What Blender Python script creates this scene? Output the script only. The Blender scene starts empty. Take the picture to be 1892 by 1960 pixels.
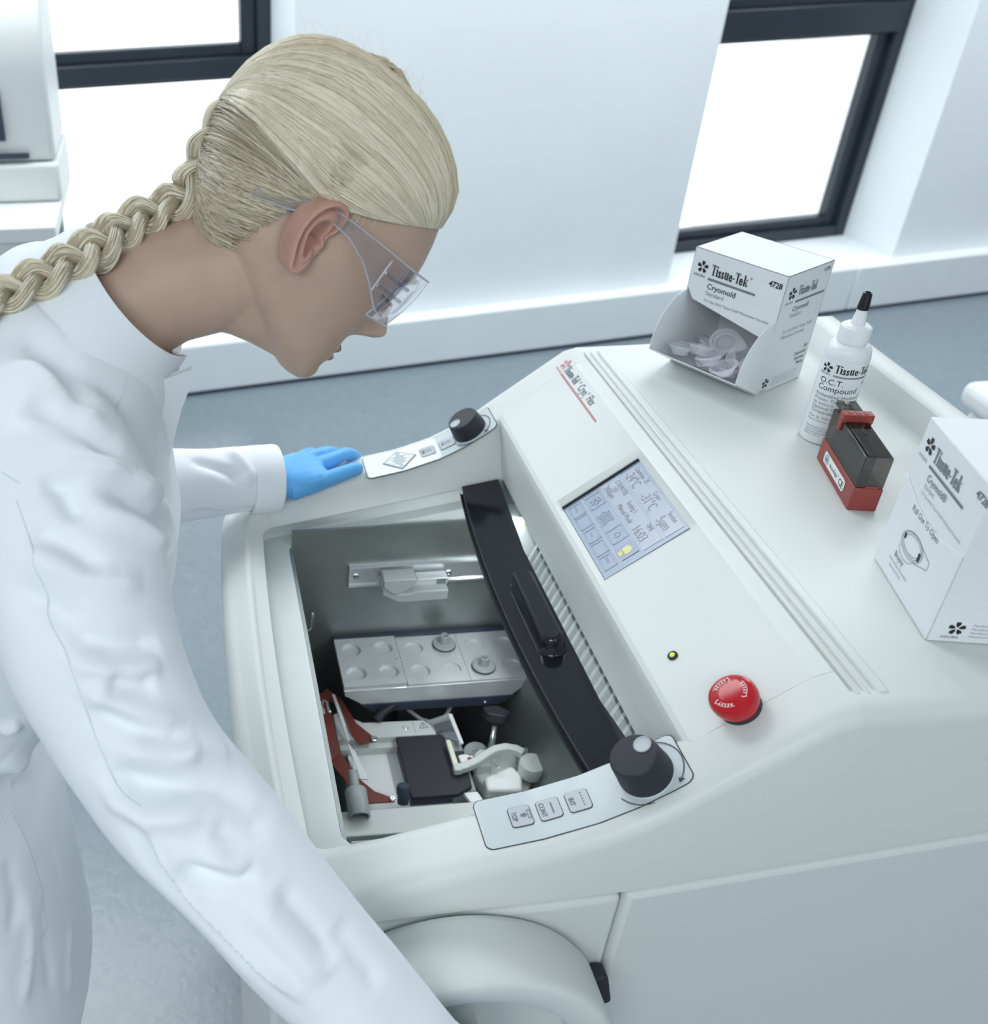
import bpy, bmesh, math, random
import numpy as np
from mathutils import Matrix, Vector, noise as mnoise
from mathutils.bvhtree import BVHTree

random.seed(7)
rng = np.random.default_rng(7)
SC = bpy.context.scene
COL = SC.collection

# ------------------------------------------------------------------ camera
cam_d = bpy.data.cameras.new('camera')
cam = bpy.data.objects.new('camera', cam_d)
COL.objects.link(cam)
cam_d.sensor_fit = 'HORIZONTAL'
cam_d.sensor_width = 36.0
cam_d.lens = 36.0 * 1984.1 / 1892
cam_d.shift_x = (946 - 505.3) / 1892
cam_d.shift_y = (984.7 - 980) / 1892
cam_d.clip_start = 0.02
CR = Matrix(((0.9961, -0.0873, -0.0088), (-0.0563, -0.5587, -0.8275), (0.0674, 0.8248, -0.5614)))
r0 = CR[0].normalized()
r1 = (CR[1] - r0 * CR[1].dot(r0)).normalized()
r2 = r0.cross(r1)
cam.matrix_world = Matrix((( r0.x, -r1.x, -r2.x, 0.0), (r0.y, -r1.y, -r2.y, 0.0), (r0.z, -r1.z, -r2.z, 1.7003), (0, 0, 0, 1)))
cam_d.dof.use_dof = True
cam_d.dof.focus_distance = 1.0
cam_d.dof.aperture_fstop = 7.5
SC.camera = cam

# ------------------------------------------------------------------ light
w = bpy.data.worlds.new('World'); SC.world = w; w.use_nodes = True
bg = w.node_tree.nodes['Background']
bg.inputs[0].default_value = (0.93, 0.975, 1.0, 1); bg.inputs[1].default_value = 2.6
def area(name, loc, rot, sx, sy, power, col=(1, 1, 1)):
    l = bpy.data.lights.new(name, 'AREA'); l.shape = 'RECTANGLE'; l.size = sx; l.size_y = sy
    l.energy = power; l.color = col
    o = bpy.data.objects.new(name, l); COL.objects.link(o); o.location = loc; o.rotation_euler = rot
    return o
for nm, loc, pw in (('ceiling_fill_light', (-0.8, 2.55, 2.80), 42), ('ceiling_fill_light', (1.5, 2.70, 2.80), 38), ('ceiling_fill_light', (3.6, 3.0, 2.80), 40),  # unseen; the third one is added to brighten the wall at the right
                    ('ceiling_fill_light', (-1.0, -1.5, 2.80), 54), ('ceiling_fill_light', (1.3, -1.5, 2.80), 20)):
    area(nm, loc, (0, 0, 0), 1.5, 1.2, pw, (0.95, 0.985, 1.0))
vs = SC.view_settings
vs.view_transform = 'Standard'; vs.look = 'None'; vs.gamma = 1.0; vs.exposure = -0.10
vs.use_curve_mapping = False

# ------------------------------------------------------------------ materials
MATS = {}
def mat(name, col, rough=0.5, metal=0.0, bump=0.0, bscale=200.0, var=0.0, vscale=8.0, spec=0.5, trans=0.0, ior=1.45, alpha=1.0, sss=0.0, coat=0.0, stretch=None, emit=0.0, dist=0.001):
    if name in MATS: return MATS[name]
    m = bpy.data.materials.new(name); m.use_nodes = True
    nt = m.node_tree; b = nt.nodes['Principled BSDF']
    b.inputs['Base Color'].default_value = (*col, 1); b.inputs['Roughness'].default_value = rough
    b.inputs['Metallic'].default_value = metal; b.inputs['Specular IOR Level'].default_value = spec
    b.inputs['Transmission Weight'].default_value = trans; b.inputs['IOR'].default_value = ior
    b.inputs['Alpha'].default_value = alpha; b.inputs['Coat Weight'].default_value = coat
    if sss > 0:
        b.inputs['Subsurface Weight'].default_value = sss
        b.inputs['Subsurface Radius'].default_value = (0.012, 0.005, 0.003)
        b.inputs['Subsurface Scale'].default_value = 0.5
    if emit > 0:
        b.inputs['Emission Color'].default_value = (*col, 1); b.inputs['Emission Strength'].default_value = emit
    tc = nt.nodes.new('ShaderNodeTexCoord'); src = tc.outputs['Object']
    if stretch:
        mp = nt.nodes.new('ShaderNodeMapping'); mp.inputs['Scale'].default_value = stretch
        nt.links.new(src, mp.inputs[0]); src = mp.outputs[0]
    if var > 0:
        n = nt.nodes.new('ShaderNodeTexNoise'); n.inputs['Scale'].default_value = vscale; n.inputs['Detail'].default_value = 5
        nt.links.new(src, n.inputs['Vector'])
        r = nt.nodes.new('ShaderNodeValToRGB')
        r.color_ramp.elements[0].position = 0.3; r.color_ramp.elements[1].position = 0.7
        r.color_ramp.elements[0].color = (*[c * (1 - var) for c in col], 1)
        r.color_ramp.elements[1].color = (*[min(1, c * (1 + var * 0.6)) for c in col], 1)
        nt.links.new(n.outputs['Fac'], r.inputs['Fac']); nt.links.new(r.outputs['Color'], b.inputs['Base Color'])
    if bump > 0:
        n2 = nt.nodes.new('ShaderNodeTexNoise'); n2.inputs['Scale'].default_value = bscale; n2.inputs['Detail'].default_value = 3
        nt.links.new(src, n2.inputs['Vector'])
        bp = nt.nodes.new('ShaderNodeBump'); bp.inputs['Strength'].default_value = bump; bp.inputs['Distance'].default_value = dist
        nt.links.new(n2.outputs['Fac'], bp.inputs['Height']); nt.links.new(bp.outputs['Normal'], b.inputs['Normal'])
    MATS[name] = m
    return m
def pane_mat(name, tint, refl=0.08):
    m = bpy.data.materials.new(name); m.use_nodes = True; nt = m.node_tree
    for n in list(nt.nodes): nt.nodes.remove(n)
    out = nt.nodes.new('ShaderNodeOutputMaterial'); mx = nt.nodes.new('ShaderNodeMixShader')
    t = nt.nodes.new('ShaderNodeBsdfTransparent'); g = nt.nodes.new('ShaderNodeBsdfGlossy')
    t.inputs[0].default_value = (*tint, 1); g.inputs['Roughness'].default_value = 0.03
    lw = nt.nodes.new('ShaderNodeLayerWeight'); lw.inputs['Blend'].default_value = 0.35
    ma = nt.nodes.new('ShaderNodeMath'); ma.operation = 'MULTIPLY_ADD'; ma.inputs[1].default_value = 0.5; ma.inputs[2].default_value = refl
    nt.links.new(lw.outputs['Fresnel'], ma.inputs[0]); nt.links.new(ma.outputs[0], mx.inputs[0])
    nt.links.new(t.outputs[0], mx.inputs[1]); nt.links.new(g.outputs[0], mx.inputs[2]); nt.links.new(mx.outputs[0], out.inputs[0])
    MATS[name] = m
    return m

M_CASE = mat('casing_plastic', (0.70, 0.735, 0.72), 0.42, bump=0.05, bscale=900, var=0.015, vscale=3)
M_SIDE = mat('side_panel_paint', (0.66, 0.70, 0.70), 0.45, bump=0.05, bscale=900, var=0.015, vscale=3)
M_LINER = mat('liner_plastic', (0.62, 0.67, 0.665), 0.4, bump=0.04, bscale=700, var=0.03, vscale=14)
M_STEEL = mat('brushed_steel', (0.30, 0.33, 0.325), 0.42, metal=0.75, bump=0.05, bscale=300, var=0.22, vscale=9)
M_ALU = mat('machined_aluminium', (0.66, 0.69, 0.71), 0.38, metal=0.35, bump=0.06, bscale=600, var=0.05, vscale=30)
M_ALU2 = mat('bright_aluminium', (0.82, 0.85, 0.87), 0.25, metal=0.8, var=0.04, vscale=20)
M_CHROME = mat('chrome', (0.85, 0.86, 0.87), 0.12, metal=1.0, var=0.02)
M_BLACK = mat('black_gloss_plastic', (0.010, 0.012, 0.018), 0.12, var=0.1, vscale=20)
M_RUBBER = mat('black_rubber', (0.022, 0.025, 0.034), 0.55, bump=0.08, bscale=1500, var=0.08)
M_NAVY = mat('dark_blue_coating', (0.045, 0.06, 0.095), 0.45, var=0.1)
M_GREYP = mat('grey_plastic', (0.38, 0.415, 0.43), 0.4, var=0.03)
M_PALE = mat('pale_grey_enamel', (0.63, 0.67, 0.655), 0.35, var=0.03, vscale=20)
M_CREAM = mat('cream_plastic', (0.80, 0.80, 0.66), 0.4, var=0.03)
M_RED = mat('maroon_coated_steel', (0.17, 0.030, 0.020), 0.45, bump=0.08, bscale=500, var=0.12, vscale=30)
M_REDG = mat('red_gloss_plastic', (0.50, 0.012, 0.020), 0.15, var=0.05)
M_WHITEP = mat('white_plastic', (0.85, 0.87, 0.88), 0.35, var=0.02)
M_INK = mat('black_ink', (0.016, 0.017, 0.02), 0.6, var=0.05)
M_GINK = mat('grey_ink', (0.19, 0.205, 0.235), 0.6, var=0.05)
M_LINK = mat('pale_grey_ink', (0.38, 0.41, 0.45), 0.6, var=0.05)
M_RINK = mat('faded_red_ink', (0.62, 0.26, 0.30), 0.6, var=0.05)
M_BINK = mat('blue_grey_ink', (0.16, 0.19, 0.25), 0.6, var=0.05)
M_WINK = mat('white_ink', (0.85, 0.80, 0.80), 0.5, var=0.02)
M_OVER = mat('control_overlay', (0.58, 0.65, 0.67), 0.28, var=0.015)
M_OVERW = mat('white_overlay', (0.86, 0.89, 0.90), 0.28, var=0.01)
M_BTN = mat('membrane_button', (0.50, 0.545, 0.575), 0.35, var=0.02)
M_GLASS = pane_mat('cover_glass', (0.92, 0.96, 0.96), 0.0)
M_PANE = pane_mat('window_pane_glass', (0.97, 0.99, 0.99), 0.02)
M_CLEAR = pane_mat('clear_acrylic', (0.86, 0.87, 0.93), 0.10)

# ------------------------------------------------------------------ mesh helpers
def tag(o, label=None, cat=None, group=None, kind=None):
    if label: o['label'] = label
    if cat: o['category'] = cat
    if group: o['group'] = group
    if kind: o['kind'] = kind
    return o
def thing(name, loc, label, cat, group=None):
    o = bpy.data.objects.new(name, None); COL.objects.link(o); o.location = loc
    o.empty_display_size = 0.05
    return tag(o, label, cat, group)
def link(o, parent=None):
    COL.objects.link(o)
    if parent is not None:
        o.parent = parent
        o.matrix_parent_inverse = Matrix.Translation(-parent.location)
    return o
def fr(o, x, y=None, z=None):
    """matrix with given origin and axes (x and one of y, z)"""
    x = Vector(x).normalized()
    if z is not None:
        z = Vector(z); z = (z - x * z.dot(x)).normalized(); y = z.cross(x)
    else:
        y = Vector(y); y = (y - x * y.dot(x)).normalized(); z = x.cross(y)
    o = Vector(o)
    return Matrix(((x.x, y.x, z.x, o.x), (x.y, y.y, z.y, o.y), (x.z, y.z, z.z, o.z), (0, 0, 0, 1)))
def frz(o, z, xhint=(1, 0, 0)):
    z = Vector(z).normalized(); x = Vector(xhint); x = (x - z * x.dot(z)).normalized()
    return fr(o, x, None, z)
class MB:
    def __init__(s, M=None):
        s.v = []; s.f = []; s.M = M
    def add(s, vs, fs, M=None):
        n = len(s.v); T = M if M is not None else s.M
        for p in vs: s.v.append(tuple(T @ Vector(p)) if T is not None else tuple(p))
        for f in fs: s.f.append(tuple(i + n for i in f))
        return s
    def box(s, x0, x1, y0, y1, z0, z1, M=None):
        v = [(x0, y0, z0), (x1, y0, z0), (x1, y1, z0), (x0, y1, z0), (x0, y0, z1), (x1, y0, z1), (x1, y1, z1), (x0, y1, z1)]
        return s.add(v, [(0, 3, 2, 1), (4, 5, 6, 7), (0, 1, 5, 4), (1, 2, 6, 5), (2, 3, 7, 6), (3, 0, 4, 7)], M)
    def prism(s, poly, z0, z1, M=None):
        n = len(poly)
        v = [(p[0], p[1], z0) for p in poly] + [(p[0], p[1], z1) for p in poly]
        f = [tuple(reversed(range(n))), tuple(range(n, 2 * n))] + [(i, (i + 1) % n, n + (i + 1) % n, n + i) for i in range(n)]
        return s.add(v, f, M)
    def flat(s, poly, z=0.0, M=None):
        return s.add([(p[0], p[1], z) for p in poly], [tuple(range(len(poly)))], M)
    def lathe(s, prof, n=32, M=None, cap0=True, cap1=True):
        v = []; f = []; k = len(prof)
        for j in range(n):
            a = 2 * math.pi * j / n
            for r, z in prof: v.append((r * math.cos(a), r * math.sin(a), z))
        for j in range(n):
            j2 = (j + 1) % n
            for i in range(k - 1): f.append((j * k + i, j2 * k + i, j2 * k + i + 1, j * k + i + 1))
        if cap0: f.append(tuple(j * k for j in reversed(range(n))))
        if cap1: f.append(tuple(j * k + k - 1 for j in range(n)))
        return s.add(v, f, M)
    def tube(s, pts, rad, n=10, M=None, cap=True):
        pts = [Vector(p) for p in pts]; m = len(pts)
        if not hasattr(rad, '__len__'): rad = [rad] * m
        v = []; f = []; up = None
        for i, p in enumerate(pts):
            t = (pts[min(i + 1, m - 1)] - pts[max(i - 1, 0)]).normalized()
            if up is None:
                up = Vector((0, 0, 1)) if abs(t.z) < 0.9 else Vector((1, 0, 0))
            a = (up - t * up.dot(t)).normalized(); up = a; b = t.cross(a)
            for j in range(n):
                q = 2 * math.pi * j / n
                v.append(p + (a * math.cos(q) + b * math.sin(q)) * rad[i])
        for i in range(m - 1):
            for j in range(n):
                j2 = (j + 1) % n
                f.append((i * n + j, i * n + j2, (i + 1) * n + j2, (i + 1) * n + j))
        if cap:
            f.append(tuple(reversed(range(n)))); f.append(tuple(range((m - 1) * n, m * n)))
        return s.add(v, f, M)
    def grid(s, rows, closed=False, M=None):
        """rows: list of equal length point lists"""
        k = len(rows[0]); v = [p for r in rows for p in r]; f = []
        for i in range(len(rows) - 1):
            for j in range(k if closed else k - 1):
                j2 = (j + 1) % k
                f.append((i * k + j, i * k + j2, (i + 1) * k + j2, (i + 1) * k + j))
        return s.add(v, f, M)
    def build(s, name, m, parent=None, bevel=0.0, seg=2, ang=35, smooth=True):
        me = bpy.data.meshes.new(name); me.from_pydata([tuple(p) for p in s.v], [], s.f); me.update()
        me.materials.append(m)
        o = bpy.data.objects.new(name, me); link(o, parent)
        if bevel > 0:
            b = o.modifiers.new('bevel', 'BEVEL'); b.width = bevel; b.segments = seg; b.limit_method = 'ANGLE'; b.angle_limit = math.radians(40)
            b.harden_normals = False
        if smooth:
            me.polygons.foreach_set('use_smooth', [True] * len(me.polygons))
            me.set_sharp_from_angle(angle=math.radians(ang if bevel == 0 else 50))
        return o
def rrect(x0, x1, y0, y1, r, n=4):
    p = []
    for cx, cy, a0 in ((x1 - r, y1 - r, 0), (x0 + r, y1 - r, 90), (x0 + r, y0 + r, 180), (x1 - r, y0 + r, 270)):
        for i in range(n + 1):
            a = math.radians(a0 + 90 * i / n); p.append((cx + r * math.cos(a), cy + r * math.sin(a)))
    return p
def ring_flat(mb, outer, inner, z, M=None):
    n = len(outer)
    mb.add([(p[0], p[1], z) for p in outer] + [(p[0], p[1], z) for p in inner], [(i, (i + 1) % n, n + (i + 1) % n, n + i) for i in range(n)], M)
def offs(poly, d):
    """shrink a convex ccw polygon by d"""
    n = len(poly); out = []
    for i in range(n):
        a = Vector(poly[i - 1]); b = Vector(poly[i]); c = Vector(poly[(i + 1) % n])
        e1 = (b - a); e2 = (c - b)
        if e1.length < 1e-9: e1 = e2
        if e2.length < 1e-9: e2 = e1
        n1 = Vector((-e1.y, e1.x)).normalized(); n2 = Vector((-e2.y, e2.x)).normalized()
        k = (n1 + n2)
        k = k / max(0.3, k.length_squared / 2)
        out.append((b.x + k.x * d, b.y + k.y * d))
    return out
def text(mb, s, size, M, bold=0.0, xs=1.0, shear=0.0, align='LEFT', z=0.0, sp=1.0):
    """letters from Blender's own font, laid flat in the local xy plane of M"""
    cu = bpy.data.curves.new('txt', 'FONT'); cu.body = s; cu.size = size; cu.offset = bold; cu.shear = shear
    cu.align_x = align; cu.resolution_u = 3; cu.fill_mode = 'FRONT'; cu.space_character = sp
    o = bpy.data.objects.new('txt', cu); COL.objects.link(o)
    dg = bpy.context.evaluated_depsgraph_get(); e = o.evaluated_get(dg); me = e.to_mesh()
    vs_ = [(v.co.x * xs, v.co.y, z) for v in me.vertices]; fs_ = [tuple(p.vertices) for p in me.polygons]
    mb.add(vs_, fs_, M)
    wdt = max([v[0] for v in vs_], default=0)
    e.to_mesh_clear(); bpy.data.objects.remove(o); bpy.data.curves.remove(cu)
    return wdt
def flower(mb, M, R, z=0.0):
    """five notched petals"""
    for k in range(5):
        a = math.pi / 2 + k * 2 * math.pi / 5
        ca, sa = math.cos(a), math.sin(a)
        pet = [(0.16, 0.0), (0.42, -0.20), (0.72, -0.27), (0.96, -0.17), (0.86, 0.0), (0.96, 0.17), (0.72, 0.27), (0.42, 0.20)]
        P = [(R * (x * ca - y * sa), R * (x * sa + y * ca), z) for x, y in pet]
        mb.add(P, [(0, 1, 2, 4), (2, 3, 4), (0, 4, 6, 7), (4, 5, 6)], M)
def quad(mb, x0, x1, y0, y1, M, z=0.0):
    mb.add([(x0, y0, z), (x1, y0, z), (x1, y1, z), (x0, y1, z)], [(0, 1, 2, 3)], M)
def tissue_tek(mb, h, M, xs=0.8, z=0.0):
    """bold serif wordmark, drawn stem by stem; returns its width (cap height h)"""
    x = 0.0; st = 0.235 * h; th = 0.055 * h; xh = 0.68 * h
    def q(a, b, c, d): quad(mb, a * xs, b * xs, c, d, M, z)
    def stem(x0, top, serif_top=True):
        q(x0, x0 + st, 0, top)
        q(x0 - 0.09 * h, x0 + st + 0.09 * h, 0, th)
        if serif_top: q(x0 - 0.09 * h, x0 + st, top - th, top)
    def bigT(x0):
        w_ = 0.80 * h
        q(x0, x0 + w_, h - 0.075 * h, h); q(x0 + w_ / 2 - st / 2, x0 + w_ / 2 + st / 2, 0, h)
        q(x0 + w_ / 2 - 0.22 * h, x0 + w_ / 2 + 0.22 * h, 0, th)
        q(x0, x0 + 0.05 * h, 0.70 * h, h); q(x0 + w_ - 0.05 * h, x0 + w_, 0.70 * h, h)
        return w_
    def small_i(x0):
        stem(x0 + 0.10 * h, xh)
        mb.add([((x0 + 0.10 * h + st / 2 + 0.11 * h * math.cos(k * math.pi / 4)) * xs, 0.88 * h + 0.11 * h * math.sin(k * math.pi / 4), z) for k in range(8)], [tuple(range(8))], M)
        return 0.40 * h
    def glyph(c, x0, sc=1.0):
        m2 = M @ Matrix.Translation((x0 * xs, 0, 0))
        wd = text(mb, c, h * 1.27 * sc, m2, bold=0.030 * h, xs=xs * 1.02, z=z)
        return wd / xs + 0.06 * h
    def small_u(x0):
        q(x0 + 0.07 * h, x0 + 0.07 * h + st, 0.15 * h, xh); q(x0 - 0.02 * h, x0 + 0.10 * h, xh - th, xh)
        q(x0 + 0.42 * h, x0 + 0.42 * h + st, 0, xh); q(x0 + 0.33 * h, x0 + 0.45 * h, xh - th, xh); q(x0 + 0.42 * h, x0 + 0.72 * h, 0, th)
        P = [(0.07, 0.17), (0.12, 0.03), (0.24, -0.02), (0.36, 0.02), (0.44, 0.12), (0.44, 0.18), (0.36, 0.09), (0.30, 0.09), (0.27, 0.17)]
        mb.add([((x0 + a * h) * xs, b * h, z) for a, b in P], [(0, 1, 2, 7, 8), (2, 3, 6, 7), (3, 4, 5, 6)], M)
        return 0.74 * h
    def small_k(x0):
        stem(x0 + 0.09 * h, h)
        a = x0 + 0.09 * h + st
        def pl(P): mb.add([((a + u * h) * xs, v * h, z) for u, v in P], [tuple(range(len(P)))], M)
        pl([(0, 0.24), (0, 0.32), (0.27, 0.66), (0.33, 0.66)]); pl([(0.16, 0.66 - 0.06), (0.16, 0.66), (0.42, 0.66), (0.42, 0.60)])
        pl([(0.04, 0.36), (0.14, 0.47), (0.42, 0.03), (0.22, 0.03)]); pl([(0.14, 0.0), (0.14, 0.055), (0.48, 0.055), (0.48, 0.0)])
        return 0.09 * h + st + 0.50 * h
    x += bigT(x) - 0.04 * h
    x += small_i(x)
    x += glyph('s', x + 0.02 * h); x += glyph('s', x)
    x += small_u(x) + 0.01 * h
    x += glyph('e', x)
    q(x + 0.03 * h, x + 0.32 * h, 0.27 * h, 0.38 * h); x += 0.36 * h
    x += bigT(x) - 0.12 * h
    x += glyph('e', x)
    x += small_k(x)
    return x * xs

# ------------------------------------------------------------------ the room
YW = math.radians(9.568)
ES = Vector((math.cos(YW), math.sin(YW), 0)); EN = Vector((-math.sin(YW), math.cos(YW), 0))
MW = fr((-0.0155, 3.254, 0), ES, EN)        # wall frame: s along, d outward, z up
FL = bpy.data.materials.new('mottled_vinyl'); FL.use_nodes = True
def floor_mat(m):
    nt = m.node_tree; b = nt.nodes['Principled BSDF']; tc = nt.nodes.new('ShaderNodeTexCoord')
    n1 = nt.nodes.new('ShaderNodeTexNoise'); n1.inputs['Scale'].default_value = 34; n1.inputs['Detail'].default_value = 6; n1.inputs['Distortion'].default_value = 1.4
    n2 = nt.nodes.new('ShaderNodeTexNoise'); n2.inputs['Scale'].default_value = 90; n2.inputs['Detail'].default_value = 4; n2.inputs['Distortion'].default_value = 2.0
    nt.links.new(tc.outputs['Object'], n1.inputs['Vector']); nt.links.new(tc.outputs['Object'], n2.inputs['Vector'])
    r = nt.nodes.new('ShaderNodeValToRGB'); e = r.color_ramp.elements
    e[0].position = 0.30; e[0].color = (0.1919, 0.245, 0.2858, 1); e[1].position = 0.72; e[1].color = (0.2286, 0.2817, 0.3225, 1)
    nt.links.new(n1.outputs['Fac'], r.inputs['Fac'])
    r2 = nt.nodes.new('ShaderNodeValToRGB'); e = r2.color_ramp.elements
    e[0].position = 0.66; e[0].color = (0, 0, 0, 1); e[1].position = 0.74; e[1].color = (1, 1, 1, 1)
    nt.links.new(n2.outputs['Fac'], r2.inputs['Fac'])
    mx = nt.nodes.new('ShaderNodeMix'); mx.data_type = 'RGBA'; mx.inputs['B'].default_value = (0.336, 0.3864, 0.42, 1)
    ml = nt.nodes.new('ShaderNodeMath'); ml.operation = 'MULTIPLY'; ml.inputs[1].default_value = 0.45
    nt.links.new(r2.outputs['Color'], ml.inputs[0]); nt.links.new(ml.outputs[0], mx.inputs['Factor'])
    nt.links.new(r.outputs['Color'], mx.inputs['A']); nt.links.new(mx.outputs['Result'], b.inputs['Base Color'])
    b.inputs['Roughness'].default_value = 0.27; b.inputs['Specular IOR Level'].default_value = 0.65
    bp = nt.nodes.new('ShaderNodeBump'); bp.inputs['Strength'].default_value = 0.25; bp.inputs['Distance'].default_value = 0.002
    nt.links.new(n1.outputs['Fac'], bp.inputs['Height']); nt.links.new(bp.outputs['Normal'], b.inputs['Normal'])
floor_mat(FL)
M_WALL = mat('painted_wall', (0.87, 0.92, 0.95), 0.6, bump=0.06, bscale=260, var=0.02, vscale=3)
M_WALL2 = mat('white_wall_paint', (0.80, 0.83, 0.84), 0.6, var=0.02)
M_BOX = mat('painted_boxing', (0.84, 0.89, 0.91), 0.45, var=0.02)
M_FRAME = mat('dark_window_frame', (0.028, 0.036, 0.050), 0.35, var=0.12, vscale=6)
tag(MB().prism([(-3.6, -3.0), (6.4, -3.0), (6.4, 4.335 + 0.09), (-3.6, 2.65 + 0.09)], -0.12, 0.0).build('floor', FL), kind='structure')
tag(MB().box(-3.6, 6.4, -3.0, 5.2, 2.85, 2.95).build('ceiling', M_WALL2), kind='structure')
tag(MB().box(-3.6, 6.4, -3.1, -3.0, 0, 2.85).build('wall_near', M_WALL2), kind='structure')
tag(MB().box(-3.7, -3.6, -3.0, 5.2, 0, 2.85).build('wall_left', M_WALL2), kind='structure')
tag(MB().box(6.4, 6.5, -3.0, 5.2, 0, 2.85).build('wall_right', M_WALL2), kind='structure')
W1, W2 = (-0.60, 0.42), (1.914, 2.937)
ZB, ZT = 0.185, 2.35
wb = MB(MW)
for a, b_ in ((-3.5, W1[0]), (W1[1], W2[0]), (W2[1], 6.2)): wb.box(a, b_, 0.07, 0.45, 0, 2.85)
for a, b_ in (W1, W2):
    wb.box(a, b_, 0.07, 0.45, 0, ZB); wb.box(a, b_, 0.07, 0.45, ZT, 2.85)
tag(wb.build('wall_far', M_WALL), kind='structure')
for k, (a, b_) in enumerate(((-3.4, 2.72), (2.723, 6.0))):
    o = MB(MW).box(a, b_, 0.0, 0.07, 0.012, 0.19).build('trim_%d' % (k + 1), M_BOX, None, bevel=0.008, seg=3); tag(o, kind='structure')
tag(MB(MW).box(-3.4, 6.0, 0.004, 0.068, 0.0, 0.012).build('baseboard_far', M_NAVY), kind='structure')
for k, (a, b_) in enumerate((W1, W2)):
    root = MB(MW)
    d0, d1 = 0.35, 0.43
    f_ = 0.045
    root.box(a, a + f_, d0, d1, ZB, ZT).box(b_ - f_, b_, d0, d1, ZB, ZT).box(a + f_, b_ - f_, d0, d1, ZB, ZB + f_).box(a + f_, b_ - f_, d0, d1, ZT - f_, ZT)
    wn = tag(root.build('window_%d' % (k + 1), M_FRAME, None, bevel=0.004), kind='structure')
    rz = (0.975, 1.035) if k == 0 else (0.985, 1.09)
    g = f_; sw = 0.05
    for z0, z1 in ((ZB + f_, rz[0]), (rz[1], ZT - f_)):
        sb = MB(MW); A, B = a + g, b_ - g; e0, e1 = d0 + 0.03, d1 - 0.005
        sb.box(A, A + sw, e0, e1, z0, z1).box(B - sw, B, e0, e1, z0, z1).box(A + sw, B - sw, e0, e1, z0, z0 + sw * 0.7).box(A + sw, B - sw, e0, e1, z1 - sw * 0.3, z1)
        so = sb.build('sash', M_FRAME, wn, bevel=0.004)
        MB(MW).box(A + sw - 0.005, B - sw + 0.005, 0.405, 0.411, z0 + sw * 0.6, z1 - sw * 0.2).build('pane', M_PANE, wn)
    MB(MW).box(a + g, b_ - g, d0 - 0.01, d1 - 0.004, rz[0], rz[1]).build('transom', M_FRAME, wn, bevel=0.004)
# ------------------------------------------------------------------ the cryostat
YC, HO, HI = 0.8545, 0.3325, 0.2445
def ip(x, xs_, ys_): return float(np.interp(x, xs_, ys_))
def zt(x): return ip(x, [.0, .03, .09, .113, .164, .2, .23, .274, .319, .35, .375, .4, .485, .5, .9], [.925, .932, .940, .950, .966, .976, .984, .993, 1.008, 1.024, 1.041, 1.061, 1.126, 1.130, 1.130])
def zE(x): return 0.905 + 0.18 * x
def zL(x): return 0.903 + 0.17 * (x - 0.107)
def zS(x): return ip(x, [0, .125, .349, .657, .9], [.908, .918, .932, .975, 1.006])
cryo = thing('cryostat', (0.43, YC, 0.0), 'large pale grey cryostat with an open chamber, touch screen and control knobs', 'cryostat')
# plan outlines of the top cover: outer edge, inner edge, ledge edge
cols = []
def fx(y): return 0.018 + 0.016 * ((y - YC) / HO) ** 2
def fxi(y): return 0.081 + 0.006 * ((y - YC) / HI) ** 2
arm_x = [0.50, 0.485, 0.46, 0.43, 0.41, 0.395, 0.385, 0.375, 0.365, 0.35, 0.335, 0.32, 0.305, 0.29, 0.274, 0.26, 0.245, 0.23, 0.215, 0.2, 0.185, 0.17, 0.155, 0.14]
def half(sg):
    out = []
    for x in arm_x:
        out.append(((x, YC + sg * HO), (x, YC + sg * (HI + 0.011)), (x, YC + sg * (HI - 0.001)), (0, sg)))
    R = 0.07; ri = 0.016; rl = 0.022
    cxo, cyo = 0.036 + R, HO - R
    cxi, cyi = 0.0875 + ri, HI + 0.011 - ri
    cxl, cyl = 0.122 + rl, HI - 0.001 - rl
    for i in range(0, 11):
        a = math.radians(90 + 9 * i); c, s_ = math.cos(a), math.sin(a)
        out.append(((cxo + R * c, YC + sg * (cyo + R * s_)), (cxi + ri * c, YC + sg * (cyi + ri * s_)), (cxl + rl * c, YC + sg * (cyl + rl * s_)), (c, sg * s_)))
    return out, cyo, cyi, cyl
near, cyo, cyi, cyl = half(-1)
far, _, _, _ = half(1)
front = []
for i in range(1, 24):
    t = -1 + 2 * i / 24
    yo, yi, yl = YC + t * cyo, YC + t * cyi, YC + t * cyl
    front.append(((fx(yo) + 0.0075, yo), (fxi(yi) + 0.001, yi), (0.122, yl), (-1, 0)))
cols = near + front + list(reversed(far))
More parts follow.
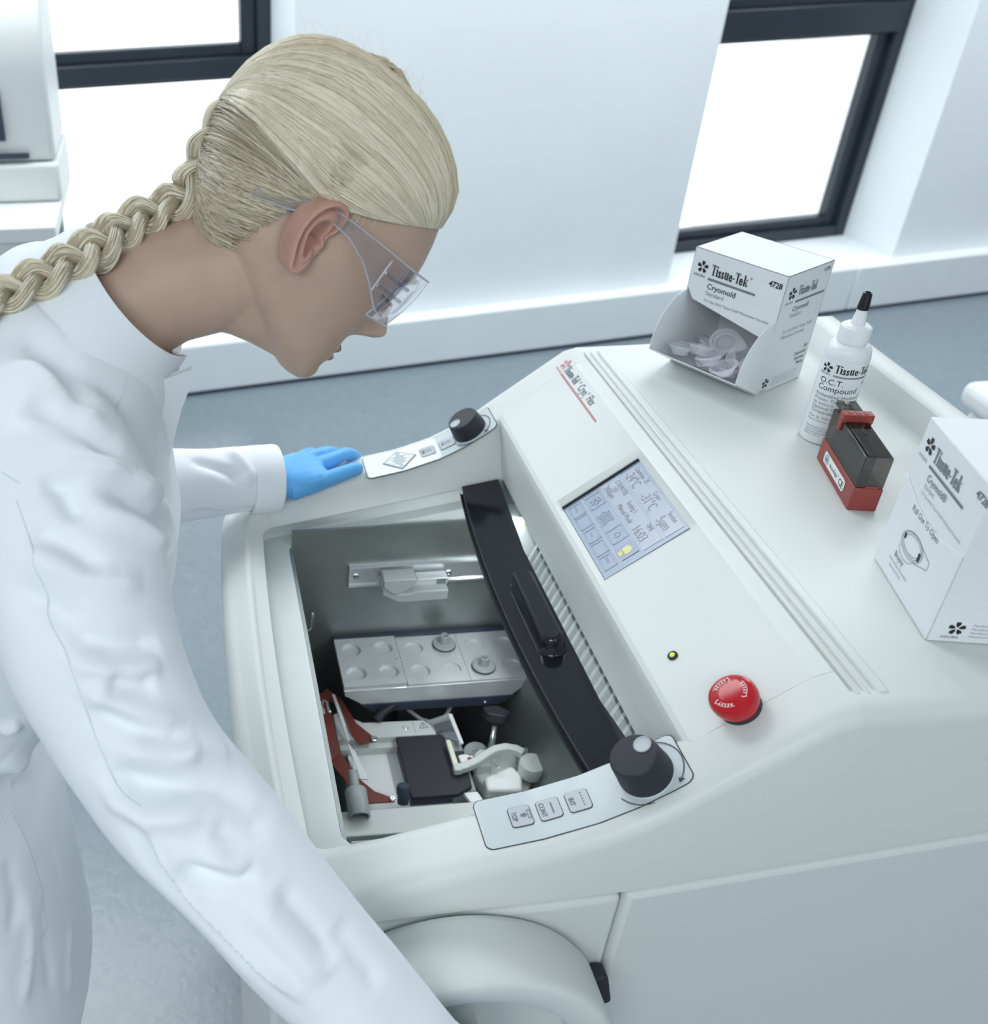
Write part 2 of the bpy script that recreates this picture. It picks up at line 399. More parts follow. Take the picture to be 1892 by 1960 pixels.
def column(c):
    O, I, L, n = Vector(c[0]), Vector(c[1]), Vector(c[2]), Vector(c[3])
    z = zt(max(O.x, 0.03)); r = 0.014; pts = []
    zi = zt(max(I.x, 0.06)); e = zE(I.x); zl = zL(I.x)
    pts.append((O.x - n.x * 0.004, O.y - n.y * 0.004, zS(O.x) + 0.001)); pts.append((O.x, O.y, zS(O.x) + 0.004)); pts.append((O.x, O.y, z - r))
    for k in (1, 2, 3, 4):
        a = math.radians(22.5 * k); q = O - n * r * (1 - math.cos(a)); pts.append((q.x, q.y, z - r + r * math.sin(a)))
    # top, running to the rounded inner lip
    S_ = O - n * r
    top_in = I + n * 0.016
    ri = min(0.012, max(0.004, (zi - e) * 0.45))
    q0 = top_in + n * ri
    for t in (0.15, 0.35, 0.55, 0.75, 0.93):
        q = S_.lerp(q0, t); pts.append((q.x, q.y, z + (zi - z) * t))
    pts.append((q0.x, q0.y, zi))
    for k in (1, 2, 3, 4):
        a = math.radians(22.5 * k); q = q0 - n * ri * math.sin(a); pts.append((q.x, q.y, zi - ri + ri * math.cos(a)))
    pts.append((I.x, I.y, e))
    B = I + n * 0.009
    pts.append((I.x + n.x * 0.001, I.y + n.y * 0.001, e - 0.002)); pts.append((B.x, B.y, e - 0.003)); pts.append((B.x, B.y, zl + 0.003)); pts.append((B.x - n.x * 0.003, B.y - n.y * 0.003, zl))
    Lz = zL(L.x)
    L2 = L + n * 0.004
    pts.append((L2.x, L2.y, Lz)); pts.append((L.x + n.x * 0.001, L.y + n.y * 0.001, Lz - 0.0012)); pts.append((L.x, L.y, Lz - 0.004)); pts.append((L.x, L.y, Lz - 0.034))
    return pts
rows = [column(c) for c in cols]
KL = 18       # index of the E1 lip (last cover point)
cover = MB(); liner = MB()
cover.grid([r[:KL + 2] for r in rows])
sub = [r for r, c in zip(rows, cols) if c[0][0] <= 0.396 + 1e-6]
liner.grid([r[KL + 1:] for r in sub])
M_COV = cover.build('top_cover', M_CASE, cryo, ang=40)
liner.build('opening_ledge', M_LINER, cryo, ang=40)
# side walls from the lip underside back: close slot with glass runner strips
# sloped control panel with a recess for the screen
sx0, sx1 = 0.395, 0.500
def sl(x): return zt(x)
ya, yb = 0.791, 0.920
xa, xb = 0.4035, 0.4785
mrg = 0.010
ys_ = [YC - HI - 0.0395, ya - mrg, ya, yb, yb + mrg, YC + HI + 0.0395]
xs_ = [sx0 + 0.004, xa - 0.0045, xa, xb, xb + 0.0065, 0.485, 0.4925, 0.5]
SLN = Vector((-0.78, 0, 1.0)).normalized()
SLX = Vector((1, 0, 0.78)).normalized()
SP0 = Vector((0.395, 0, zt(0.395)))
def on_slant(x, y, h=0.0):
    return Vector((x, y, zt(x))) + SLN * h
pan = MB(); gi = {}
rowsP = []
for i, x in enumerate(xs_):
    rowsP.append([tuple(on_slant(x, y, -0.006 if (i in (2, 3) and j in (2, 3)) else 0.0)) for j, y in enumerate(ys_)])
n0 = 0
vv = [p for r in rowsP for p in r]; ff = []
for i in range(len(xs_) - 1):
    for j in range(len(ys_) - 1):
        if i == 2 and j == 2: continue
        ff.append((i * 6 + j, (i + 1) * 6 + j, (i + 1) * 6 + j + 1, i * 6 + j + 1))
pan.add(vv, ff)
# rounded lip and front drop of the panel
lipr = []
for y in (YC - HI - 0.0395, YC - HI - 0.002, YC, YC + HI + 0.002, YC + HI + 0.0395):
    P = []
    base = Vector((sx0 + 0.004, y, zt(sx0 + 0.004)))
    P.append(tuple(base))
    P += [(sx0 + 0.0005, y, base.z - 0.0040), (sx0 - 0.0005, y, base.z - 0.0085), (sx0 + 0.001, y, base.z - 0.02), (sx0 + 0.006, y, 0.982), (sx0 + 0.009, y, 0.979), (0.50, y, 0.990)]
    lipr.append(P)
pan.grid(lipr)
pan.build('sloped_panel', M_CASE, cryo, ang=28)
# rear housing: deck, border, back rail
rear = MB()
xsr = [0.50, 0.52, 0.6, 0.7, 0.8, 0.845]
rr = []
for x in xsr:
    P = []
    for sg in (-1, 1):
        half_ = []
        r = 0.014
        half_.append((x, YC + sg * (HO - 0.004), zS(x) + 0.001)); half_.append((x, YC + sg * HO, zS(x) + 0.004)); half_.append((x, YC + sg * HO, 1.130 - r))
        for k in (1, 2, 3, 4):
            a = math.radians(22.5 * k); half_.append((x, YC + sg * (HO - r + r * math.cos(a)), 1.130 - r + r * math.sin(a)))
        half_.append((x, YC + sg * (HO - 0.024), 1.130)); half_.append((x, YC + sg * (HO - 0.030), 1.1275))
        P += half_ if sg == -1 else list(reversed(half_))
    rr.append(P)
rear.grid(rr)
rear.add([(0.845, YC - HO, 0.2), (0.845, YC + HO, 0.2), (0.845, YC + HO, 1.12), (0.845, YC - HO, 1.12)], [(0, 1, 2, 3)])
rear.build('deck', M_CASE, cryo, ang=30)
rl_ = MB()
rl_.prism([(0.790, 1.127), (0.797, 1.1275), (0.801, 1.157), (0.806, 1.161), (0.826, 1.161), (0.831, 1.157), (0.833, 1.125)], 0, 0.629, fr((0, YC + 0.3145, 0), (1, 0, 0), (0, 0, 1)))
rl_.build('back_rail', M_CASE, cryo, bevel=0.003)
for x0, x1, hh in ((0.5035, 0.5075, 0.0007), (0.512, 0.516, 0.0007), (0.5215, 0.531, 0.0012)):
    MB().box(x0, x1, YC - HO + 0.022, YC + HO - 0.022, 1.126, 1.130 + hh).build('deck_ridge', M_CASE, cryo, bevel=0.0015)
# cabinet below the cover
def side_panel(name, x0, x1, y0, y1):
    m = MB(fr((0, y1, 0), (1, 0, 0), (0, 0, 1)))    # local x = X, y = Z, z = -Y
    xs2 = np.linspace(x0, x1, 5)
    poly = [(x0, 0.10), (x1, 0.10)] + [(x, zS(x) - 0.003) for x in reversed(xs2)]
    m.prism(poly, 0, y1 - y0)
    return m.build(name, M_SIDE, cryo, bevel=0.007, seg=3)
side_panel('side_panel', 0.350, 0.845, 0.522, 0.54)
side_panel('side_panel', 0.075, 0.348, 0.522, 0.54)
side_panel('side_panel', 0.075, 0.845, 1.169, 1.187)
cab = MB(); cab.box(0.045, 0.082, 0.54, 1.169, 0.10, 0.905); cab.box(0.075, 0.835, 0.535, 1.17, 0.06, 0.14); cab.box(0.82, 0.84, 0.54, 1.17, 0.1, 1.0)
cab.build('cabinet_front', M_SIDE, cryo, bevel=0.008, seg=3)
fb = MB()
rrows = []
for z in (0.10, 0.30, 0.60, 0.80, 0.88, 0.915):
    R_ = []
    for c in near[24:] + front + list(reversed(far[24:])):
        R_.append((c[0][0] + 0.006 - 0.0 * z, c[0][1] - 0.004 * c[3][1], z))
    rrows.append(R_)
fb.grid(rrows)
fb.build('front_panel', M_SIDE, cryo, ang=40)
for x in (0.12, 0.78):
    for y in (0.58, 1.13):
        MB(Matrix.Translation((x, y, 0))).lathe([(0.03, 0.0), (0.034, 0.004), (0.034, 0.03), (0.02, 0.035), (0.02, 0.065)], 20).build('foot', M_RUBBER, cryo)
# ---------------- chamber liner
ch = MB()
cx0, cx1, cy0, cy1, cz0, cz1 = 0.125, 0.470, 0.600, 1.088, 0.52, 0.93
MB().box(cx0, cx1, cy1, cy1 + 0.004, cz0, cz1).build('chamber_wall', M_STEEL, cryo)
MB().box(cx0, cx1, cy0 - 0.004, cy0, cz0, cz1).build('chamber_wall', M_STEEL, cryo)
MB().box(cx0 - 0.004, cx0, cy0, cy1, cz0, 0.905).build('chamber_wall', M_STEEL, cryo)
MB().box(cx1, cx1 + 0.004, cy0, cy1, cz0, 0.99).build('chamber_wall', M_STEEL, cryo)
MB().box(cx0, cx1, cy0, cy1, cz0 - 0.004, cz0).build('chamber_floor', M_STEEL, cryo)
# dark steel step on the right of the chamber floor
st_ = MB(); st_.prism([(0.36, 0.53), (0.468, 0.53), (0.468, 0.80), (0.445, 0.80)], 0, 0.46, fr((0, 1.085, 0), (1, 0, 0), (0, 0, 1)))
st_.build('chamber_step', M_STEEL, cryo)
# cooling fins behind the cover
M_FIN = mat('shaded_fin_face', (0.07, 0.085, 0.105), 0.35, var=0.2, vscale=60)  # dark faces paint the shade of the fin gaps into the colour
for k in range(27):
    y = 0.645 + k * 0.0148
    m = MB(fr((0, y, 0), (1, 0, 0), (0, 0, 1)))
    m.prism([(0.398, 0.845), (0.402, 0.840), (0.462, 0.840), (0.466, 0.938), (0.432, 0.938)], 0, 0.0055)
    fo = m.build('cooling_fin', M_FIN, cryo, smooth=False); fo.data.materials.append(M_ALU2)
    for pg in fo.data.polygons[2:]: pg.material_index = 1
fbp = MB(fr((0, 1.04, 0), (1, 0, 0), (0, 0, 1))); fbp.prism([(0.409, 0.846), (0.462, 0.846), (0.466, 0.930), (0.441, 0.930)], 0, 0.40); fbp.build('fin_gap_shade', M_NAVY, cryo)  # added dark plate standing in for the shade between the fins
MB().box(0.462, 0.468, 0.62, 1.07, 0.83, 0.95).build('fin_back_plate', M_NAVY, cryo)
MB().box(0.398, 0.468, 1.045, 1.087, 0.90, 0.955).build('fin_cover', M_WHITEP, cryo, bevel=0.002)
wl = MB(); Mw = frz((0.425, 1.040, 0.9565), (0, -0.6, 1))
wl.add([(-0.010, -0.006, 0), (0.010, -0.006, 0), (0.010, 0.006, 0), (-0.010, 0.006, 0)], [(0, 1, 2, 3)], Mw)
wlo = wl.build('warning_sticker', mat('yellow_sticker', (0.75, 0.62, 0.05), 0.5, var=0.03), cryo)
w2 = MB(); w2.add([(-0.006, -0.004, 0.0004), (0.006, -0.004, 0.0004), (0.0, 0.005, 0.0004)], [(0, 1, 2)], Mw); w2.build('warning_symbol', M_INK, wlo)
# ---------------- sliding glass cover with black bar and handle
gN = Vector((-0.18, 0, 1)).normalized(); gX = Vector((1, 0, 0.18)).normalized()
MG = fr((0.0, YC, 0.905), gX, (0, 1, 0))      # local x along slope (from X=0), y across, z normal
sc_ = 1 / gX.x
def gx(x): return x * sc_
bar_poly = []
for t in np.linspace(-1, 1, 25):
    bar_poly.append((gx(0.333 + 0.016 * t * t), -t * (HI + 0.008)))
bar_poly += [(gx(0.398), -(HI + 0.008)), (gx(0.386), -0.15), (gx(0.385), 0.1), (gx(0.397), HI + 0.008)][::1]
bar_poly = list(reversed(bar_poly))
sw = MB(MG); sw.prism(bar_poly, -0.001, 0.006)
bar = sw.build('cover_front_bar', M_BLACK, cryo, bevel=0.0015)
ep = MB(MG); e1 = [(gx(0.333 + 0.016 * t * t), -t * (HI + 0.006)) for t in np.linspace(-1, 1, 25)]
ep.grid([[(x + dx, y, z) for x, y in e1] for dx, z in ((-0.0035, 0.0015), (-0.0035, -0.004), (-0.001, -0.0055), (0.004, -0.0055))])
ep.build('edge_profile', M_RUBBER, bar, ang=60)
MB(MG).box(gx(0.384), gx(0.50), -(HI + 0.008), HI + 0.008, 0.0, 0.004).build('cover_glass', M_GLASS, cryo)
hd = MB(MG)
hp = []
def capsule(x0, x1, y0, y1, n=10):
    r = (x1 - x0) / 2; cx = (x0 + x1) / 2; P = []
    for i in range(n + 1):
        a = math.pi * i / n; P.append((cx + r * math.cos(a), y1 - r + r * math.sin(a)))
    for i in range(n + 1):
        a = math.pi + math.pi * i / n; P.append((cx + r * math.cos(a), y0 + r + r * math.sin(a)))
    return P
C0 = capsule(gx(0.350), gx(0.3795), -0.083, 0.048)
lay = [(C0, 0.004), (C0, 0.007), (offs(C0, 0.0025), 0.009), (offs(C0, 0.003), 0.022), (offs(C0, 0.0045), 0.0255), (offs(C0, 0.0075), 0.0275)]
hd.grid([[(p[0], p[1], z) for p in P] for P, z in lay], closed=True)
hd.flat(lay[-1][0], lay[-1][1])
hd.build('cover_handle', M_BLACK, cryo, ang=50)
# ---------------- screen
LCD = fr(on_slant(xa, yb, -0.0056), (0, -1, 0), SLX)     # local x to the near side, y up the slope
lw_, lh_ = yb - ya, (xb - xa) * math.hypot(1, 0.78)
lcd = MB(LCD).box(0.0005, lw_ - 0.0005, 0.0005, lh_ - 0.0005, -0.003, 0).build('touch_screen', mat('lcd_background', (0.30, 0.365, 0.48), 0.16, var=0.015, vscale=30, emit=0.08), cryo)
MB(LCD).box(-0.0002, 0.0016, 0.0, lh_, -0.002, 0.0025).build('screen_bezel', M_INK, lcd)
lc2 = MB(LCD); z = 0.0004
def lrect(mb, x0, x1, y0, y1, zz=z):
    quad(mb, x0 * lw_, x1 * lw_, y0 * lh_, y1 * lh_, LCD, zz)
lrect(lc2, .05, .955, .745, .965); lrect(lc2, .03, .95, .49, .715)
lc2.build('screen_field', mat('lcd_field', (0.37, 0.42, 0.51), 0.16, var=0.01, emit=0.09), lcd)
lc3 = MB(LCD)
for x0, x1, y0, y1 in ((.02, .97, .475, .483), (.02, .97, .225, .233), (.02, .97, .725, .737)): lrect(lc3, x0, x1, y0, y1)
lc3.build('screen_rule', mat('lcd_rule', (0.40, 0.46, 0.57), 0.2, var=0.01, emit=0.12), lcd)
lt = MB(); z2 = 0.0007
def ltx(s, x, y, sz, align='LEFT'):
    text(lt, s, sz * lh_, LCD @ Matrix.Translation((x * lw_, y * lh_, 0)), xs=0.72, z=z2, align=align)
ltx('Chamber -25', .07, .90, .085); ltx('-24°C', .07, .765, .165); ltx('Cryo+', .45, .90, .085); ltx('-31°C', .40, .765, .165)
ltx('Section', .74, .90, .085); ltx('5µm', .73, .765, .165)
ltx('COUNTER', .08, .645, .085); ltx('155', .13, .575, .085); ltx('2420µm', .07, .505, .095)
ltx('Setting 1', .38, .62, .085); ltx('Manual Mode', .35, .515, .09); ltx('TIME', .72, .65, .085); ltx('16:03', .67, .505, .16)
lt.build('screen_text', mat('lcd_text', (0.20, 0.225, 0.285), 0.2, var=0.02), lcd)
lb = MB()
def lbox(x0, x1, y0, y1, wd=0.008):
    for a in ((x0, x1, y0, y0 + wd * 1.4), (x0, x1, y1 - wd * 1.4, y1), (x0, x0 + wd, y0, y1), (x1 - wd, x1, y0, y1)):
        quad(lb, a[0] * lw_, a[1] * lw_, a[2] * lh_, a[3] * lh_, LCD, z2)
for x0 in (.05, .22, .41, .59, .77): lbox(x0, x0 + .155, .05, .20)
for x0 in (.06, .55): lbox(x0, x0 + .17, .26, .45)
text(lb, 'Sweep', .05 * lh_, LCD @ Matrix.Translation((.065 * lw_, .11 * lh_, 0)), xs=.8, z=z2); text(lb, 'Trim', .05 * lh_, LCD @ Matrix.Translation((.44 * lw_, .11 * lh_, 0)), xs=.8, z=z2)
text(lb, 'MENU', .05 * lh_, LCD @ Matrix.Translation((.785 * lw_, .11 * lh_, 0)), xs=.8, z=z2)
for k in range(5):      # wavy lines icon
    pts = [((.33 + .028 * k + .012 * math.sin(i * 1.1)) * lw_, (.28 + .018 * i) * lh_) for i in range(9)]
    for (a, b), (c, d) in zip(pts[:-1], pts[1:]): lb.add([(a, b, z2), (a + .0011, b, z2), (c + .0011, d, z2), (c, d, z2)], [(0, 1, 2, 3)], LCD)
quad(lb, .31 * lw_, .47 * lw_, .262 * lh_, .272 * lh_, LCD, z2)
text(lb, 'O', .12 * lh_, LCD @ Matrix.Translation((.61 * lw_, .315 * lh_, 0)), xs=.8, z=z2)
for k in range(6):      # snow flake icon strokes
    a = k * math.pi / 3
    p = Vector((.145 * lw_, .355 * lh_)); d = Vector((math.cos(a), math.sin(a))); n = Vector((-d.y, d.x)) * 0.0009
    q = p + d * 0.006
    lb.add([(*(p - n), z2), (*(q - n * 2), z2), (*(q + n * 2), z2), (*(p + n), z2)], [(0, 1, 2, 3)], LCD)
lb.build('screen_icon', mat('lcd_icon', (0.28, 0.33, 0.42), 0.2, var=0.02), lcd)
lbu = MB()
cxl, cyl_ = .85 * lw_, .355 * lh_
lbu.add([(cxl + .0055 * math.cos(a * .524), cyl_ + .0055 * math.sin(a * .524), z2 + .0002) for a in range(12)], [tuple(range(12))], LCD)
quad(lbu, cxl - .0028, cxl + .0028, cyl_ - .0095, cyl_ - .003, LCD, z2 + .0002)
lbu.build('lamp_icon', mat('lcd_lamp', (0.60, 0.60, 0.22), 0.2, var=0.02, emit=0.1), lcd)
lb2 = MB(); quad(lb2, .775 * lw_, .925 * lw_, .255 * lh_, .455 * lh_, LCD, z2); lb2.build('lamp_icon_field', mat('lcd_icon_dark', (0.30, 0.36, 0.46), 0.2, var=0.02), lcd)
# ---------------- status lamp and emergency stop
Ml = frz(on_slant(0.418, 0.659), SLN)
led = MB(Ml).lathe([(0.0046, -0.001), (0.0046, 0.0012), (0.0038, 0.0020), (0.0026, 0.0020)], 20, cap1=False).build('status_lamp', M_RUBBER, cryo)
MB(Ml).lathe([(0.0027, 0.0012), (0.0022, 0.0024), (0.001, 0.0028)], 16).build('lens', mat('green_lens', (0.55, 0.75, 0.06), 0.2, emit=0.35, var=0.02), led)
Me = frz(on_slant(0.4375, 0.578), SLN)
es = MB(Me).lathe([(0.0165, -0.001), (0.0165, 0.006), (0.0185, 0.008), (0.0195, 0.012), (0.0195, 0.017), (0.0180, 0.0205), (0.0150, 0.0222), (0.008, 0.0228), (0.001, 0.0228)], 40).build('emergency_stop', M_REDG, cryo, ang=30)
MB(Me).lathe([(0.0172, -0.001), (0.0172, 0.0035), (0.0168, 0.004)], 32).build('collar', M_RUBBER, es)
ea = MB()
for k in range(3):
    a0 = math.radians(70 + 120 * k); span = math.radians(70); N = 8; zz = 0.0226
    for r_0, r_1, s0, s1 in ((0.0098, 0.0102, 0, 1), (0.0136, 0.0140, 0, 1)):
        for i in range(N):
            a, b_ = a0 + span * i / N, a0 + span * (i + 1) / N
            ea.add([(r_0 * math.cos(a), r_0 * math.sin(a), zz), (r_1 * math.cos(a), r_1 * math.sin(a), zz), (r_1 * math.cos(b_), r_1 * math.sin(b_), zz), (r_0 * math.cos(b_), r_0 * math.sin(b_), zz)], [(0, 1, 2, 3)], Me)
    am = a0 - 0.14
    P = [(0.0119, am), (0.0088, a0), (0.0092, a0 + 0.04), (0.0119, am + 0.06), (0.0146, a0 + 0.04), (0.0150, a0)]
    ea.add([(r * math.cos(a), r * math.sin(a), zz) for r, a in P], [(0, 1, 2, 3), (0, 3, 4, 5)], Me)
    for i, ch_ in enumerate('RESET'):
        a = a0 + span * (0.86 - i * 0.17)
        Mt = Me @ Matrix.Rotation(a - math.pi / 2, 4, 'Z') @ Matrix.Translation((0, 0.0107, 0))
        text(ea, ch_, 0.0034, Mt, xs=0.9, z=zz, align='CENTER', bold=0.0001)
ea.build('reset_arrows', M_WINK, es)
# ---------------- wordmark on the sloped panel
TT = fr(on_slant(0.4725, 1.140, 0.0004), (0, -1, 0), SLX)
tk = MB()
wdt = tissue_tek(tk, 0.0105, TT @ Matrix.Translation((0.0, 0, 0)), xs=0.62)
xx = wdt + 0.0015
text(tk, '®', 0.005, TT @ Matrix.Translation((xx, 0.006, 0)))
xx += 0.007
wd2 = text(tk, 'Cryo', 0.0150, TT @ Matrix.Translation((xx, 0, 0)), bold=0.00012, xs=0.66)
xx += wd2 + 0.0005
text(tk, '3', 0.006, TT @ Matrix.Translation((xx, -0.0028, 0)), xs=0.8); text(tk, '®', 0.005, TT @ Matrix.Translation((xx + 0.001, 0.006, 0)))
xx += 0.0085
wd3 = text(tk, 'Flex', 0.0150, TT @ Matrix.Translation((xx, 0, 0)), bold=0.00012, xs=0.66)
tk.build('wordmark', M_BINK, cryo)
tr = MB()
flower(tr, TT @ Matrix.Translation((-0.0085, 0.0065, 0)), 0.0085)
text(tr, 'SAKURA', 0.0045, TT @ Matrix.Translation((-0.016, -0.0058, 0)), xs=1.0)
for i in range(64): quad(tr, 0.003 + i * 0.00195, 0.003 + i * 0.00195 + 0.0012, -0.0062, -0.0034, TT)
tr.build('emblem', M_RINK, cryo)
# ---------------- control overlays on both arms
def top_pt(x, y, h=0.0):
    t = Vector((0.02, 0, zt(x + 0.01) - zt(x - 0.01))).normalized()
    n = Vector((-t.z, 0, t.x))
    return Vector((x, y, zt(x))) + n * h, t, n
def overlay(x0, x1, y0, y1, h, m, name, parent, inset=0.0, r=0.006, N=28):
    mb = MB(); A = []; B = []
    xsam = [x0 + r * (1 - math.cos(a)) for a in np.linspace(0, math.pi / 2, 8)] + list(np.linspace(x0 + r, x1 - r, N))[1:-1] + [x1 - r * (1 - math.sin(a)) for a in np.linspace(0, math.pi / 2, 8)]
    for x in xsam:
        d = min(x - x0, x1 - x); k = 0.0 if d >= r else r - math.sqrt(max(0, r * r - (r - d) ** 2))
        A.append(tuple(top_pt(x, y0 + k, h)[0])); B.append(tuple(top_pt(x, y1 - k, h)[0]))
    mb.grid([A, B])
    A2 = [tuple(Vector(p) - Vector((0, 0, h + 0.0004))) for p in A]; B2 = [tuple(Vector(p) - Vector((0, 0, h + 0.0004))) for p in B]
    mb.grid([A2, A]); mb.grid([B, B2])
    return mb.build(name, m, parent, ang=60)
M_LINE = mat('dark_line_print', (0.05, 0.055, 0.07), 0.5, var=0.03)
def knob(x, y, R, H, aim, parent, nm):
    p, t, n = top_pt(x, y, 0.0008); Mk = fr(p, t, None, n)
    ko = MB(Mk).lathe([(R * 1.04, 0), (R * 1.04, 0.0010), (R * 1.02, 0.0018), (R * 0.9, 0.0022)], 40, cap1=False).build(nm, M_OVER, parent)
    kb = MB(Mk).lathe([(R * 1.03, 0.0018), (R * 1.03, 0.005), (R * 0.99, 0.012), (R * 0.93, H - 0.003), (R * 0.89, H - 0.0008), (R * 0.84, H), (0.001, H + 0.0004)], 48)
    kb.build('grip', M_RUBBER, ko, ang=30)
    Mi = Mk @ Matrix.Translation((R * 0.52 * math.cos(aim), R * 0.52 * math.sin(aim), H))
    MB(Mi).lathe([(R * 0.33, 0.0), (R * 0.33, 0.0012), (R * 0.30, 0.0016), (R * 0.27, 0.0006), (0.0005, 0.0004)], 28).build('finger_disc', M_BTN, ko, ang=30)
    return ko
def arc_arrow(mb, x, y, R, a0, a1, tip=True, wd=0.0009, h=0.0016):
    N = 14; L = []
    for i in range(N + 1):
        a = a0 + (a1 - a0) * i / N; L.append([tuple(top_pt(x + r * math.cos(a) * 0.9, y + r * math.sin(a), h)[0]) for r in (R, R + wd)])
    mb.grid(L)
    if tip:
        a = a1; da = 0.14 * (1 if a1 > a0 else -1)
        mb.add([tuple(top_pt(x + r * math.cos(b) * 0.9, y + r * math.sin(b), h)[0]) for r, b in ((R - 0.0022, a), (R + 0.0034, a), (R + 0.0006, a + da))], [(0, 1, 2)])
def surf_poly(mb, P, faces, h, lev=3):
    def tri(a, b, c, l):
        if l == 0:
            mb.add([tuple(top_pt(q[0], q[1], h)[0]) for q in (a, b, c)], [(0, 1, 2)]); return
        m = lambda u, v: ((u[0] + v[0]) / 2, (u[1] + v[1]) / 2)
        ab, bc_, ca = m(a, b), m(b, c), m(c, a)
        tri(a, ab, ca, l - 1); tri(ab, b, bc_, l - 1); tri(ca, bc_, c, l - 1); tri(ab, bc_, ca, l - 1)
    for f in faces:
        for i in range(1, len(f) - 1): tri(P[f[0]], P[f[i]], P[f[i + 1]], lev)
def mbutton(x0, x1, y0, y1, parent):
    o = overlay(x0, x1, y0, y1, 0.0013, M_LINE, 'button', parent, r=0.0032, N=12)
    overlay(x0 + 0.0006, x1 - 0.0006, y0 + 0.0006, y1 - 0.0006, 0.0020, M_BTN, 'key_face', o, r=0.0028, N=12)
    return o
def surf_text(mb, s, x, y, size, sg, h=0.0023, bold=0.00015, xs=0.8):
    p, t, n = top_pt(x, y, h)
    text(mb, s, size, fr(p, (0, -1, 0), t), bold=bold, xs=xs, align='CENTER')
for sg, y0, y1 in ((-1, 0.5375, 0.5895), (1, 1.1195, 1.1720)):
    ov = overlay(0.227, 0.391, y0, y1, 0.0005, M_LINE, 'control_panel', cryo, r=0.007)
    overlay(0.2278, 0.3902, y0 + 0.0008, y1 - 0.0008, 0.0008, M_OVER, 'overlay', ov, r=0.0064)
    yc_ = (y0 + y1) / 2
    if sg == -1:
        kn = knob(0.364, 0.5635, 0.0225, 0.029, math.radians(25), cryo, 'control_knob')
        ar = MB(); arc_arrow(ar, 0.364, 0.5635, 0.0282, math.radians(60), math.radians(-42), True); arc_arrow(ar, 0.364, 0.5635, 0.0282, math.radians(205), math.radians(262), False)
        ar.build('arrow_print', M_LINE, ov)
        tx = MB()
        for x, s in ((0.2625, 'TOP'), (0.2865, 'CONT'), (0.3105, 'INT')):
            mbutton(x - 0.0095, x + 0.0095, 0.5535, 0.5745, ov)
            surf_text(tx, s, x - 0.0072, 0.5640, 0.0062, sg)
        for k in range(5):
            p, t, n = top_pt(0.3140, 0.5705 - k * 0.0031, 0.0023); quad(tx, -0.0006, 0.0006, -0.0006, 0.0006, fr(p, (0, -1, 0), t))
        p, t, n = top_pt(0.2890, 0.5640, 0.0023); quad(tx, -0.0055, 0.0055, -0.0006, 0.0006, fr(p, (0, -1, 0), t))
        p, t, n = top_pt(0.2635, 0.5640, 0.0023); Mq = fr(p, (0, -1, 0), t)
        for a in ((-.0045, .0045, .0048, .0054), (-.0045, .0045, .0070, .0076), (-.0045, -.0039, .0048, .0076), (.0039, .0045, .0048, .0076)): quad(tx, *a, Mq)
        tx.add([(-.0013, -.001, 0), (.0013, -.001, 0), (.0013, .0018, 0), (.003, .0018, 0), (0, .0045, 0), (-.003, .0018, 0), (-.0013, .0018, 0)], [(0, 1, 2, 6), (3, 4, 5)], Mq)
        tx.build('key_print', M_BINK, ov)
    else:
        overlay(0.2290, 0.3235, y0 + 0.0010, y1 - 0.0010, 0.0011, M_OVERW, 'white_field', ov, r=0.005)
        kn = knob(0.3635, 1.1440, 0.0215, 0.024, math.radians(-160), cryo, 'control_knob')
        ar = MB(); arc_arrow(ar, 0.3635, 1.144, 0.0252, math.radians(60), math.radians(-48), True); arc_arrow(ar, 0.3635, 1.144, 0.0252, math.radians(212), math.radians(262), False)
        ar.build('arrow_print', M_LINE, ov)
        tx = MB()
        for x, s in ((0.3095, 'TRIM'), (0.3345, 'VAC')):
            mbutton(x - 0.0095, x + 0.0095, 1.1345, 1.1560, ov)
            surf_text(tx, s, x - 0.0070, 1.1455, 0.0055, sg)
        for k in range(3):
            p, t, n = top_pt(0.3085 + k * 0.0026, 1.1455, 0.0023); quad(tx, -0.0045, 0.0045, -0.0005, 0.0005, fr(p, (0, -1, 0), t))
        N = 26; L = []
        for i in range(N):
            a = i * 0.42; r = 0.0009 + 0.00011 * i
            L.append([tuple(top_pt(0.3355 + q * math.cos(a), 1.1455 + q * math.sin(a), 0.0023)[0]) for q in (r, r + 0.0005)])
        tx.grid(L)
        tx.build('key_print', M_GINK, ov)
        # diamond up/down key
        def dpoly(k): return [(0.2505 + 0.0 + (1 - k) * 0.0225, 1.1455), (0.273, 1.1455 - 0.0225 * k), (0.2955 - (1 - k) * 0.0225, 1.1455), (0.273, 1.1455 + 0.0225 * k)]
        do = MB(); surf_poly(do, dpoly(1.0), [(0, 1, 2, 3)], 0.0014); dk = do.build('diamond_key', M_GINK, ov)
        d2 = MB(); surf_poly(d2, dpoly(0.93), [(0, 1, 2, 3)], 0.0018); d2.build('key_face', M_BTN, ov)
        d3 = MB()
        for s in (-1, 1):
            P = [(0.273 + s * 0.0190, 1.1455), (0.273 + s * 0.003, 1.1455 - 0.0165), (0.273 + s * 0.003, 1.1455 - 0.009), (0.273 + s * 0.008, 1.1455 - 0.0085), (0.273 + s * 0.006, 1.1455 - 0.003), (0.273 + s * 0.0115, 1.1455), (0.273 + s * 0.006, 1.1455 + 0.003), (0.273 + s * 0.008, 1.1455 + 0.0085), (0.273 + s * 0.003, 1.1455 + 0.009), (0.273 + s * 0.003, 1.1455 + 0.0165)]
            surf_poly(d3, P, [(0, 1, 2, 3), (0, 3, 4, 5), (0, 5, 6, 7), (0, 7, 8, 9)], 0.0021)
        d3.build('arrow_print', M_OVERW, ov)
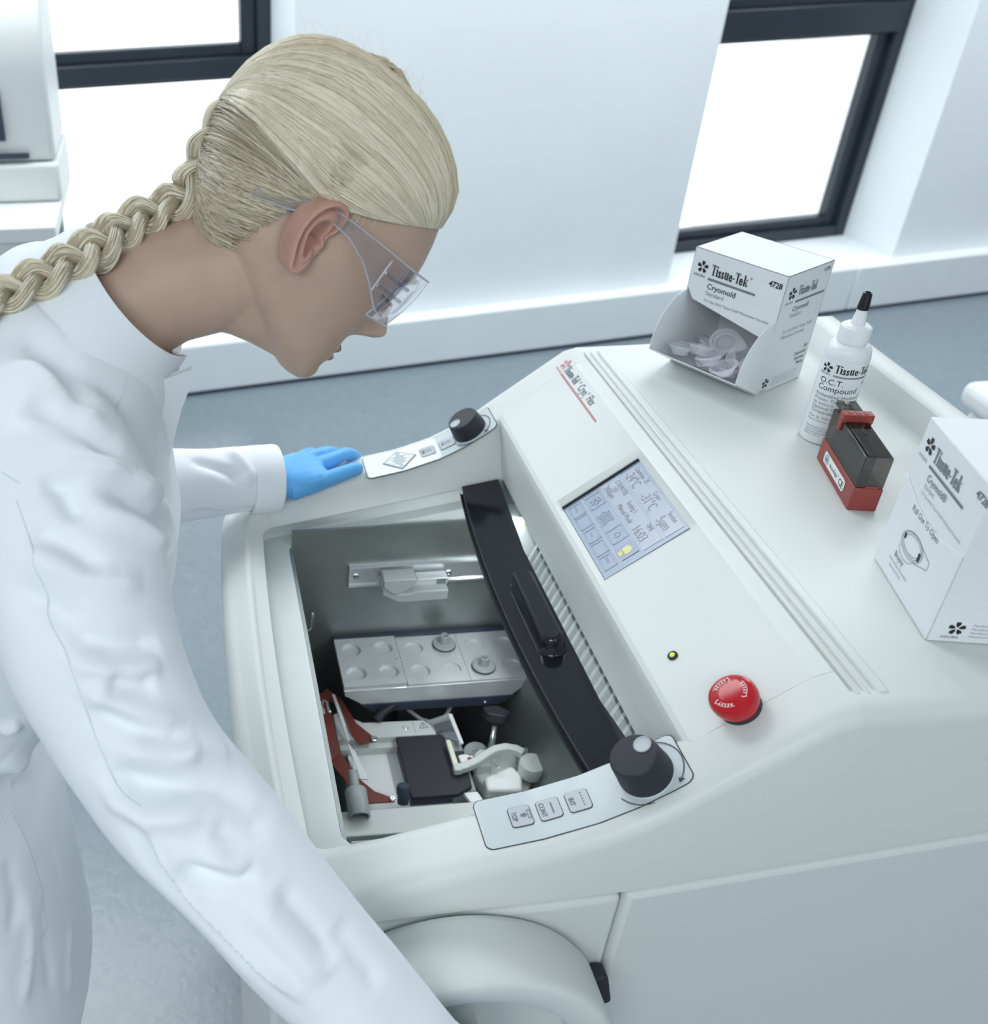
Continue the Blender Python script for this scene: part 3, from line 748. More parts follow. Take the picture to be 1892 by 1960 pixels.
cl_l = bpy.data.lights.new('chamber_lamp', 'AREA'); cl_l.shape = 'RECTANGLE'; cl_l.size = 0.03; cl_l.size_y = 0.40; cl_l.energy = 0.55; cl_l.color = (0.93, 0.99, 1.0)
cl_o = bpy.data.objects.new('chamber_lamp', cl_l); COL.objects.link(cl_o); cl_o.location = (0.402, YC, 0.962); cl_o.rotation_euler = (0, math.radians(28), 0)
# ---------------- rail and heat extractor on the far chamber wall
ra = MB()
yw_ = cy1
ra.prism([(0.0, 0.0), (0.0, 0.0345), (-0.004, 0.0345), (-0.007, 0.033), (-0.007, 0.030), (-0.004, 0.028), (-0.004, 0.0065), (-0.007, 0.0045), (-0.007, 0.0015), (-0.004, 0.0)], 0.2015, 0.46, fr((0, yw_, 0.8365), (0, 1, 0), (0, 0, 1)))
rail = ra.build('wall_rail', M_ALU2, cryo)
def screw(x, y, z, r, n, parent):
    M_ = frz((x, y, z), n)
    s_ = MB(M_).lathe([(r, -0.001), (r, 0.0008), (r * 0.85, 0.0014), (r * 0.5, 0.0014), (r * 0.45, 0.0003), (0.0003, 0.0003)], 16).build('screw', M_CHROME, parent, ang=30)
    return s_
screw(0.211, yw_ - 0.0042, 0.854, 0.0042, (0, -1, 0), rail); screw(0.337, yw_ - 0.0042, 0.851, 0.0042, (0, -1, 0), rail)
ex = MB(); Mx = fr((0, yw_ - 0.008, 0), (1, 0, 0), (0, 0, 1))
ex.prism([(0.241, 0.857), (0.241, 0.846), (0.262, 0.833), (0.268, 0.832), (0.329, 0.833), (0.329, 0.849), (0.285, 0.849), (0.278, 0.846), (0.262, 0.846), (0.252, 0.857)], 0.0, 0.030, Mx)
exo = ex.build('heat_extractor', M_GREYP, cryo, bevel=0.0015)
e2 = MB(); e2.prism([(0.241, 0.8735), (0.241, 0.861), (0.255, 0.8495), (0.262, 0.8485), (0.276, 0.857), (0.284, 0.866), (0.284, 0.8735)], 0.010, 0.034, Mx); e2.build('clamp_plate', M_GREYP, exo, bevel=0.0015)
e3 = MB(); e3.prism([(0.278, 0.8475), (0.290, 0.8585), (0.331, 0.8585), (0.331, 0.8480)], 0.0, 0.016, Mx); e3.build('slider_block', M_ALU, exo, bevel=0.001)
e4 = MB(); e4.box(0.316, 0.328, 0.849, 0.8575, 0.0155, 0.0168, Mx); e4.build('slot', M_STEEL, exo)
screw(0.2530, yw_ - 0.036, 0.853, 0.0034, (0, -1, 0.2), exo)
# steel clip on the front chamber wall
cl = MB(); cl.tube([(cx0 + 0.001, 0.968, 0.862), (cx0 + 0.009, 0.968, 0.866), (cx0 + 0.0125, 0.968, 0.874), (cx0 + 0.0125, 0.968, 0.892)], 0.0014, 8)
cl.box(cx0, cx0 + 0.0015, 0.958, 0.976, 0.850, 0.872); cl.build('wall_clip', M_CHROME, cryo)
# ---------------- handwheel on the near side
HWc = Vector((0.203, 0.5215, 0.796))
Mh = fr(HWc, (1, 0, 0), (0, 0, 1))           # local z = toward the viewer (-Y)
R0 = 0.136
prof = [(R0 * 0.90, 0.0), (R0 * 0.97, 0.004), (R0, 0.012), (R0, 0.0590), (R0 * 0.992, 0.0640), (R0 * 0.972, 0.0672), (R0 * 0.94, 0.0680), (R0 * 0.80, 0.0675), (R0 * 0.77, 0.065), (R0 * 0.75, 0.055), (R0 * 0.72, 0.036), (R0 * 0.5, 0.026), (R0 * 0.22, 0.026), (R0 * 0.20, 0.04), (R0 * 0.18, 0.043), (0.001, 0.044)]
hw = MB(Mh).lathe(prof, 72).build('handwheel', M_CASE, cryo, ang=40)
gp = MB(Mh @ Matrix.Translation((0.0, 0.050, 0.0)))
gp.lathe([(0.013, 0.03), (0.013, 0.075), (0.0165, 0.082), (0.0175, 0.095), (0.0155, 0.118), (0.011, 0.126), (0.001, 0.128)], 24).build('crank_grip', M_CASE, hw)
hl = MB(Mh @ Matrix.Translation((0.135, 0.020, 0.010)) @ Matrix.Rotation(math.radians(14), 4, 'Z'))
hl.prism(rrect(-0.004, 0.012, -0.022, 0.022, 0.005), -0.008, 0.008); hl.build('lock_lever', M_RUBBER, hw, bevel=0.002)
# ------------------------------------------------------------------ inside the chamber
ZP = 0.745
# freezing shelf: dark base, light body, three well plates
shelf = thing('freezing_shelf', (0.31, 1.03, 0.69), 'long grey freezing shelf with round wells along the far chamber wall', 'freezing shelf')
fb_ = MB(fr((0, 1.0865, 0), (1, 0, 0), (0, 0, 1)))
fb_.prism([(0.1845, 0.743), (0.1845, 0.735), (0.216, 0.712), (0.404, 0.709), (0.437, 0.742), (0.437, 0.7445)], 0.0, 0.104)
fb_.build('body', M_ALU, shelf, bevel=0.001)
fn = MB(fr((0, 1.0870, 0), (1, 0, 0), (0, 0, 1))); fn.prism([(0.206, 0.7185), (0.222, 0.704), (0.396, 0.7015), (0.416, 0.7175)], 0.0, 0.1062)
fno = fn.build('base', M_NAVY, shelf, bevel=0.001)
MB().box(0.183, 0.437, 1.079, 1.087, 0.742, 0.7495).build('back_strip', M_NAVY, shelf, bevel=0.0008)
MB(fr((0.3, 1.0865, 0.60), (1, 0, 0), (0, 0, 1))).prism([(-0.02, -0.075), (0.02, -0.075), (0.02, 0.11), (-0.02, 0.11)], 0, 0.02).build('bracket', M_STEEL, shelf)
for x in (0.236, 0.375): screw(x, 0.9808, 0.7095, 0.0022, (0, -1, 0), fno)
def plate(x0, x1, y0, y1, z0, z1, holes, name, R=0.0135, dep=0.0045, pin=False):
    """a plate with real round wells"""
    mb = MB(); n = 20
    xsb = sorted(set([x0, x1] + [(x0 + x1) / 2])); ysb = [y0, (y0 + y1) / 2, y1]
    for (hx, hy) in holes:
        cx0_ = x0 if hx < (x0 + x1) / 2 else (x0 + x1) / 2; cx1_ = (x0 + x1) / 2 if hx < (x0 + x1) / 2 else x1
        cy0_ = y0 if hy < (y0 + y1) / 2 else (y0 + y1) / 2; cy1_ = (y0 + y1) / 2 if hy < (y0 + y1) / 2 else y1
        out = []; inn = []; low = []
        for k in range(n):
            a = 2 * math.pi * k / n; c, s_ = math.cos(a), math.sin(a)
            t = min([(cx1_ - hx) / c if c > 1e-6 else 1e9, (cx0_ - hx) / c if c < -1e-6 else 1e9, (cy1_ - hy) / s_ if s_ > 1e-6 else 1e9, (cy0_ - hy) / s_ if s_ < -1e-6 else 1e9])
            out.append((hx + c * t, hy + s_ * t, z1)); inn.append((hx + c * R, hy + s_ * R, z1)); low.append((hx + c * R, hy + s_ * R, z1 - dep))
        mb.grid([out, inn, low], closed=True); mb.add(low, [tuple(range(n))])
        for (px_, py_) in ((cx0_, cy0_), (cx1_, cy0_), (cx1_, cy1_), (cx0_, cy1_)):
            # corner fill
            a = math.atan2(py_ - hy, px_ - hx) % (2 * math.pi); k = int(a / (2 * math.pi) * n)
            mb.add([out[k % n], out[(k + 1) % n], (px_, py_, z1)], [(0, 1, 2)])
    mb.add([(x0, y0, z0), (x1, y0, z0), (x1, y1, z0), (x0, y1, z0), (x0, y0, z1), (x1, y0, z1), (x1, y1, z1), (x0, y1, z1)], [(0, 1, 5, 4), (1, 2, 6, 5), (2, 3, 7, 6), (3, 0, 4, 7)])
    o = mb.build(name, M_ALU, shelf, smooth=False)
    for (hx, hy) in holes:
        if pin: MB(Matrix.Translation((hx, hy, z1 - dep))).lathe([(0.0028, 0.0002), (0.0001, 0.0002)], 12, cap0=False).build('pin_hole', M_INK, o)
    return o
p1_ = plate(0.1835, 0.2675, 0.984, 1.0785, 0.7425, 0.7500, [(0.204, 1.055), (0.2475, 1.055), (0.204, 1.0085), (0.2475, 1.0085)], 'well_plate')
MB().box(0.1835, 0.2675, 0.9825, 1.0785, 0.7415, 0.7438).build('well_plate_rim', M_ALU2, shelf, bevel=0.0006)
p2_ = plate(0.2690, 0.3530, 0.984, 1.0785, 0.7425, 0.7470, [(0.290, 1.054), (0.332, 1.054), (0.290, 1.0085), (0.332, 1.0085)], 'well_plate', pin=True)
p3_ = plate(0.3535, 0.4370, 0.984, 1.0785, 0.7425, 0.7470, [(0.374, 1.052), (0.416, 1.052), (0.374, 1.0075), (0.416, 1.0065)], 'well_plate', pin=True)
for x, y, p_, z in ((0.1905, 1.031, p1_, 0.7502), (0.2615, 1.031, p1_, 0.7502), (0.276, 1.031, p2_, 0.7472), (0.3475, 1.030, p2_, 0.7472), (0.3595, 1.030, p3_, 0.7472)): screw(x, y, z - 0.0008, 0.0024, (0, 0, 1), p_)
def chuck(x, y, z, label):
    t = thing('specimen_chuck', (x, y, z), label, 'chuck', 'specimen chucks standing on the freezing shelf')
    Mc = Matrix.Translation((x, y, z))
    MB(Mc).lathe([(0.0125, 0.0), (0.0125, 0.0035), (0.0150, 0.0040), (0.0156, 0.0052)], 32).build('base', M_WHITEP, t)
    MB(Mc).lathe([(0.0153, 0.0052), (0.0160, 0.0060), (0.0160, 0.0076), (0.0150, 0.0084)], 32, cap0=False, cap1=False).build('seal_ring', M_RUBBER, t, ang=60)
    MB(Mc).lathe([(0.0155, 0.0078), (0.0152, 0.0094), (0.0140, 0.0104), (0.0068, 0.0110)], 32, cap0=False, cap1=False).build('disc', M_GREYP, t, ang=30)
    MB(Mc).lathe([(0.0068, 0.0108), (0.0064, 0.0130), (0.0062, 0.0225), (0.0056, 0.0232), (0.0040, 0.0232), (0.0036, 0.0225), (0.0036, 0.015), (0.0002, 0.015)], 24, cap0=False).build('stem', M_GREYP, t, ang=30)
    return t
chuck(0.333, 1.055, 0.7425, 'grey specimen chuck with black ring nearest the far chamber wall')
chuck(0.3755, 1.0065, 0.7425, 'grey specimen chuck with black ring beside the black sliding bar')

# ---------------- microtome in the chamber bottom
mic = thing('microtome', (0.29, 0.87, 0.52), 'grey microtome with blade holder and arm in the bottom of the chamber', 'microtome')
MB().box(0.175, 0.34, 0.80, 0.975, 0.52, 0.665).build('base_block', M_GREYP, mic, bevel=0.004)
bm_ = MB(); bm_.prism([(0.170, 0.986), (0.178, 0.990), (0.208, 0.9675), (0.288, 0.9645), (0.300, 0.953), (0.300, 0.938), (0.170, 0.940)], 0.672, 0.700)
beam = bm_.build('rear_beam', M_PALE, mic, bevel=0.0015)
screw(0.262, 0.953, 0.6995, 0.0042, (0, 0, 1), beam)
wt = MB(); Mt_ = Matrix.Translation((0.286, 0.954, 0.7004))
for a, b, c in (((-0.0058, -0.0042), (0.0058, -0.0042), 1), ((0.0058, -0.0042), (0, 0.0060), 1), ((0, 0.0060), (-0.0058, -0.0042), 1)):
    a = Vector(a); b = Vector(b); n_ = Vector((-(b - a).y, (b - a).x)).normalized() * 0.00045
    wt.add([(*(a - n_), 0), (*(b - n_), 0), (*(b + n_), 0), (*(a + n_), 0)], [(0, 1, 2, 3)], Mt_)
quad(wt, -0.0005, 0.0005, -0.0012, 0.0028, Mt_); quad(wt, -0.0005, 0.0005, -0.0030, -0.0020, Mt_); quad(wt, -0.0128, -0.0124, -0.013, 0.011, Mt_)
wt.build('warning_mark', M_GINK, beam)
MB().box(0.172, 0.30, 0.930, 0.940, 0.668, 0.690).build('beam_step', M_PALE, mic, bevel=0.001)
MB().box(0.186, 0.30, 0.826, 0.932, 0.664, 0.678).build('bed_plate', M_WHITEP, mic, bevel=0.001)
MB().box(0.181, 0.1865, 0.83, 0.935, 0.664, 0.684).build('bed_edge', M_CHROME, mic, bevel=0.0008)
MB().box(0.150, 0.33, 0.788, 0.826, 0.655, 0.697).build('front_beam', M_PALE, mic, bevel=0.0015)
bp_ = MB(); bp_.prism([(0.2455, 0.836), (0.303, 0.836), (0.324, 0.8465), (0.3285, 0.906), (0.310, 0.9065), (0.309, 0.936), (0.246, 0.9375)], 0.694, 0.7005)
bp_.build('blade_plate', M_RUBBER, mic, bevel=0.0015)
MB().box(0.247, 0.30, 0.842, 0.93, 0.678, 0.694).build('blade_plate_base', M_NAVY, mic, bevel=0.001)
MB().box(0.300, 0.330, 0.845, 0.93, 0.66, 0.694).build('blade_clamp', M_GREYP, mic, bevel=0.002)
def slab(P, thick, nrm, m, name, bev=0.0):
    """polygon given by 3D points, thickened along nrm"""
    n = len(P); nv = Vector(nrm).normalized() * thick
    mb = MB(); mb.add([tuple(p) for p in P] + [tuple(Vector(p) + nv) for p in P], [tuple(reversed(range(n))), tuple(range(n, 2 * n))] + [(i, (i + 1) % n, n + (i + 1) % n, n + i) for i in range(n)])
    return mb.build(name, m, mic, bevel=bev)
# white tab and clear guide plate
slab([(0.321, 0.9665, 0.703), (0.327, 0.9655, 0.703), (0.3295, 0.913, 0.703), (0.3245, 0.9125, 0.703)], 0.004, (0, 0, 1), M_WHITEP, 'white_tab', 0.001)
slab([(0.292, 0.960, 0.701), (0.321, 0.9655, 0.706), (0.3235, 0.914, 0.706), (0.305, 0.93, 0.701)], 0.0015, (0, 0, 1), M_CLEAR, 'guide_plate')
slab([(0.312, 0.842, 0.690), (0.330, 0.842, 0.690), (0.334, 0.828, 0.690), (0.318, 0.826, 0.690)], 0.006, (0, 0, 1), M_WHITEP, 'lower_tab', 0.001)
# maroon knife guard
def plate3(P, name, th=0.0022, m=None):
    a, b, c = Vector(P[0]), Vector(P[1]), Vector(P[2]); nrm = (b - a).cross(c - a)
    return slab(P, th, nrm, m or M_RED, name, 0.0006)
gd = [(0.151, 1.006, 0.715), (0.166, 1.020, 0.715), (0.170, 0.916, 0.700), (0.154, 0.903, 0.700)]
plate3(gd, 'knife_guard')
plate3([(0.154, 0.908, 0.698), (0.170, 0.918, 0.700), (0.187, 0.873, 0.700), (0.203, 0.851, 0.700), (0.224, 0.8365, 0.702), (0.224, 0.831, 0.702), (0.190, 0.833, 0.700), (0.176, 0.856, 0.698), (0.162, 0.890, 0.697)], 'knife_guard')
plate3([(0.177, 1.006, 0.708), (0.183, 1.004, 0.712), (0.197, 0.962, 0.706), (0.217, 0.938, 0.702), (0.217, 0.930, 0.702), (0.196, 0.928, 0.700), (0.183, 0.958, 0.702)], 'knife_guard')
plate3([(0.151, 1.006, 0.714), (0.166, 1.020, 0.716), (0.181, 1.006, 0.712), (0.178, 0.998, 0.707)], 'knife_guard')
screw(0.2165, 0.934, 0.704, 0.0042, (0, 0, 1), mic); screw(0.222, 0.834, 0.704, 0.0036, (0, 0, 1), mic)
slab([(0.171, 1.006, 0.716), (0.175, 1.003, 0.717), (0.186, 0.932, 0.705), (0.181, 0.930, 0.704)], 0.003, (0, 0, 1), M_WHITEP, 'anti_roll_plate', 0.0006)
slab([(0.174, 0.996, 0.714), (0.180, 0.986, 0.716), (0.190, 0.918, 0.706), (0.186, 0.914, 0.704)], 0.002, (0, 0, 1), M_CLEAR, 'anti_roll_glass')
slab([(0.180, 0.930, 0.704), (0.188, 0.914, 0.704), (0.198, 0.868, 0.701), (0.188, 0.870, 0.700)], 0.002, (0, 0, 1), M_WHITEP, 'guard_sleeve', 0.0005)
cp_ = MB(); cp_.tube([(0.1545, 0.988, 0.716), (0.158, 0.991, 0.7225), (0.162, 0.986, 0.7225), (0.1635, 0.972, 0.717)], 0.0022, 8); cp_.box(0.150, 0.158, 0.972, 0.990, 0.711, 0.7165); cp_.build('spring_clip', M_CHROME, mic)
# tube handle and black knob at the front
Mtb = fr((0.1775, 0.812, 0.702), (1, 0, 0), None, (-0.02, 1, 0.25))
MB(Mtb).lathe([(0.0105, 0.004), (0.0105, 0.0), (0.0125, -0.001), (0.0135, 0.001), (0.0135, 0.034), (0.0120, 0.036), (0.006, 0.036), (0.006, 0.06)], 28, cap0=False).build('clamp_tube', M_GREYP, mic, ang=40)
MB(Mtb).lathe([(0.0106, 0.004), (0.0002, 0.004)], 28, cap0=False).build('tube_bore', M_STEEL, mic)
MB(frz((0.236, 0.838, 0.690), (0.06, 0.35, 1))).lathe([(0.007, 0), (0.007, 0.010), (0.0085, 0.013), (0.0088, 0.021), (0.0075, 0.024), (0.0005, 0.0245)], 22).build('small_knob', M_NAVY, mic, ang=40)
# black lever and clear hose
MB().tube([(0.226, 0.968, 0.702), (0.234, 0.974, 0.708), (0.262, 0.9905, 0.712), (0.281, 1.0015, 0.715), (0.284, 1.003, 0.7155)], [0.0065, 0.006, 0.005, 0.0062, 0.003], 12).build('lever', M_RUBBER, mic, ang=60)
MB().tube([(0.274, 0.996, 0.690), (0.290, 0.981, 0.684), (0.306, 0.975, 0.682), (0.322, 0.979, 0.686), (0.334, 0.994, 0.694), (0.338, 1.01, 0.69)], 0.0030, 10).build('hose', mat('milky_hose', (0.62, 0.64, 0.64), 0.2, trans=0.5, var=0.02), mic, ang=80)
# specimen head and swing arm
MB(frz((0.353, 0.925, 0.664), (-0.2, -0.3, 1))).lathe([(0.016, 0), (0.017, 0.002), (0.017, 0.012), (0.0155, 0.0135), (0.005, 0.0135), (0.004, 0.012), (0.0002, 0.012)], 28).build('orientation_disc', M_GREYP, mic, ang=40)
hb = MB(); hb.prism([(0.338, 0.888), (0.372, 0.926), (0.392, 0.929), (0.412, 0.915), (0.418, 0.885), (0.40, 0.85), (0.35, 0.845)], 0.60, 0.680); hb.build('specimen_head', M_PALE, mic, bevel=0.003)
hp_ = MB(); hp_.prism([(0.333, 0.896), (0.352, 0.913), (0.366, 0.906), (0.358, 0.884), (0.340, 0.882)], 0.680, 0.694); ho = hp_.build('scale_block', M_PALE, mic, bevel=0.0015)
sk = MB(Matrix.Translation((0.350, 0.897, 0.6943)))
for k in range(9):
    a = math.radians(-20 + k * 14); quad(sk, 0.003, 0.0105 if k % 2 else 0.0085, -0.00025, 0.00025, Matrix.Translation((0.347, 0.893, 0.6943)) @ Matrix.Rotation(a, 4, 'Z'))
sk.build('scale_mark', M_INK, ho)
screw(0.3385, 0.900, 0.694, 0.0036, (0, 0, 1), ho); screw(0.361, 0.899, 0.694, 0.0036, (0, 0, 1), ho)
MB(frz((0.368, 0.9155, 0.690), (0.13, 0.36, 0.9))).lathe([(0.0042, 0), (0.0042, 0.020), (0.0034, 0.021), (0.0034, 0.040)], 18).build('knob_stem', M_CHROME, mic, ang=40)
bk = MB(frz((0.3735, 0.9305, 0.7275), (0.13, 0.36, 0.9)))
bk.lathe([(0.006, -0.008), (0.0065, 0.0)], 20)
def lobed(mb, R, amp, lobes, z0, z1, n=60, ch=0.0015):
    def ringp(r0, z): return [((r0 + amp * math.cos(lobes * 2 * math.pi * k / n)) * math.cos(2 * math.pi * k / n), (r0 + amp * math.cos(lobes * 2 * math.pi * k / n)) * math.sin(2 * math.pi * k / n), z) for k in range(n)]
    L = [ringp(R - ch, z0), ringp(R, z0 + ch), ringp(R, z1 - ch), ringp(R - ch, z1), ringp(R * 0.7, z1 - 0.0002)]
    mb.grid(L, closed=True); mb.add(L[-1], [tuple(range(n))]); mb.add(L[0], [tuple(reversed(range(n)))])
lobed(bk, 0.0165, 0.0012, 5, 0.0, 0.012); bk.build('clamp_knob', M_RUBBER, mic, ang=40)
wk = MB(frz((0.405, 0.898, 0.676), (0.75, -0.30, 0.55))); lobed(wk, 0.0175, 0.0011, 14, 0.0, 0.016, n=112); wk.build('fluted_knob', M_GREYP, mic, ang=35)
# swing arm: curved bar in plan
arm_c = [(0.3135, 0.8700), (0.322, 0.8725), (0.337, 0.8790), (0.352, 0.8885), (0.366, 0.8960), (0.380, 0.8985), (0.392, 0.8945), (0.400, 0.8870)]
top_ = []; bot_ = []
for i, p in enumerate(arm_c):
    a = Vector(arm_c[max(0, i - 1)]); b = Vector(arm_c[min(len(arm_c) - 1, i + 1)]); n_ = Vector((-(b - a).y, (b - a).x)).normalized()
    top_.append(tuple(Vector(p) + n_ * 0.0052)); bot_.append(tuple(Vector(p) - n_ * 0.0052))
sa_ = MB(); sa_.prism(list(reversed(top_)) + bot_, 0.702, 0.712) if False else sa_.prism(bot_ + list(reversed(top_)), 0.702, 0.712)
sa_.build('swing_arm', M_PALE, mic, bevel=0.0015)
MB().box(0.3055, 0.3150, 0.864, 0.876, 0.702, 0.712).build('arm_foot', M_PALE, mic, bevel=0.0012)
slab([(0.3055, 0.914, 0.708), (0.3115, 0.914, 0.708), (0.3135, 0.869, 0.704), (0.3065, 0.869, 0.704)], 0.0055, (0, 0, 1), M_CREAM, 'arm_pad', 0.001)
MB(Matrix.Translation((0.4075, 0.871, 0.690))).lathe([(0.017, 0), (0.017, 0.016), (0.0155, 0.018), (0.0022, 0.018), (0.0016, 0.0172), (0.0002, 0.0172)], 36).build('arm_hub', M_PALE, mic, ang=40)
MB().tube([(0.362, 0.880, 0.704), (0.364, 0.872, 0.702)], 0.0022, 10).build('arm_pin', M_CHROME, mic)
screw(0.428, 0.862, 0.69, 0.005, (0, 0, 1), mic)
sb_ = MB(); sb_.prism([(0.345, 0.868), (0.386, 0.884), (0.394, 0.866), (0.388, 0.842), (0.345, 0.846)], 0.66, 0.692); sb_.build('head_shroud', M_WHITEP, mic, bevel=0.004)
sp_ = MB(); sp_.prism([(0.318, 0.897), (0.3285, 0.8985), (0.338, 0.892), (0.340, 0.884), (0.330, 0.879), (0.319, 0.882)], 0.690, 0.703); spo = sp_.build('specimen_block', M_WHITEP, mic, bevel=0.002)
MB(Matrix.Translation((0.3315, 0.8885, 0.7032))).lathe([(0.0032, 0), (0.0025, 0.0008), (0.0004, 0.001)], 12).build('tissue', mat('tissue_red', (0.22, 0.035, 0.03), 0.4, var=0.2, vscale=200), spo)

# ------------------------------------------------------------------ things on the deck
ZD = 1.1277
M_CARD = mat('white_card', (0.80, 0.84, 0.87), 0.5, bump=0.03, bscale=900, var=0.01)
M_CARD2 = mat('card_inside', (0.74, 0.76, 0.76), 0.6, var=0.02)
def wall_quad(mb, P, th, n):
    nv = Vector(n).normalized() * th; k = len(P)
    mb.add([tuple(p) for p in P] + [tuple(Vector(p) + nv) for p in P], [tuple(range(k)), tuple(reversed(range(k, 2 * k)))] + [(i, k + i, k + (i + 1) % k, (i + 1) % k) for i in range(k)])
# dispenser box: local frame u along front (far-left -> near-right), v to the back, w up
BO = Vector((0.6035, 1.131, ZD)); BU = (Vector((0.6625, 1.0275, 0)) - Vector((0.6035, 1.131, 0))); BWd = BU.length; BU.normalize(); BV = Vector((-BU.y, BU.x, 0)); 
if BV.x < 0: BV = -BV
BD, BH = 0.088, 0.147
MBX = fr(BO, BU, None, (0, 0, 1))
# local y of MBX = z x u ; make sure it points to the box's back
sgn = 1 if (MBX.to_3x3() @ Vector((0, 1, 0))).dot(BV) > 0 else -1
box1 = thing('mold_dispenser_box', (0.665, 1.10, ZD), 'white card dispenser box with an open front tray of clear molds', 'box')
def bp3(u, v, w_): return (u, sgn * v, w_)
def bpoly(name, P, m=None, th=0.0008, par=None):
    a, b, c = (MBX @ Vector(bp3(*q)) for q in P[:3])
    nrm = (b - a).cross(c - a)
    cen = MBX @ Vector(bp3(BWd / 2, BD / 2, BH / 2))
    if nrm.dot(cen - a) < 0: nrm = -nrm
    mb = MB(); wall_quad(mb, [MBX @ Vector(bp3(*q)) for q in P], th, nrm)
    return mb.build(name, m or M_CARD, par or box1)
W_ = BWd
OPN = 0.088     # height of the opening
bpoly('front_panel', [(0, 0, OPN + 0.012), (0.010, 0, OPN - 0.002), (W_ - 0.014, 0, OPN - 0.018), (W_, 0, OPN - 0.010), (W_, 0, BH), (0, 0, BH)])
bpoly('side_wall', [(W_, 0, 0), (W_, BD, 0.002), (W_, BD, BH), (W_, 0, BH)])
bpoly('side_wall', [(0, 0, 0), (0, BD, 0), (0, BD, BH), (0, 0, BH)])
bpoly('back_wall', [(0, BD, 0), (W_, BD, 0), (W_, BD, BH), (0, BD, BH)])
bpoly('top_flap', [(0, 0, BH), (W_, 0, BH), (W_, BD, BH), (0, BD, BH)])
bpoly('bottom', [(0, 0, 0.001), (W_, 0, 0.001), (W_, BD, 0.001), (0, BD, 0.001)])
# tray: sloping front and two curved wings
TF, TH = 0.050, 0.030
bpoly('tray_front', [(0, 0, 0.002), (W_, 0, 0.002), (W_, -TF, TH), (0, -TF, TH)])
for u in (0, W_):
    P = [(u, 0, 0.002), (u, -TF, TH)]
    for k in range(1, 12):
        a = k / 11 * math.pi / 2
        P.append((u, -TF * math.cos(a) + 0.0, TH + (OPN - TH + 0.006) * math.sin(a)))
    bpoly('tray_wing', P)
# print on the front and the side
MF = fr(MBX @ Vector(bp3(0, -0.0004, 0)), BU, (0, 0, 1))
MSd = fr(MBX @ Vector(bp3(W_ + 0.0004, 0, 0)), BV, (0, 0, 1))
ink = MB(); gk = MB(); inkF = ink; gkF = gk
def wordmark(mb, M, h, xs, fl=True):
    return tissue_tek(mb, h, M, xs)
flower(ink, MF @ Matrix.Translation((0.0145, 0.1265, 0)), 0.0078)
wm = wordmark(ink, MF @ Matrix.Translation((0.0265, 0.1205, 0)), 0.0125, 0.62)
text(ink, 'SAKURA', 0.0042, MF @ Matrix.Translation((0.0045, 0.1145, 0)), xs=1.0)
text(ink, '®', 0.004, MF @ Matrix.Translation((0.0265 + wm + 0.001, 0.130, 0)))
for i in range(58): quad(ink, 0.0245 + i * 0.00107, 0.0245 + i * 0.00107 + 0.0006, 0.1135, 0.1165, MF)
text(ink, '4728', 0.0090, MF @ Matrix.Translation((0.0985, 0.1305, 0)), bold=0.00025, xs=0.9)
text(ink, 'Cryomold', 0.0092, MF @ Matrix.Translation((0.0255, 0.1035, 0)), bold=0.0001)
text(gk, '®', 0.004, MF @ Matrix.Translation((0.0605, 0.1070, 0)))
text(gk, 'Standard', 0.0068, MF @ Matrix.Translation((0.0255, 0.0960, 0))); text(gk, 'For Use With Tissue-Tek® Microtome Cryostats', 0.0046, MF @ Matrix.Translation((0.0255, 0.0880, 0)), xs=0.92)
flower(ink, MSd @ Matrix.Translation((0.0165, 0.1235, 0)), 0.0078)
wordmark(gk, MSd @ Matrix.Translation((0.0280, 0.1190, 0)), 0.0115, 0.52)
text(gk, 'SAKURA', 0.0040, MSd @ Matrix.Translation((0.0065, 0.1115, 0)))
quad(gk, 0.027, 0.084, 0.1105, 0.1128, MSd)
text(gk, '4728', 0.0062, MSd @ Matrix.Translation((0.0700, 0.1375, 0)), bold=0.0001)
text(gk, 'Cryomold', 0.0085, MSd @ Matrix.Translation((0.0260, 0.1000, 0)), bold=0.00006, xs=0.9); 
lk = MB()
text(lk, 'Standard', 0.0068, MSd @ Matrix.Translation((0.0240, 0.0925, 0)), xs=0.9)
text(lk, 'For Use With Tissue-Tek®', 0.0062, MSd @ Matrix.Translation((0.0190, 0.0740, 0)), xs=0.85); text(lk, 'Microtome Cryostats', 0.0062, MSd @ Matrix.Translation((0.0190, 0.0670, 0)), xs=0.85)
for k, s in enumerate(('100', 'Disposable', 'Specimen', 'Molds')): text(gk, s, 0.0062, MSd @ Matrix.Translation((0.083, 0.0430 - k * 0.0068, 0)), xs=0.85, align='RIGHT', bold=0.00005)
flower(ink, MSd @ Matrix.Translation((0.0135, 0.0135, 0)), 0.0068)
text(gk, 'SAKURA', 0.0034, MSd @ Matrix.Translation((0.0050, 0.0035, 0)))
for k in range(4):
    text(lk, 'Manufactured for Sakura Finetek USA, Inc., Torrance, CA', 0.0024, MSd @ Matrix.Translation((0.026, 0.0165 - k * 0.0032, 0)), xs=0.9)
for mb_, nm_, mm_ in ((ink, 'black_print', M_INK), (gk, 'grey_print', M_GINK), (lk, 'small_print', M_LINK)): tag(mb_.build(nm_, mm_, box1), kind='stuff')
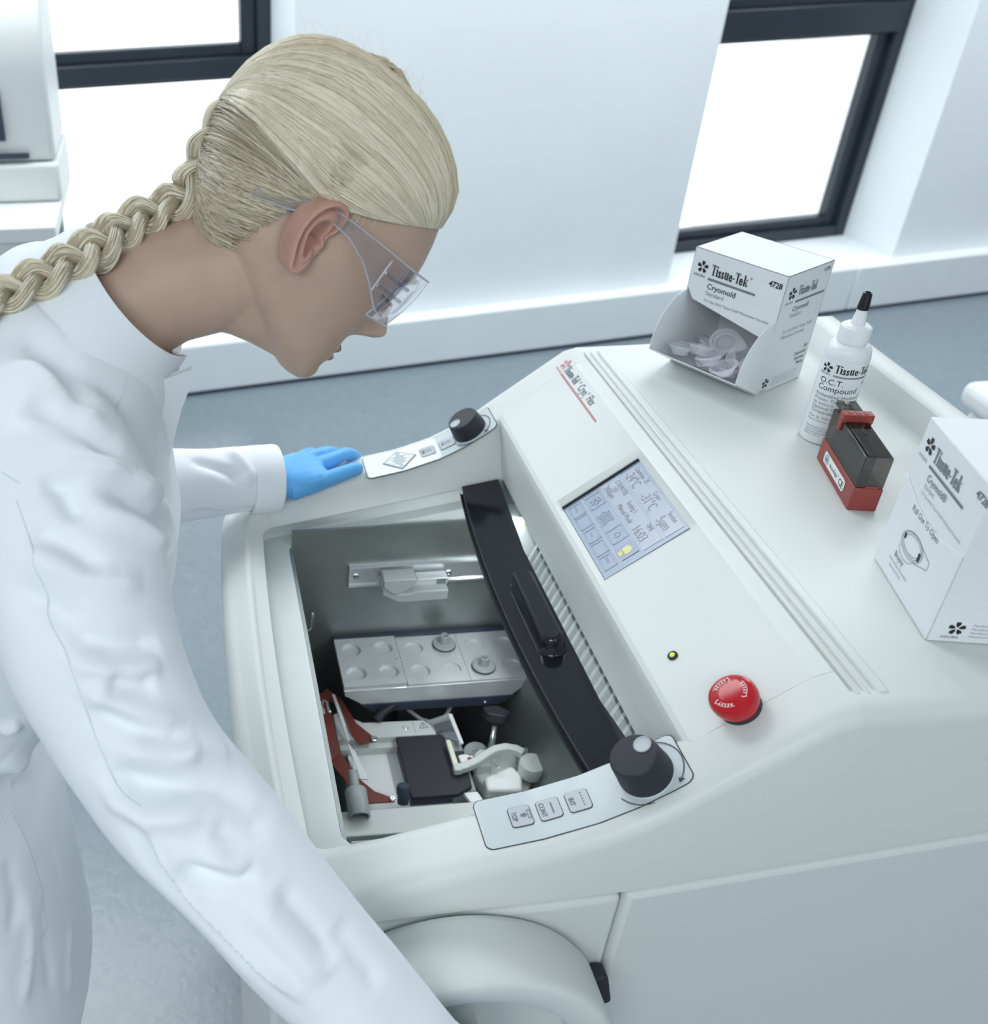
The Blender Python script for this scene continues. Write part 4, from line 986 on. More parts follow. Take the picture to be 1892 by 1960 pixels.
# clear molds in the tray
M_MOLD = mat('clear_mold_plastic', (0.86, 0.86, 0.93), 0.12, alpha=0.42, var=0.02)
def mold_mesh():
    mb = MB(); n = 28
    def ov(rx, ry, z, tab=0.0):
        out = []
        for k in range(n):
            a = 2 * math.pi * k / n; c, s_ = math.cos(a), math.sin(a)
            x = rx * c + (tab * max(0, c) ** 6)
            out.append((x, ry * s_, z))
        return out
    L = [ov(0.0175, 0.0165, 0.010, 0.010), ov(0.0165, 0.0155, 0.0108, 0.010), ov(0.0140, 0.0130, 0.0108), ov(0.0135, 0.0125, 0.006), ov(0.0105, 0.0098, 0.0055), ov(0.0100, 0.0092, 0.0)]
    mb.grid(L, closed=True); mb.add(L[-1], [tuple(range(n))])
    return mb
mold_src = None
mrng = random.Random(5)
spots = [(0.024, -0.022, 0.031, 20, -12, 'clear plastic mold at the far left corner of the tray'), (0.045, -0.014, 0.036, 200, 18, 'clear plastic mold lying second from the left in the tray'),
         (0.066, -0.020, 0.033, 95, -20, 'clear plastic mold in the middle of the tray front'), (0.088, -0.022, 0.030, 310, 24, 'clear plastic mold resting against the near tray wing'),
         (0.034, 0.012, 0.030, 140, 30, 'clear plastic mold just inside the box opening on the left'), (0.058, 0.016, 0.046, 10, 48, 'clear plastic mold tilted up inside the box opening'),
         (0.083, 0.014, 0.034, 250, -35, 'clear plastic mold tilted at the right inside the box opening'), (0.100, 0.004, 0.028, 70, 40, 'clear plastic mold behind the near tray wing'),
         (0.070, 0.034, 0.020, 20, 10, 'clear plastic mold deep in the shadow of the dispenser box'), (0.040, 0.040, 0.020, 160, -8, 'clear plastic mold at the back left inside the dispenser box'),
         (0.057, -0.005, 0.021, 280, 8, 'clear plastic mold lowest in the middle of the pile'), (0.080, -0.004, 0.019, 30, -10, 'clear plastic mold lowest at the right of the pile')]
for u, v, w_, az, tl, lab in spots:
    if mold_src is None:
        mo = mold_mesh().build('specimen_mold', M_MOLD, None, ang=40); mold_src = mo
    else:
        mo = mold_src.copy(); COL.objects.link(mo)
    tag(mo, lab, 'mold', 'clear molds in the dispenser box')
    mo.matrix_world = MBX @ Matrix.Translation(bp3(u, v, w_ - 0.006)) @ Matrix.Rotation(math.radians(az), 4, 'Z') @ Matrix.Rotation(math.radians(tl), 4, 'X')

# closed box at the near right
b2a, b2b = Vector((0.622, 0.7155, ZD)), Vector((0.598, 0.601, ZD))
CU = (b2b - b2a); CW = CU.length; CU.normalize(); CV = Vector((-CU.y, CU.x, 0)); CH, CD = 0.147, 0.090
MC = fr(b2a, CU, None, (0, 0, 1))          # local y = to the back (+X side)
box2 = thing('mold_carton', (0.655, 0.65, ZD), 'closed white mold carton with a line drawing at the near right edge', 'box')
cb_ = MB(MC); cb_.box(0, CW, 0, CD, 0, CH); cb_.build('carton_body', M_CARD, box2, bevel=0.0012)
dfl = MB(MC)     # raised tear-off flap with a curved top edge
P = [(0.001, 0.001), (CW - 0.001, 0.001)]
for k in range(0, 13):
    t = k / 12; P.append((CW - 0.001 - (CW - 0.002) * t, 0.086 - 0.012 * math.sin(math.pi * t) + 0.004 * t))
dfl.prism(P, 0.0, 0.0012, fr(MC @ Vector((0, -0.0002, 0)), CU, (0, 0, 1)))
dfl.build('tear_flap', M_CARD, box2, bevel=0.0003)
MF2 = fr(MC @ Vector((0, -0.0018, 0)), CU, (0, 0, 1)); MF2t = fr(MC @ Vector((0, -0.0006, 0)), CU, (0, 0, 1))
k2 = MB(); g2 = MB(); l2 = MB()
flower(k2, MF2t @ Matrix.Translation((0.0165, 0.1275, 0)), 0.0082)
tissue_tek(g2, 0.0135, MF2t @ Matrix.Translation((0.0275, 0.1195, 0)), 0.60)
text(g2, 'SAKURA', 0.004, MF2t @ Matrix.Translation((0.005, 0.113, 0)))
quad(g2, 0.026, 0.090, 0.1125, 0.1150, MF2t)
text(g2, '4728', 0.0095, MF2t @ Matrix.Translation((0.0985, 0.131, 0)), bold=0.0002)
text(g2, 'Cryomold®', 0.0092, MF2t @ Matrix.Translation((0.0300, 0.1025, 0)), xs=0.8, bold=0.0001); text(l2, 'Standard', 0.0062, MF2t @ Matrix.Translation((0.0300, 0.0958, 0)), xs=0.85)
text(l2, 'For Use With Tissue-Tek® Microtome Cryostats', 0.0044, MF2t @ Matrix.Translation((0.0300, 0.0895, 0)), xs=0.85)
text(g2, 'Pull Out To Open', 0.0082, MF2 @ Matrix.Translation((0.0290, 0.0720, 0)), xs=0.85)
text(g2, 'Biopsy', 0.0080, MF2 @ Matrix.Translation((0.030, 0.0245, 0)), xs=0.85); text(l2, 'Intermediate Disposable', 0.0044, MF2 @ Matrix.Translation((0.024, 0.0180, 0)), xs=0.85); text(l2, 'Specimen Molds', 0.0044, MF2 @ Matrix.Translation((0.028, 0.0125, 0)), xs=0.85)
def oval_line(mb, cx, cy, rx, ry, rot, M, wd=0.0005, a0=0, a1=360, n=36):
    L = []
    for k in range(n + 1):
        a = math.radians(a0 + (a1 - a0) * k / n); c, s_ = math.cos(a), math.sin(a)
        row = []
        for d in (0, wd):
            x, y = (rx + d) * c, (ry + d) * s_
            row.append((cx + x * math.cos(rot) - y * math.sin(rot), cy + x * math.sin(rot) + y * math.cos(rot), 0))
        L.append(row)
    mb.grid(L, M=M)
for rx, ry, dy in ((0.0195, 0.0115, 0.0), (0.0178, 0.0100, 0.0005), (0.0155, 0.0080, 0.0005)): oval_line(g2, 0.050, 0.0475 + dy, rx, ry, 0.10, MF2)
oval_line(g2, 0.046, 0.0395, 0.0145, 0.0085, 0.10, MF2, a0=180, a1=352)
for s_ in (-1, 1):
    g2.add([(0.062, 0.0475 + s_ * 0.0095, 0), (0.062, 0.0475 + s_ * 0.010, 0), (0.079, 0.049 + s_ * 0.0045, 0), (0.079, 0.049 + s_ * 0.004, 0)], [(0, 1, 2, 3)], MF2)
oval_line(g2, 0.0785, 0.049, 0.003, 0.0045, 0, MF2, a0=-90, a1=90, n=12)
for x0, y0, x1, y1 in ((0.0335, 0.0465, 0.0365, 0.0515), (0.063, 0.0425, 0.0665, 0.0505)): quad(k2, x0, x1, y0, y1, MF2)
MS2 = fr(MC @ Vector((CW + 0.0004, 0, 0)), CV if (MC.to_3x3() @ Vector((0, 1, 0))).dot(CV) > 0 else -CV, (0, 0, 1))
flower(k2, MS2 @ Matrix.Translation((0.0185, 0.0150, 0)), 0.0072)
text(g2, 'SAKURA', 0.0038, MS2 @ Matrix.Translation((0.0085, 0.0045, 0)))
flower(k2, MS2 @ Matrix.Translation((0.0170, 0.1240, 0)), 0.0078); tissue_tek(g2, 0.0115, MS2 @ Matrix.Translation((0.0280, 0.1190, 0)), 0.52)
for k in range(4): text(l2, 'Manufactured for Sakura Finetek USA, Inc.', 0.0030, MS2 @ Matrix.Translation((0.030, 0.0180 - k * 0.0038, 0)))
for mb_, nm_, mm_ in ((k2, 'black_print', M_INK), (g2, 'grey_print', M_GINK), (l2, 'small_print', M_LINK)): tag(mb_.build(nm_, mm_, box2), kind='stuff')

# bottle
bx, by = 0.6885, 0.9315
bot = thing('squeeze_bottle', (bx, by, ZD), 'white squeeze bottle with a printed label and a black tip cap', 'bottle')
MBt = Matrix.Translation((bx, by, ZD))
M_BOT = mat('milky_bottle_plastic', (0.84, 0.88, 0.90), 0.3, sss=0.15, var=0.01)
MB(MBt).lathe([(0.0185, 0.0), (0.0210, 0.0012), (0.0220, 0.004), (0.0220, 0.1000), (0.0214, 0.1060), (0.0195, 0.1105), (0.0160, 0.1130), (0.0140, 0.1135), (0.0140, 0.116)], 48).build('bottle_body', M_BOT, bot, ang=40)
MB(MBt).lathe([(0.0150, 0.1145), (0.0152, 0.1275), (0.0146, 0.1305), (0.0120, 0.1325), (0.0075, 0.1335)], 40).build('screw_cap', M_BOT, bot, ang=40)
MB(MBt).lathe([(0.0074, 0.1330), (0.0066, 0.136), (0.0044, 0.1510)], 28).build('nozzle', M_BOT, bot, ang=40)
MB(MBt).lathe([(0.0056, 0.1490), (0.0058, 0.1505), (0.0046, 0.1640), (0.0040, 0.1665), (0.0028, 0.1670), (0.0024, 0.1655), (0.0002, 0.1655)], 24).build('tip_cap', M_BLACK, bot, ang=40)
bl_ = MB(MBt)
def cyl_pt(s, h, r=0.02225): h = h if r < 0.02230 else h + 0.0125; a = math.radians(-112) + s / 0.022; return (r * math.cos(a), r * math.sin(a), h)
L = [[cyl_pt(s, h) for s in np.linspace(-0.026, 0.036, 24)] for h in (0.0095, 0.1000)]
bl_.grid(L); bl_.build('paper_label', M_CARD, bot, ang=60)
lab = MB(); labg = MB()
def wrap(mb_src, dst):
    for (x, y, z) in mb_src.v: dst.v.append(tuple(MBt @ Vector(cyl_pt(-0.0045 + x * 1.12, y, 0.0224))))
    n = len(dst.v) - len(mb_src.v)
    for f in mb_src.f: dst.f.append(tuple(i + n for i in f))
I4 = Matrix.Identity(4)
t1 = MB(); flower(t1, Matrix.Translation((-0.0140, 0.0755, 0)), 0.0058); tissue_tek(t1, 0.0090, Matrix.Translation((-0.0065, 0.0725, 0)), 0.62)
for i in range(44): quad(t1, -0.0065 + i * 0.0008, -0.0065 + i * 0.0008 + 0.00045, 0.0678, 0.0698, I4)
text(t1, 'SAKURA', 0.0030, Matrix.Translation((-0.0205, 0.0680, 0)))
text(t1, 'O.C.T.', 0.0088, Matrix.Translation((-0.0175, 0.0585, 0)), xs=0.9); text(t1, 'Compound', 0.0088, Matrix.Translation((-0.0175, 0.0510, 0)), xs=0.9); text(t1, '4583', 0.0055, Matrix.Translation((0.0235, 0.0600, 0)))
wrap(t1, lab)
t2 = MB()
for k, s in enumerate(('Embedding Medium for', 'Frozen Tissue Specimens', 'to ensure', 'Optimal Cutting', 'Temperature (O.C.T.)')): text(t2, s, 0.0052, Matrix.Translation((-0.0175, 0.0440 - k * 0.0049, 0)), xs=0.95)
text(t2, 'For In Vitro Diagnostic Use', 0.0048, Matrix.Translation((-0.0175, 0.0180, 0)), xs=0.95)
wrap(t2, labg)
t3 = MB(); text(t3, 'Patent: Not for drug, food or household use', 0.0030, Matrix.Translation((-0.0175, 0.0145, 0)))
for k, s in enumerate(('Manufactured for:', ' Sakura Finetek USA, Inc., Torrance, CA', ' Sakura Finetek Japan Co., Ltd., Tokyo', 'Made in U.S.A.')): text(t3, s, 0.0027, Matrix.Translation((-0.0175, 0.0068 - k * 0.0030, 0)))
wrap(t3, labg)
tag(lab.build('label_print', M_INK, bot), kind='stuff'); tag(labg.build('label_small_print', M_GINK, bot), kind='stuff')

# blade dispenser
da, db = Vector((0.661, 0.889, ZD)), Vector((0.6385, 0.7915, ZD))
DU = (db - da); DL = DU.length; DU.normalize()
MDp = fr(da, DU, None, (0, 0, 1)); DWd = 0.0268
disp = thing('blade_dispenser', (0.664, 0.838, ZD), 'red blade dispenser with a smoky transparent lid and red clip', 'blade dispenser')
M_DRED = mat('brick_red_plastic', (0.30, 0.055, 0.045), 0.4, bump=0.04, bscale=900, var=0.05)
M_SMOKE = pane_mat('smoky_clear_plastic', (0.47, 0.445, 0.42), 0.05)
dbm = MB(MDp); dbm.prism([(0, 0), (DL, 0), (DL, 0.025), (0.086, 0.0265), (0, 0.0255)], -DWd, 0.0, fr((0, 0, 0), (1, 0, 0), (0, 0, 1)))
base = MB()
for p in dbm.v: pass
base = MB(MDp); base.box(0, DL, 0, DWd, 0.0, 0.0255); base.build('case', M_DRED, disp, bevel=0.0012)
for a, b_ in ((0.006, 0.0015), (DWd - 0.006, 0.0015)): pass
ld = MB(MDp); ld.box(0.0006, DL - 0.0006, 0.0006, DWd - 0.0006, 0.0258, 0.0600); ld.build('lid', M_SMOKE, disp, bevel=0.0012)
li = MB(MDp); li.box(0.006, DL - 0.022, 0.006, DWd - 0.006, 0.0256, 0.050); li.build('blade_stack', M_STEEL, disp)
lt_ = MB(MDp); lt_.box(0.020, DL - 0.002, 0.003, DWd - 0.003, 0.0600, 0.0618).box(0.034, 0.058, 0.012, 0.0150, 0.0618, 0.0626); lt_.build('lid_slider', M_SMOKE, disp, bevel=0.0006)
MB(MDp).box(DL - 0.0010, DL + 0.0006, 0.009, 0.021, 0.0262, 0.0285).build('lid_latch', M_DRED, disp)
sl_ = MB(MDp); sl_.box(-0.006, 0.022, 0.004, 0.011, 0.0612, 0.0660).box(-0.006, 0.022, 0.016, 0.0228, 0.0612, 0.0660).box(-0.004, 0.020, 0.011, 0.016, 0.0612, 0.0630); sl_.build('blade_guide', M_SMOKE, disp, bevel=0.0006)
ck = MB(MDp); ck.box(0.0215, 0.0325, -0.0012, DWd + 0.0012, 0.0600, 0.0695).box(0.0235, 0.0305, -0.0016, 0.002, 0.0500, 0.0640).box(0.0235, 0.0305, DWd - 0.002, DWd + 0.0016, 0.0500, 0.0640); ck.build('clip', M_DRED, disp, bevel=0.001)
ce = MB(MDp)
for k, (x0, x1) in enumerate(((0.004, 0.008), (0.011, 0.016), (0.019, 0.023))):
    ce.box(0.0245, 0.0295, x0, x1, 0.0694, 0.0700)
ce.build('embossed_mark', M_DRED, disp)
MLb = fr(MDp @ Vector((0, -0.0003, 0)), DU, (0, 0, 1))
lb_ = MB(); lb_.prism(rrect(0.018, 0.080, 0.0075, 0.0200, 0.003), 0, 0.0003, MLb); lbo = lb_.build('label', M_WHITEP, disp)
le = MB(); Ml2 = MLb @ Matrix.Translation((0, 0, 0.0005))
text(le, 'Accu-Edge', 0.0062, Ml2 @ Matrix.Translation((0.0365, 0.0115, 0)), xs=0.85); text(le, '®', 0.003, Ml2 @ Matrix.Translation((0.0610, 0.0145, 0)))
text(le, 'CE', 0.0100, Ml2 @ Matrix.Translation((0.0655, 0.0098, 0)), bold=0.0001); le.build('label_text', M_INK, lbo)
ls = MB(); ls.add([(0.0265 + 0.0056 * math.cos(k * .3927), 0.0137 + 0.0056 * math.sin(k * .3927), 0) for k in range(16)], [tuple(range(16))], Ml2); ls.build('label_seal', M_BTN, lbo)
l5 = MB(); text(l5, '4685', 0.0045, Ml2 @ Matrix.Translation((0.0222, 0.0122, 0.0002)), xs=0.85); l5.build('label_number', M_BINK, lbo)
# ------------------------------------------------------------------ the person
CAMP = Vector((0, 0, 1.7003))
person = thing('person', (-0.27, 0.785, 0.0), 'person in white lab coat, clear safety glasses and blue gloves leaning over the cryostat', 'person')
M_SKIN = mat('skin', (0.53, 0.375, 0.29), 0.48, sss=0.25, bump=0.08, bscale=650, var=0.10, vscale=22)
M_EARS = M_SKIN
M_COAT = mat('white_coat_cotton', (0.89, 0.94, 0.985), 0.75, bump=0.10, bscale=1400, var=0.012, vscale=6, spec=0.2)
M_SEAM = mat('coat_stitching', (0.70, 0.77, 0.85), 0.8, var=0.02)
M_GLOVE = mat('blue_nitrile', (0.13, 0.46, 0.90), 0.42, bump=0.10, bscale=160, var=0.05, vscale=30)
M_TROU = mat('white_trousers', (0.70, 0.74, 0.78), 0.8, var=0.03)
M_SHOE = mat('white_shoe', (0.75, 0.76, 0.77), 0.5, var=0.03)
M_LIP = mat('lip', (0.46, 0.22, 0.20), 0.4, sss=0.2, var=0.05, vscale=60)

def hash_noise(p, sc, seed=0):
    return mnoise.noise(Vector((p[0] * sc + seed, p[1] * sc - seed, p[2] * sc + 2 * seed)))
def remeshed(mb_list, voxel, smooth_it=4, smooth_f=0.5):
    """union of closed shapes as one continuous surface"""
    V = []; F = []
    for mb in mb_list:
        n = len(V); V += [tuple(p) for p in mb.v]; F += [tuple(i + n for i in f) for f in mb.f]
    me = bpy.data.meshes.new('tmp'); me.from_pydata(V, [], F); me.update()
    bm = bmesh.new(); bm.from_mesh(me); bmesh.ops.recalc_face_normals(bm, faces=bm.faces); bm.to_mesh(me); bm.free()
    o = bpy.data.objects.new('tmp', me); COL.objects.link(o)
    r = o.modifiers.new('r', 'REMESH'); r.mode = 'VOXEL'; r.voxel_size = voxel
    if smooth_it:
        s = o.modifiers.new('s', 'SMOOTH'); s.factor = smooth_f; s.iterations = smooth_it
    dg = bpy.context.evaluated_depsgraph_get(); e = o.evaluated_get(dg); m2 = bpy.data.meshes.new_from_object(e)
    bpy.data.objects.remove(o); bpy.data.meshes.remove(me)
    return m2
def get_co(me):
    a = np.empty(len(me.vertices) * 3, np.float32); me.vertices.foreach_get('co', a); return a.reshape(-1, 3).astype(np.float64)
def set_co(me, co):
    me.vertices.foreach_set('co', co.astype(np.float32).ravel()); me.update()
def get_no(me):
    a = np.empty(len(me.vertices) * 3, np.float32); me.vertices.foreach_get('normal', a); return a.reshape(-1, 3).astype(np.float64)
def mesh_obj(name, me, m, parent, ang=None):
    me.name = name; me.materials.clear(); me.materials.append(m)
    o = bpy.data.objects.new(name, me); link(o, parent)
    me.polygons.foreach_set('use_smooth', [True] * len(me.polygons))
    if ang: me.set_sharp_from_angle(angle=math.radians(ang))
    return o

# ---- head frame (x forward, y to her left, z up; origin midway between the ears)
HV = Vector((0.1449, 0.9391, -0.3117)).normalized()
HE1 = (r0 - HV * r0.dot(HV)).normalized(); HE2 = HE1.cross(HV) * 1.0
if HE2.z < 0: HE2 = -HE2
HA, HP = math.radians(35.0), math.radians(11.5)
F0_ = HE1 * math.cos(HA) - HE2 * math.sin(HA); U0_ = HE1 * math.sin(HA) + HE2 * math.cos(HA)
HF = F0_ * math.cos(HP) + HV * math.sin(HP); HL = HV * math.cos(HP) - F0_ * math.sin(HP); HU = U0_
EAR = Vector((0.0973, 0.7490, 1.4319))
HS = 0.945
HO_ = EAR + HL * 0.070 * HS
MH_ = Matrix(((HF.x * HS, HL.x * HS, HU.x * HS, HO_.x), (HF.y * HS, HL.y * HS, HU.y * HS, HO_.y), (HF.z * HS, HL.z * HS, HU.z * HS, HO_.z), (0, 0, 0, 1)))
def hp3(x, y, z): return MH_ @ Vector((x, y, z))

HT = [  # z, front, back, half width, squareness of the front
    (0.1310, 0.000, -0.022, 0.012), (0.1285, 0.026, -0.046, 0.034), (0.1225, 0.047, -0.063, 0.050), (0.1115, 0.067, -0.078, 0.0615), (0.0960, 0.0835, -0.089, 0.0690), (0.078, 0.0940, -0.0955, 0.0735),
    (0.058, 0.1000, -0.0975, 0.0755), (0.040, 0.1035, -0.0965, 0.0760), (0.024, 0.1040, -0.0930, 0.0750), (0.010, 0.0995, -0.0880, 0.0730), (-0.004, 0.0950, -0.0820, 0.0710), (-0.020, 0.0915, -0.0740, 0.0695), (-0.036, 0.0880, -0.0640, 0.0665),
    (-0.050, 0.0855, -0.0500, 0.0625), (-0.060, 0.0845, -0.0300, 0.0580), (-0.070, 0.0835, -0.0080, 0.0530), (-0.080, 0.0820, 0.0130, 0.0460), (-0.089, 0.0815, 0.0300, 0.0385), (-0.096, 0.0790, 0.0420, 0.0300), (-0.1005, 0.0735, 0.0500, 0.0200), (-0.1020, 0.0670, 0.0560, 0.0090)]
HZ = np.array([r[0] for r in HT])[::-1]
HFt, HBk, HWd = (np.array([r[k] for r in HT])[::-1] for k in (1, 2, 3))
_zd = np.linspace(-0.104, 0.134, 477)
_kr = np.exp(-(np.arange(-14, 15) / 6.5) ** 2); _kr /= _kr.sum()
_SM = {}
def smooth_interp(z, X, Y):
    k = id(Y)
    if k not in _SM:
        d = np.interp(_zd, X, Y); e = np.convolve(np.pad(d, 14, mode='edge'), _kr, mode='valid')
        t = np.clip((_zd + 0.094) / 0.008, 0, 1) * np.clip((0.1285 - _zd) / 0.006, 0, 1)
        _SM[k] = d * (1 - t) + e * t
    return np.interp(z, _zd, _SM[k])
def g2d(a, b, sa, sb): return math.exp(-(a / sa) ** 2 - (b / sb) ** 2)
NZ = [-.0475, -.043, -.0395, -.035, -.030, -.025, -.018, -.010, -.002, .006, .014, .020]
ND = [0.0, .0045, .0125, .0225, .0280, .0270, .0210, .0140, .0072, .0028, .0006, 0.0]
def head_pt(th, z):
    f, b, w_ = float(smooth_interp(z, HZ, HFt)), float(smooth_interp(z, HZ, HBk)), float(smooth_interp(z, HZ, HWd))
    cx = (f + b) / 2; a = (f - b) / 2
    c, s_ = math.cos(th), math.sin(th)
    # broader front than an ellipse in the face, rounder behind
    p = 2.25
    rad = (abs(c) ** p + abs(s_) ** p) ** (-1 / p)
    x = cx + a * c * rad; y = w_ * s_ * rad
    if z < 0.0 and c < 0.6:          # jaw narrows backwards a little
        y *= 1.0
    if c > 0:
        fw = min(1.0, c * 1.6)
        ya = abs(y)
        n = float(np.interp(z, NZ, ND)); sg = float(np.interp(z, [-.044, -.034, -.024, -.004, .016], [.0125, .0115, .0095, .0075, .0085]))
        dx = n * math.exp(-(y / sg) ** 2)
        dx += 0.0085 * g2d(ya - 0.0135, z + 0.0345, 0.0058, 0.0062)                # alae
        dx -= 0.0105 * g2d(ya - 0.0300, z - 0.006, 0.0150, 0.0100)                  # sockets
        dx += 0.0060 * g2d(ya - 0.0310, z - 0.0040, 0.0110, 0.0068)                 # lids
        dx += 0.0030 * g2d(ya - 0.0260, z - 0.0225, 0.0200, 0.0070)                 # brow
        dx += 0.0045 * g2d(ya - 0.0440, z + 0.0230, 0.0180, 0.0150)                 # cheekbone
        dx += 0.0062 * g2d(y, z + 0.0610, 0.0185, 0.0045)                           # lips
        dx += 0.0060 * g2d(y, z + 0.0705, 0.0165, 0.0046)
        dx -= 0.0042 * g2d(y, z + 0.0658, 0.0230, 0.0016)
        dx -= 0.0030 * g2d(y, z + 0.0785, 0.0180, 0.0040)
        dx += 0.0030 * g2d(y, z + 0.0900, 0.0160, 0.0080)
        dx -= 0.0015 * g2d(y, z + 0.0545, 0.0030, 0.0045)
        x += dx * fw
    dn = 0.0060 * g2d(x + 0.001, z - 0.002, 0.017, 0.019)
    y -= math.copysign(dn, y)
    return (x, y, z)
zs_h = list(np.linspace(-0.1020, -0.0945, 8)) + list(np.linspace(-0.0935, 0.030, 110)) + list(np.linspace(0.032, 0.128, 44)) + list(np.linspace(0.130, 0.1365, 8))
NT = 168
ths = []
for k in range(NT):          # denser towards the face
    t = -1 + 2 * k / NT; ths.append(math.pi * (0.62 * t + 0.38 * t ** 3))
hrows = [[head_pt(t, z) for t in ths] for z in zs_h]
hm_ = MB(); hm_.grid(hrows, closed=True); hm_.add(hrows[0], [tuple(reversed(range(NT)))]); hm_.add(hrows[-1], [tuple(range(NT))])
head_bvh = BVHTree.FromPolygons([Vector(v) for v in hm_.v], hm_.f)
head_w = MB(); head_w.add(hm_.v, hm_.f, MH_)
def W_pt(u, v, d):
    return CAMP + (r0 * ((u - 505.3) / 1984.1) + r1 * ((v - 984.7) / 1984.1) + r2) * d
neck_pts = [hp3(-0.005, 0, 0.01), hp3(-0.014, 0, -0.022), hp3(-0.034, 0, -0.060), hp3(-0.066, 0, -0.097), Vector((-0.040, 0.805, 1.372)), Vector((-0.080, 0.800, 1.332))]
nk = MB(); nk.tube(neck_pts, [0.043, 0.048, 0.0485, 0.0475, 0.0520, 0.064], 40)
jw = MB()      # soft tissue between jaw and throat
jw.tube([hp3(0.058, 0, -0.082), hp3(0.030, 0, -0.070), hp3(-0.005, 0, -0.062), hp3(-0.045, 0, -0.080)], [0.016, 0.030, 0.040, 0.036], 28)
body_me = remeshed([head_w, nk, jw], 0.0017, 5, 0.5)
# a crease for the mouth and colour of the lips are kept as geometry below
co = get_co(body_me); MHi = MH_.inverted()
mi = np.array(MHi); loc = co @ mi[:3, :3].T + mi[:3, 3]
# nostrils and eyelid crease
for yy in (-0.0075, 0.0075):
    w_ = np.exp(-((loc[:, 1] - yy) / 0.0032) ** 2 - ((loc[:, 2] + 0.0398) / 0.0030) ** 2) * (loc[:, 0] > 0.085)
    co += (np.array(HU) * 0.004)[None, :] * w_[:, None]
set_co(body_me, co)

# ---- ear, added to the same body mesh
def ear_mb(side):
    mb = MB()
    # outline in ear plane: x back->front (towards face = +), y up, metres
    OUT = [(0.0275, 0.0290), (0.0220, 0.0345), (0.0120, 0.0372), (0.0000, 0.0345), (-0.0110, 0.0270), (-0.0190, 0.0160), (-0.0235, 0.0030), (-0.0250, -0.0090), (-0.0245, -0.0190), (-0.0215, -0.0268), (-0.0150, -0.0292), (-0.0085, -0.0262), (-0.0030, -0.0205), (0.0050, -0.0180), (0.0130, -0.0110), (0.0160, -0.0010), (0.0190, 0.0060), (0.0255, 0.0130), (0.0290, 0.0220)]
    P = [Vector(p) for p in OUT]; n = len(P); S = []
    for i in range(n):
        a, b, c, d = P[i - 1], P[i], P[(i + 1) % n], P[(i + 2) % n]
        for k in range(4):
            t = k / 4
            S.append(0.5 * ((2 * b) + (c - a) * t + (2 * a - 5 * b + 4 * c - d) * t * t + (3 * b - a - 3 * c + d) * t ** 3))
    C = Vector((0.0010, 0.0010)); N = len(S)
    rhos = [1.0, 0.985, 1.0, 0.97, 0.92, 0.87, 0.82, 0.77, 0.70, 0.62, 0.55, 0.48, 0.40, 0.30, 0.20, 0.10]
    rows = []
    for j, rho in enumerate(rhos):
        row = []
        for s in S:
            q = C + (s - C) * rho; ang = math.degrees(math.atan2(s.y - C.y, s.x - C.x)) % 360
            # helix runs from the crus (about 25 deg) over the top and down the back to 215
            hel = np.interp(ang, [0, 10, 25, 60, 150, 205, 232, 250, 290, 330, 360], [0.15, 0.45, 0.95, 1, 1, 0.9, 0.35, 0.15, 0.0, 0.0, 0.15])
            anti = np.interp(ang, [0, 20, 40, 70, 110, 160, 215, 245, 262, 280, 300, 360], [0, 0.0, 0.15, 0.75, 0.8, 1, 1, 0.9, 0.55, 0.1, 0, 0])
            trag = np.interp(ang, [285, 305, 325, 345, 360], [0, 0.5, 1, 0.7, 0]) if ang > 285 else 0.0
            lobe = np.interp(ang, [225, 240, 262, 275], [0, 1, 1, 0])
            base = np.interp(ang, [0, 30, 60, 215, 250, 285, 330, 360], [0.002, 0.006, 0.011, 0.012, 0.008, 0.002, 0.001, 0.002])
            if j == 0: h = -0.010; 
            elif j == 1: h = base * 0.3
            else:
                prof_h = np.interp(rho, [0.0, 0.2, 0.40, 0.46, 0.55, 0.62, 0.72, 0.80, 0.88, 0.95, 1.0], [-0.0080, -0.0078, -0.0058, -0.0018, 0.0, 0.0, 0.0, 0.0, 0.0, 0.0, 0.0])
                h = base * (0.35 + 0.65 * rho) + prof_h
                h += hel * 0.0050 * math.exp(-((rho - 0.93) / 0.060) ** 2) - hel * 0.0042 * math.exp(-((rho - 0.79) / 0.055) ** 2)
                h += anti * 0.0045 * math.exp(-((rho - 0.57) / 0.085) ** 2)
                h += trag * 0.0060 * math.exp(-((rho - 0.68) / 0.15) ** 2)
                h += lobe * 0.003 * math.exp(-((rho - 0.8) / 0.2) ** 2)
                if rho >= 0.985: h -= 0.0015
            row.append((q.x, q.y, h))
        rows.append(row)
    # canal
    rows.append([(C.x + 0.0020 + 0.0012 * math.cos(2 * math.pi * k / N), C.y - 0.004 + 0.0012 * math.sin(2 * math.pi * k / N), -0.012) for k in range(N)])
    mb.grid(rows, closed=True); mb.add(rows[-1], [tuple(range(N))])
    return mb
def ear_matrix(side):
    up = HE2
    out = (-HL * math.cos(math.radians(24)) + HF * math.sin(math.radians(24))) * 1.0
    fwd = (HF + HL * 0.0)
    if side > 0:
        out = (HL * math.cos(math.radians(24)) + HF * math.sin(math.radians(24)))
    return frz(hp3(-0.003, side * 0.0765, 0.005), out, HF), up
def append_mesh(me, mb_world):
    bm = bmesh.new(); bm.from_mesh(me); vs_ = [bm.verts.new(p) for p in mb_world.v]
    for f in mb_world.f:
        try: bm.faces.new([vs_[i] for i in f])
        except ValueError: pass
    bm.to_mesh(me); bm.free(); me.update()
EARF = []
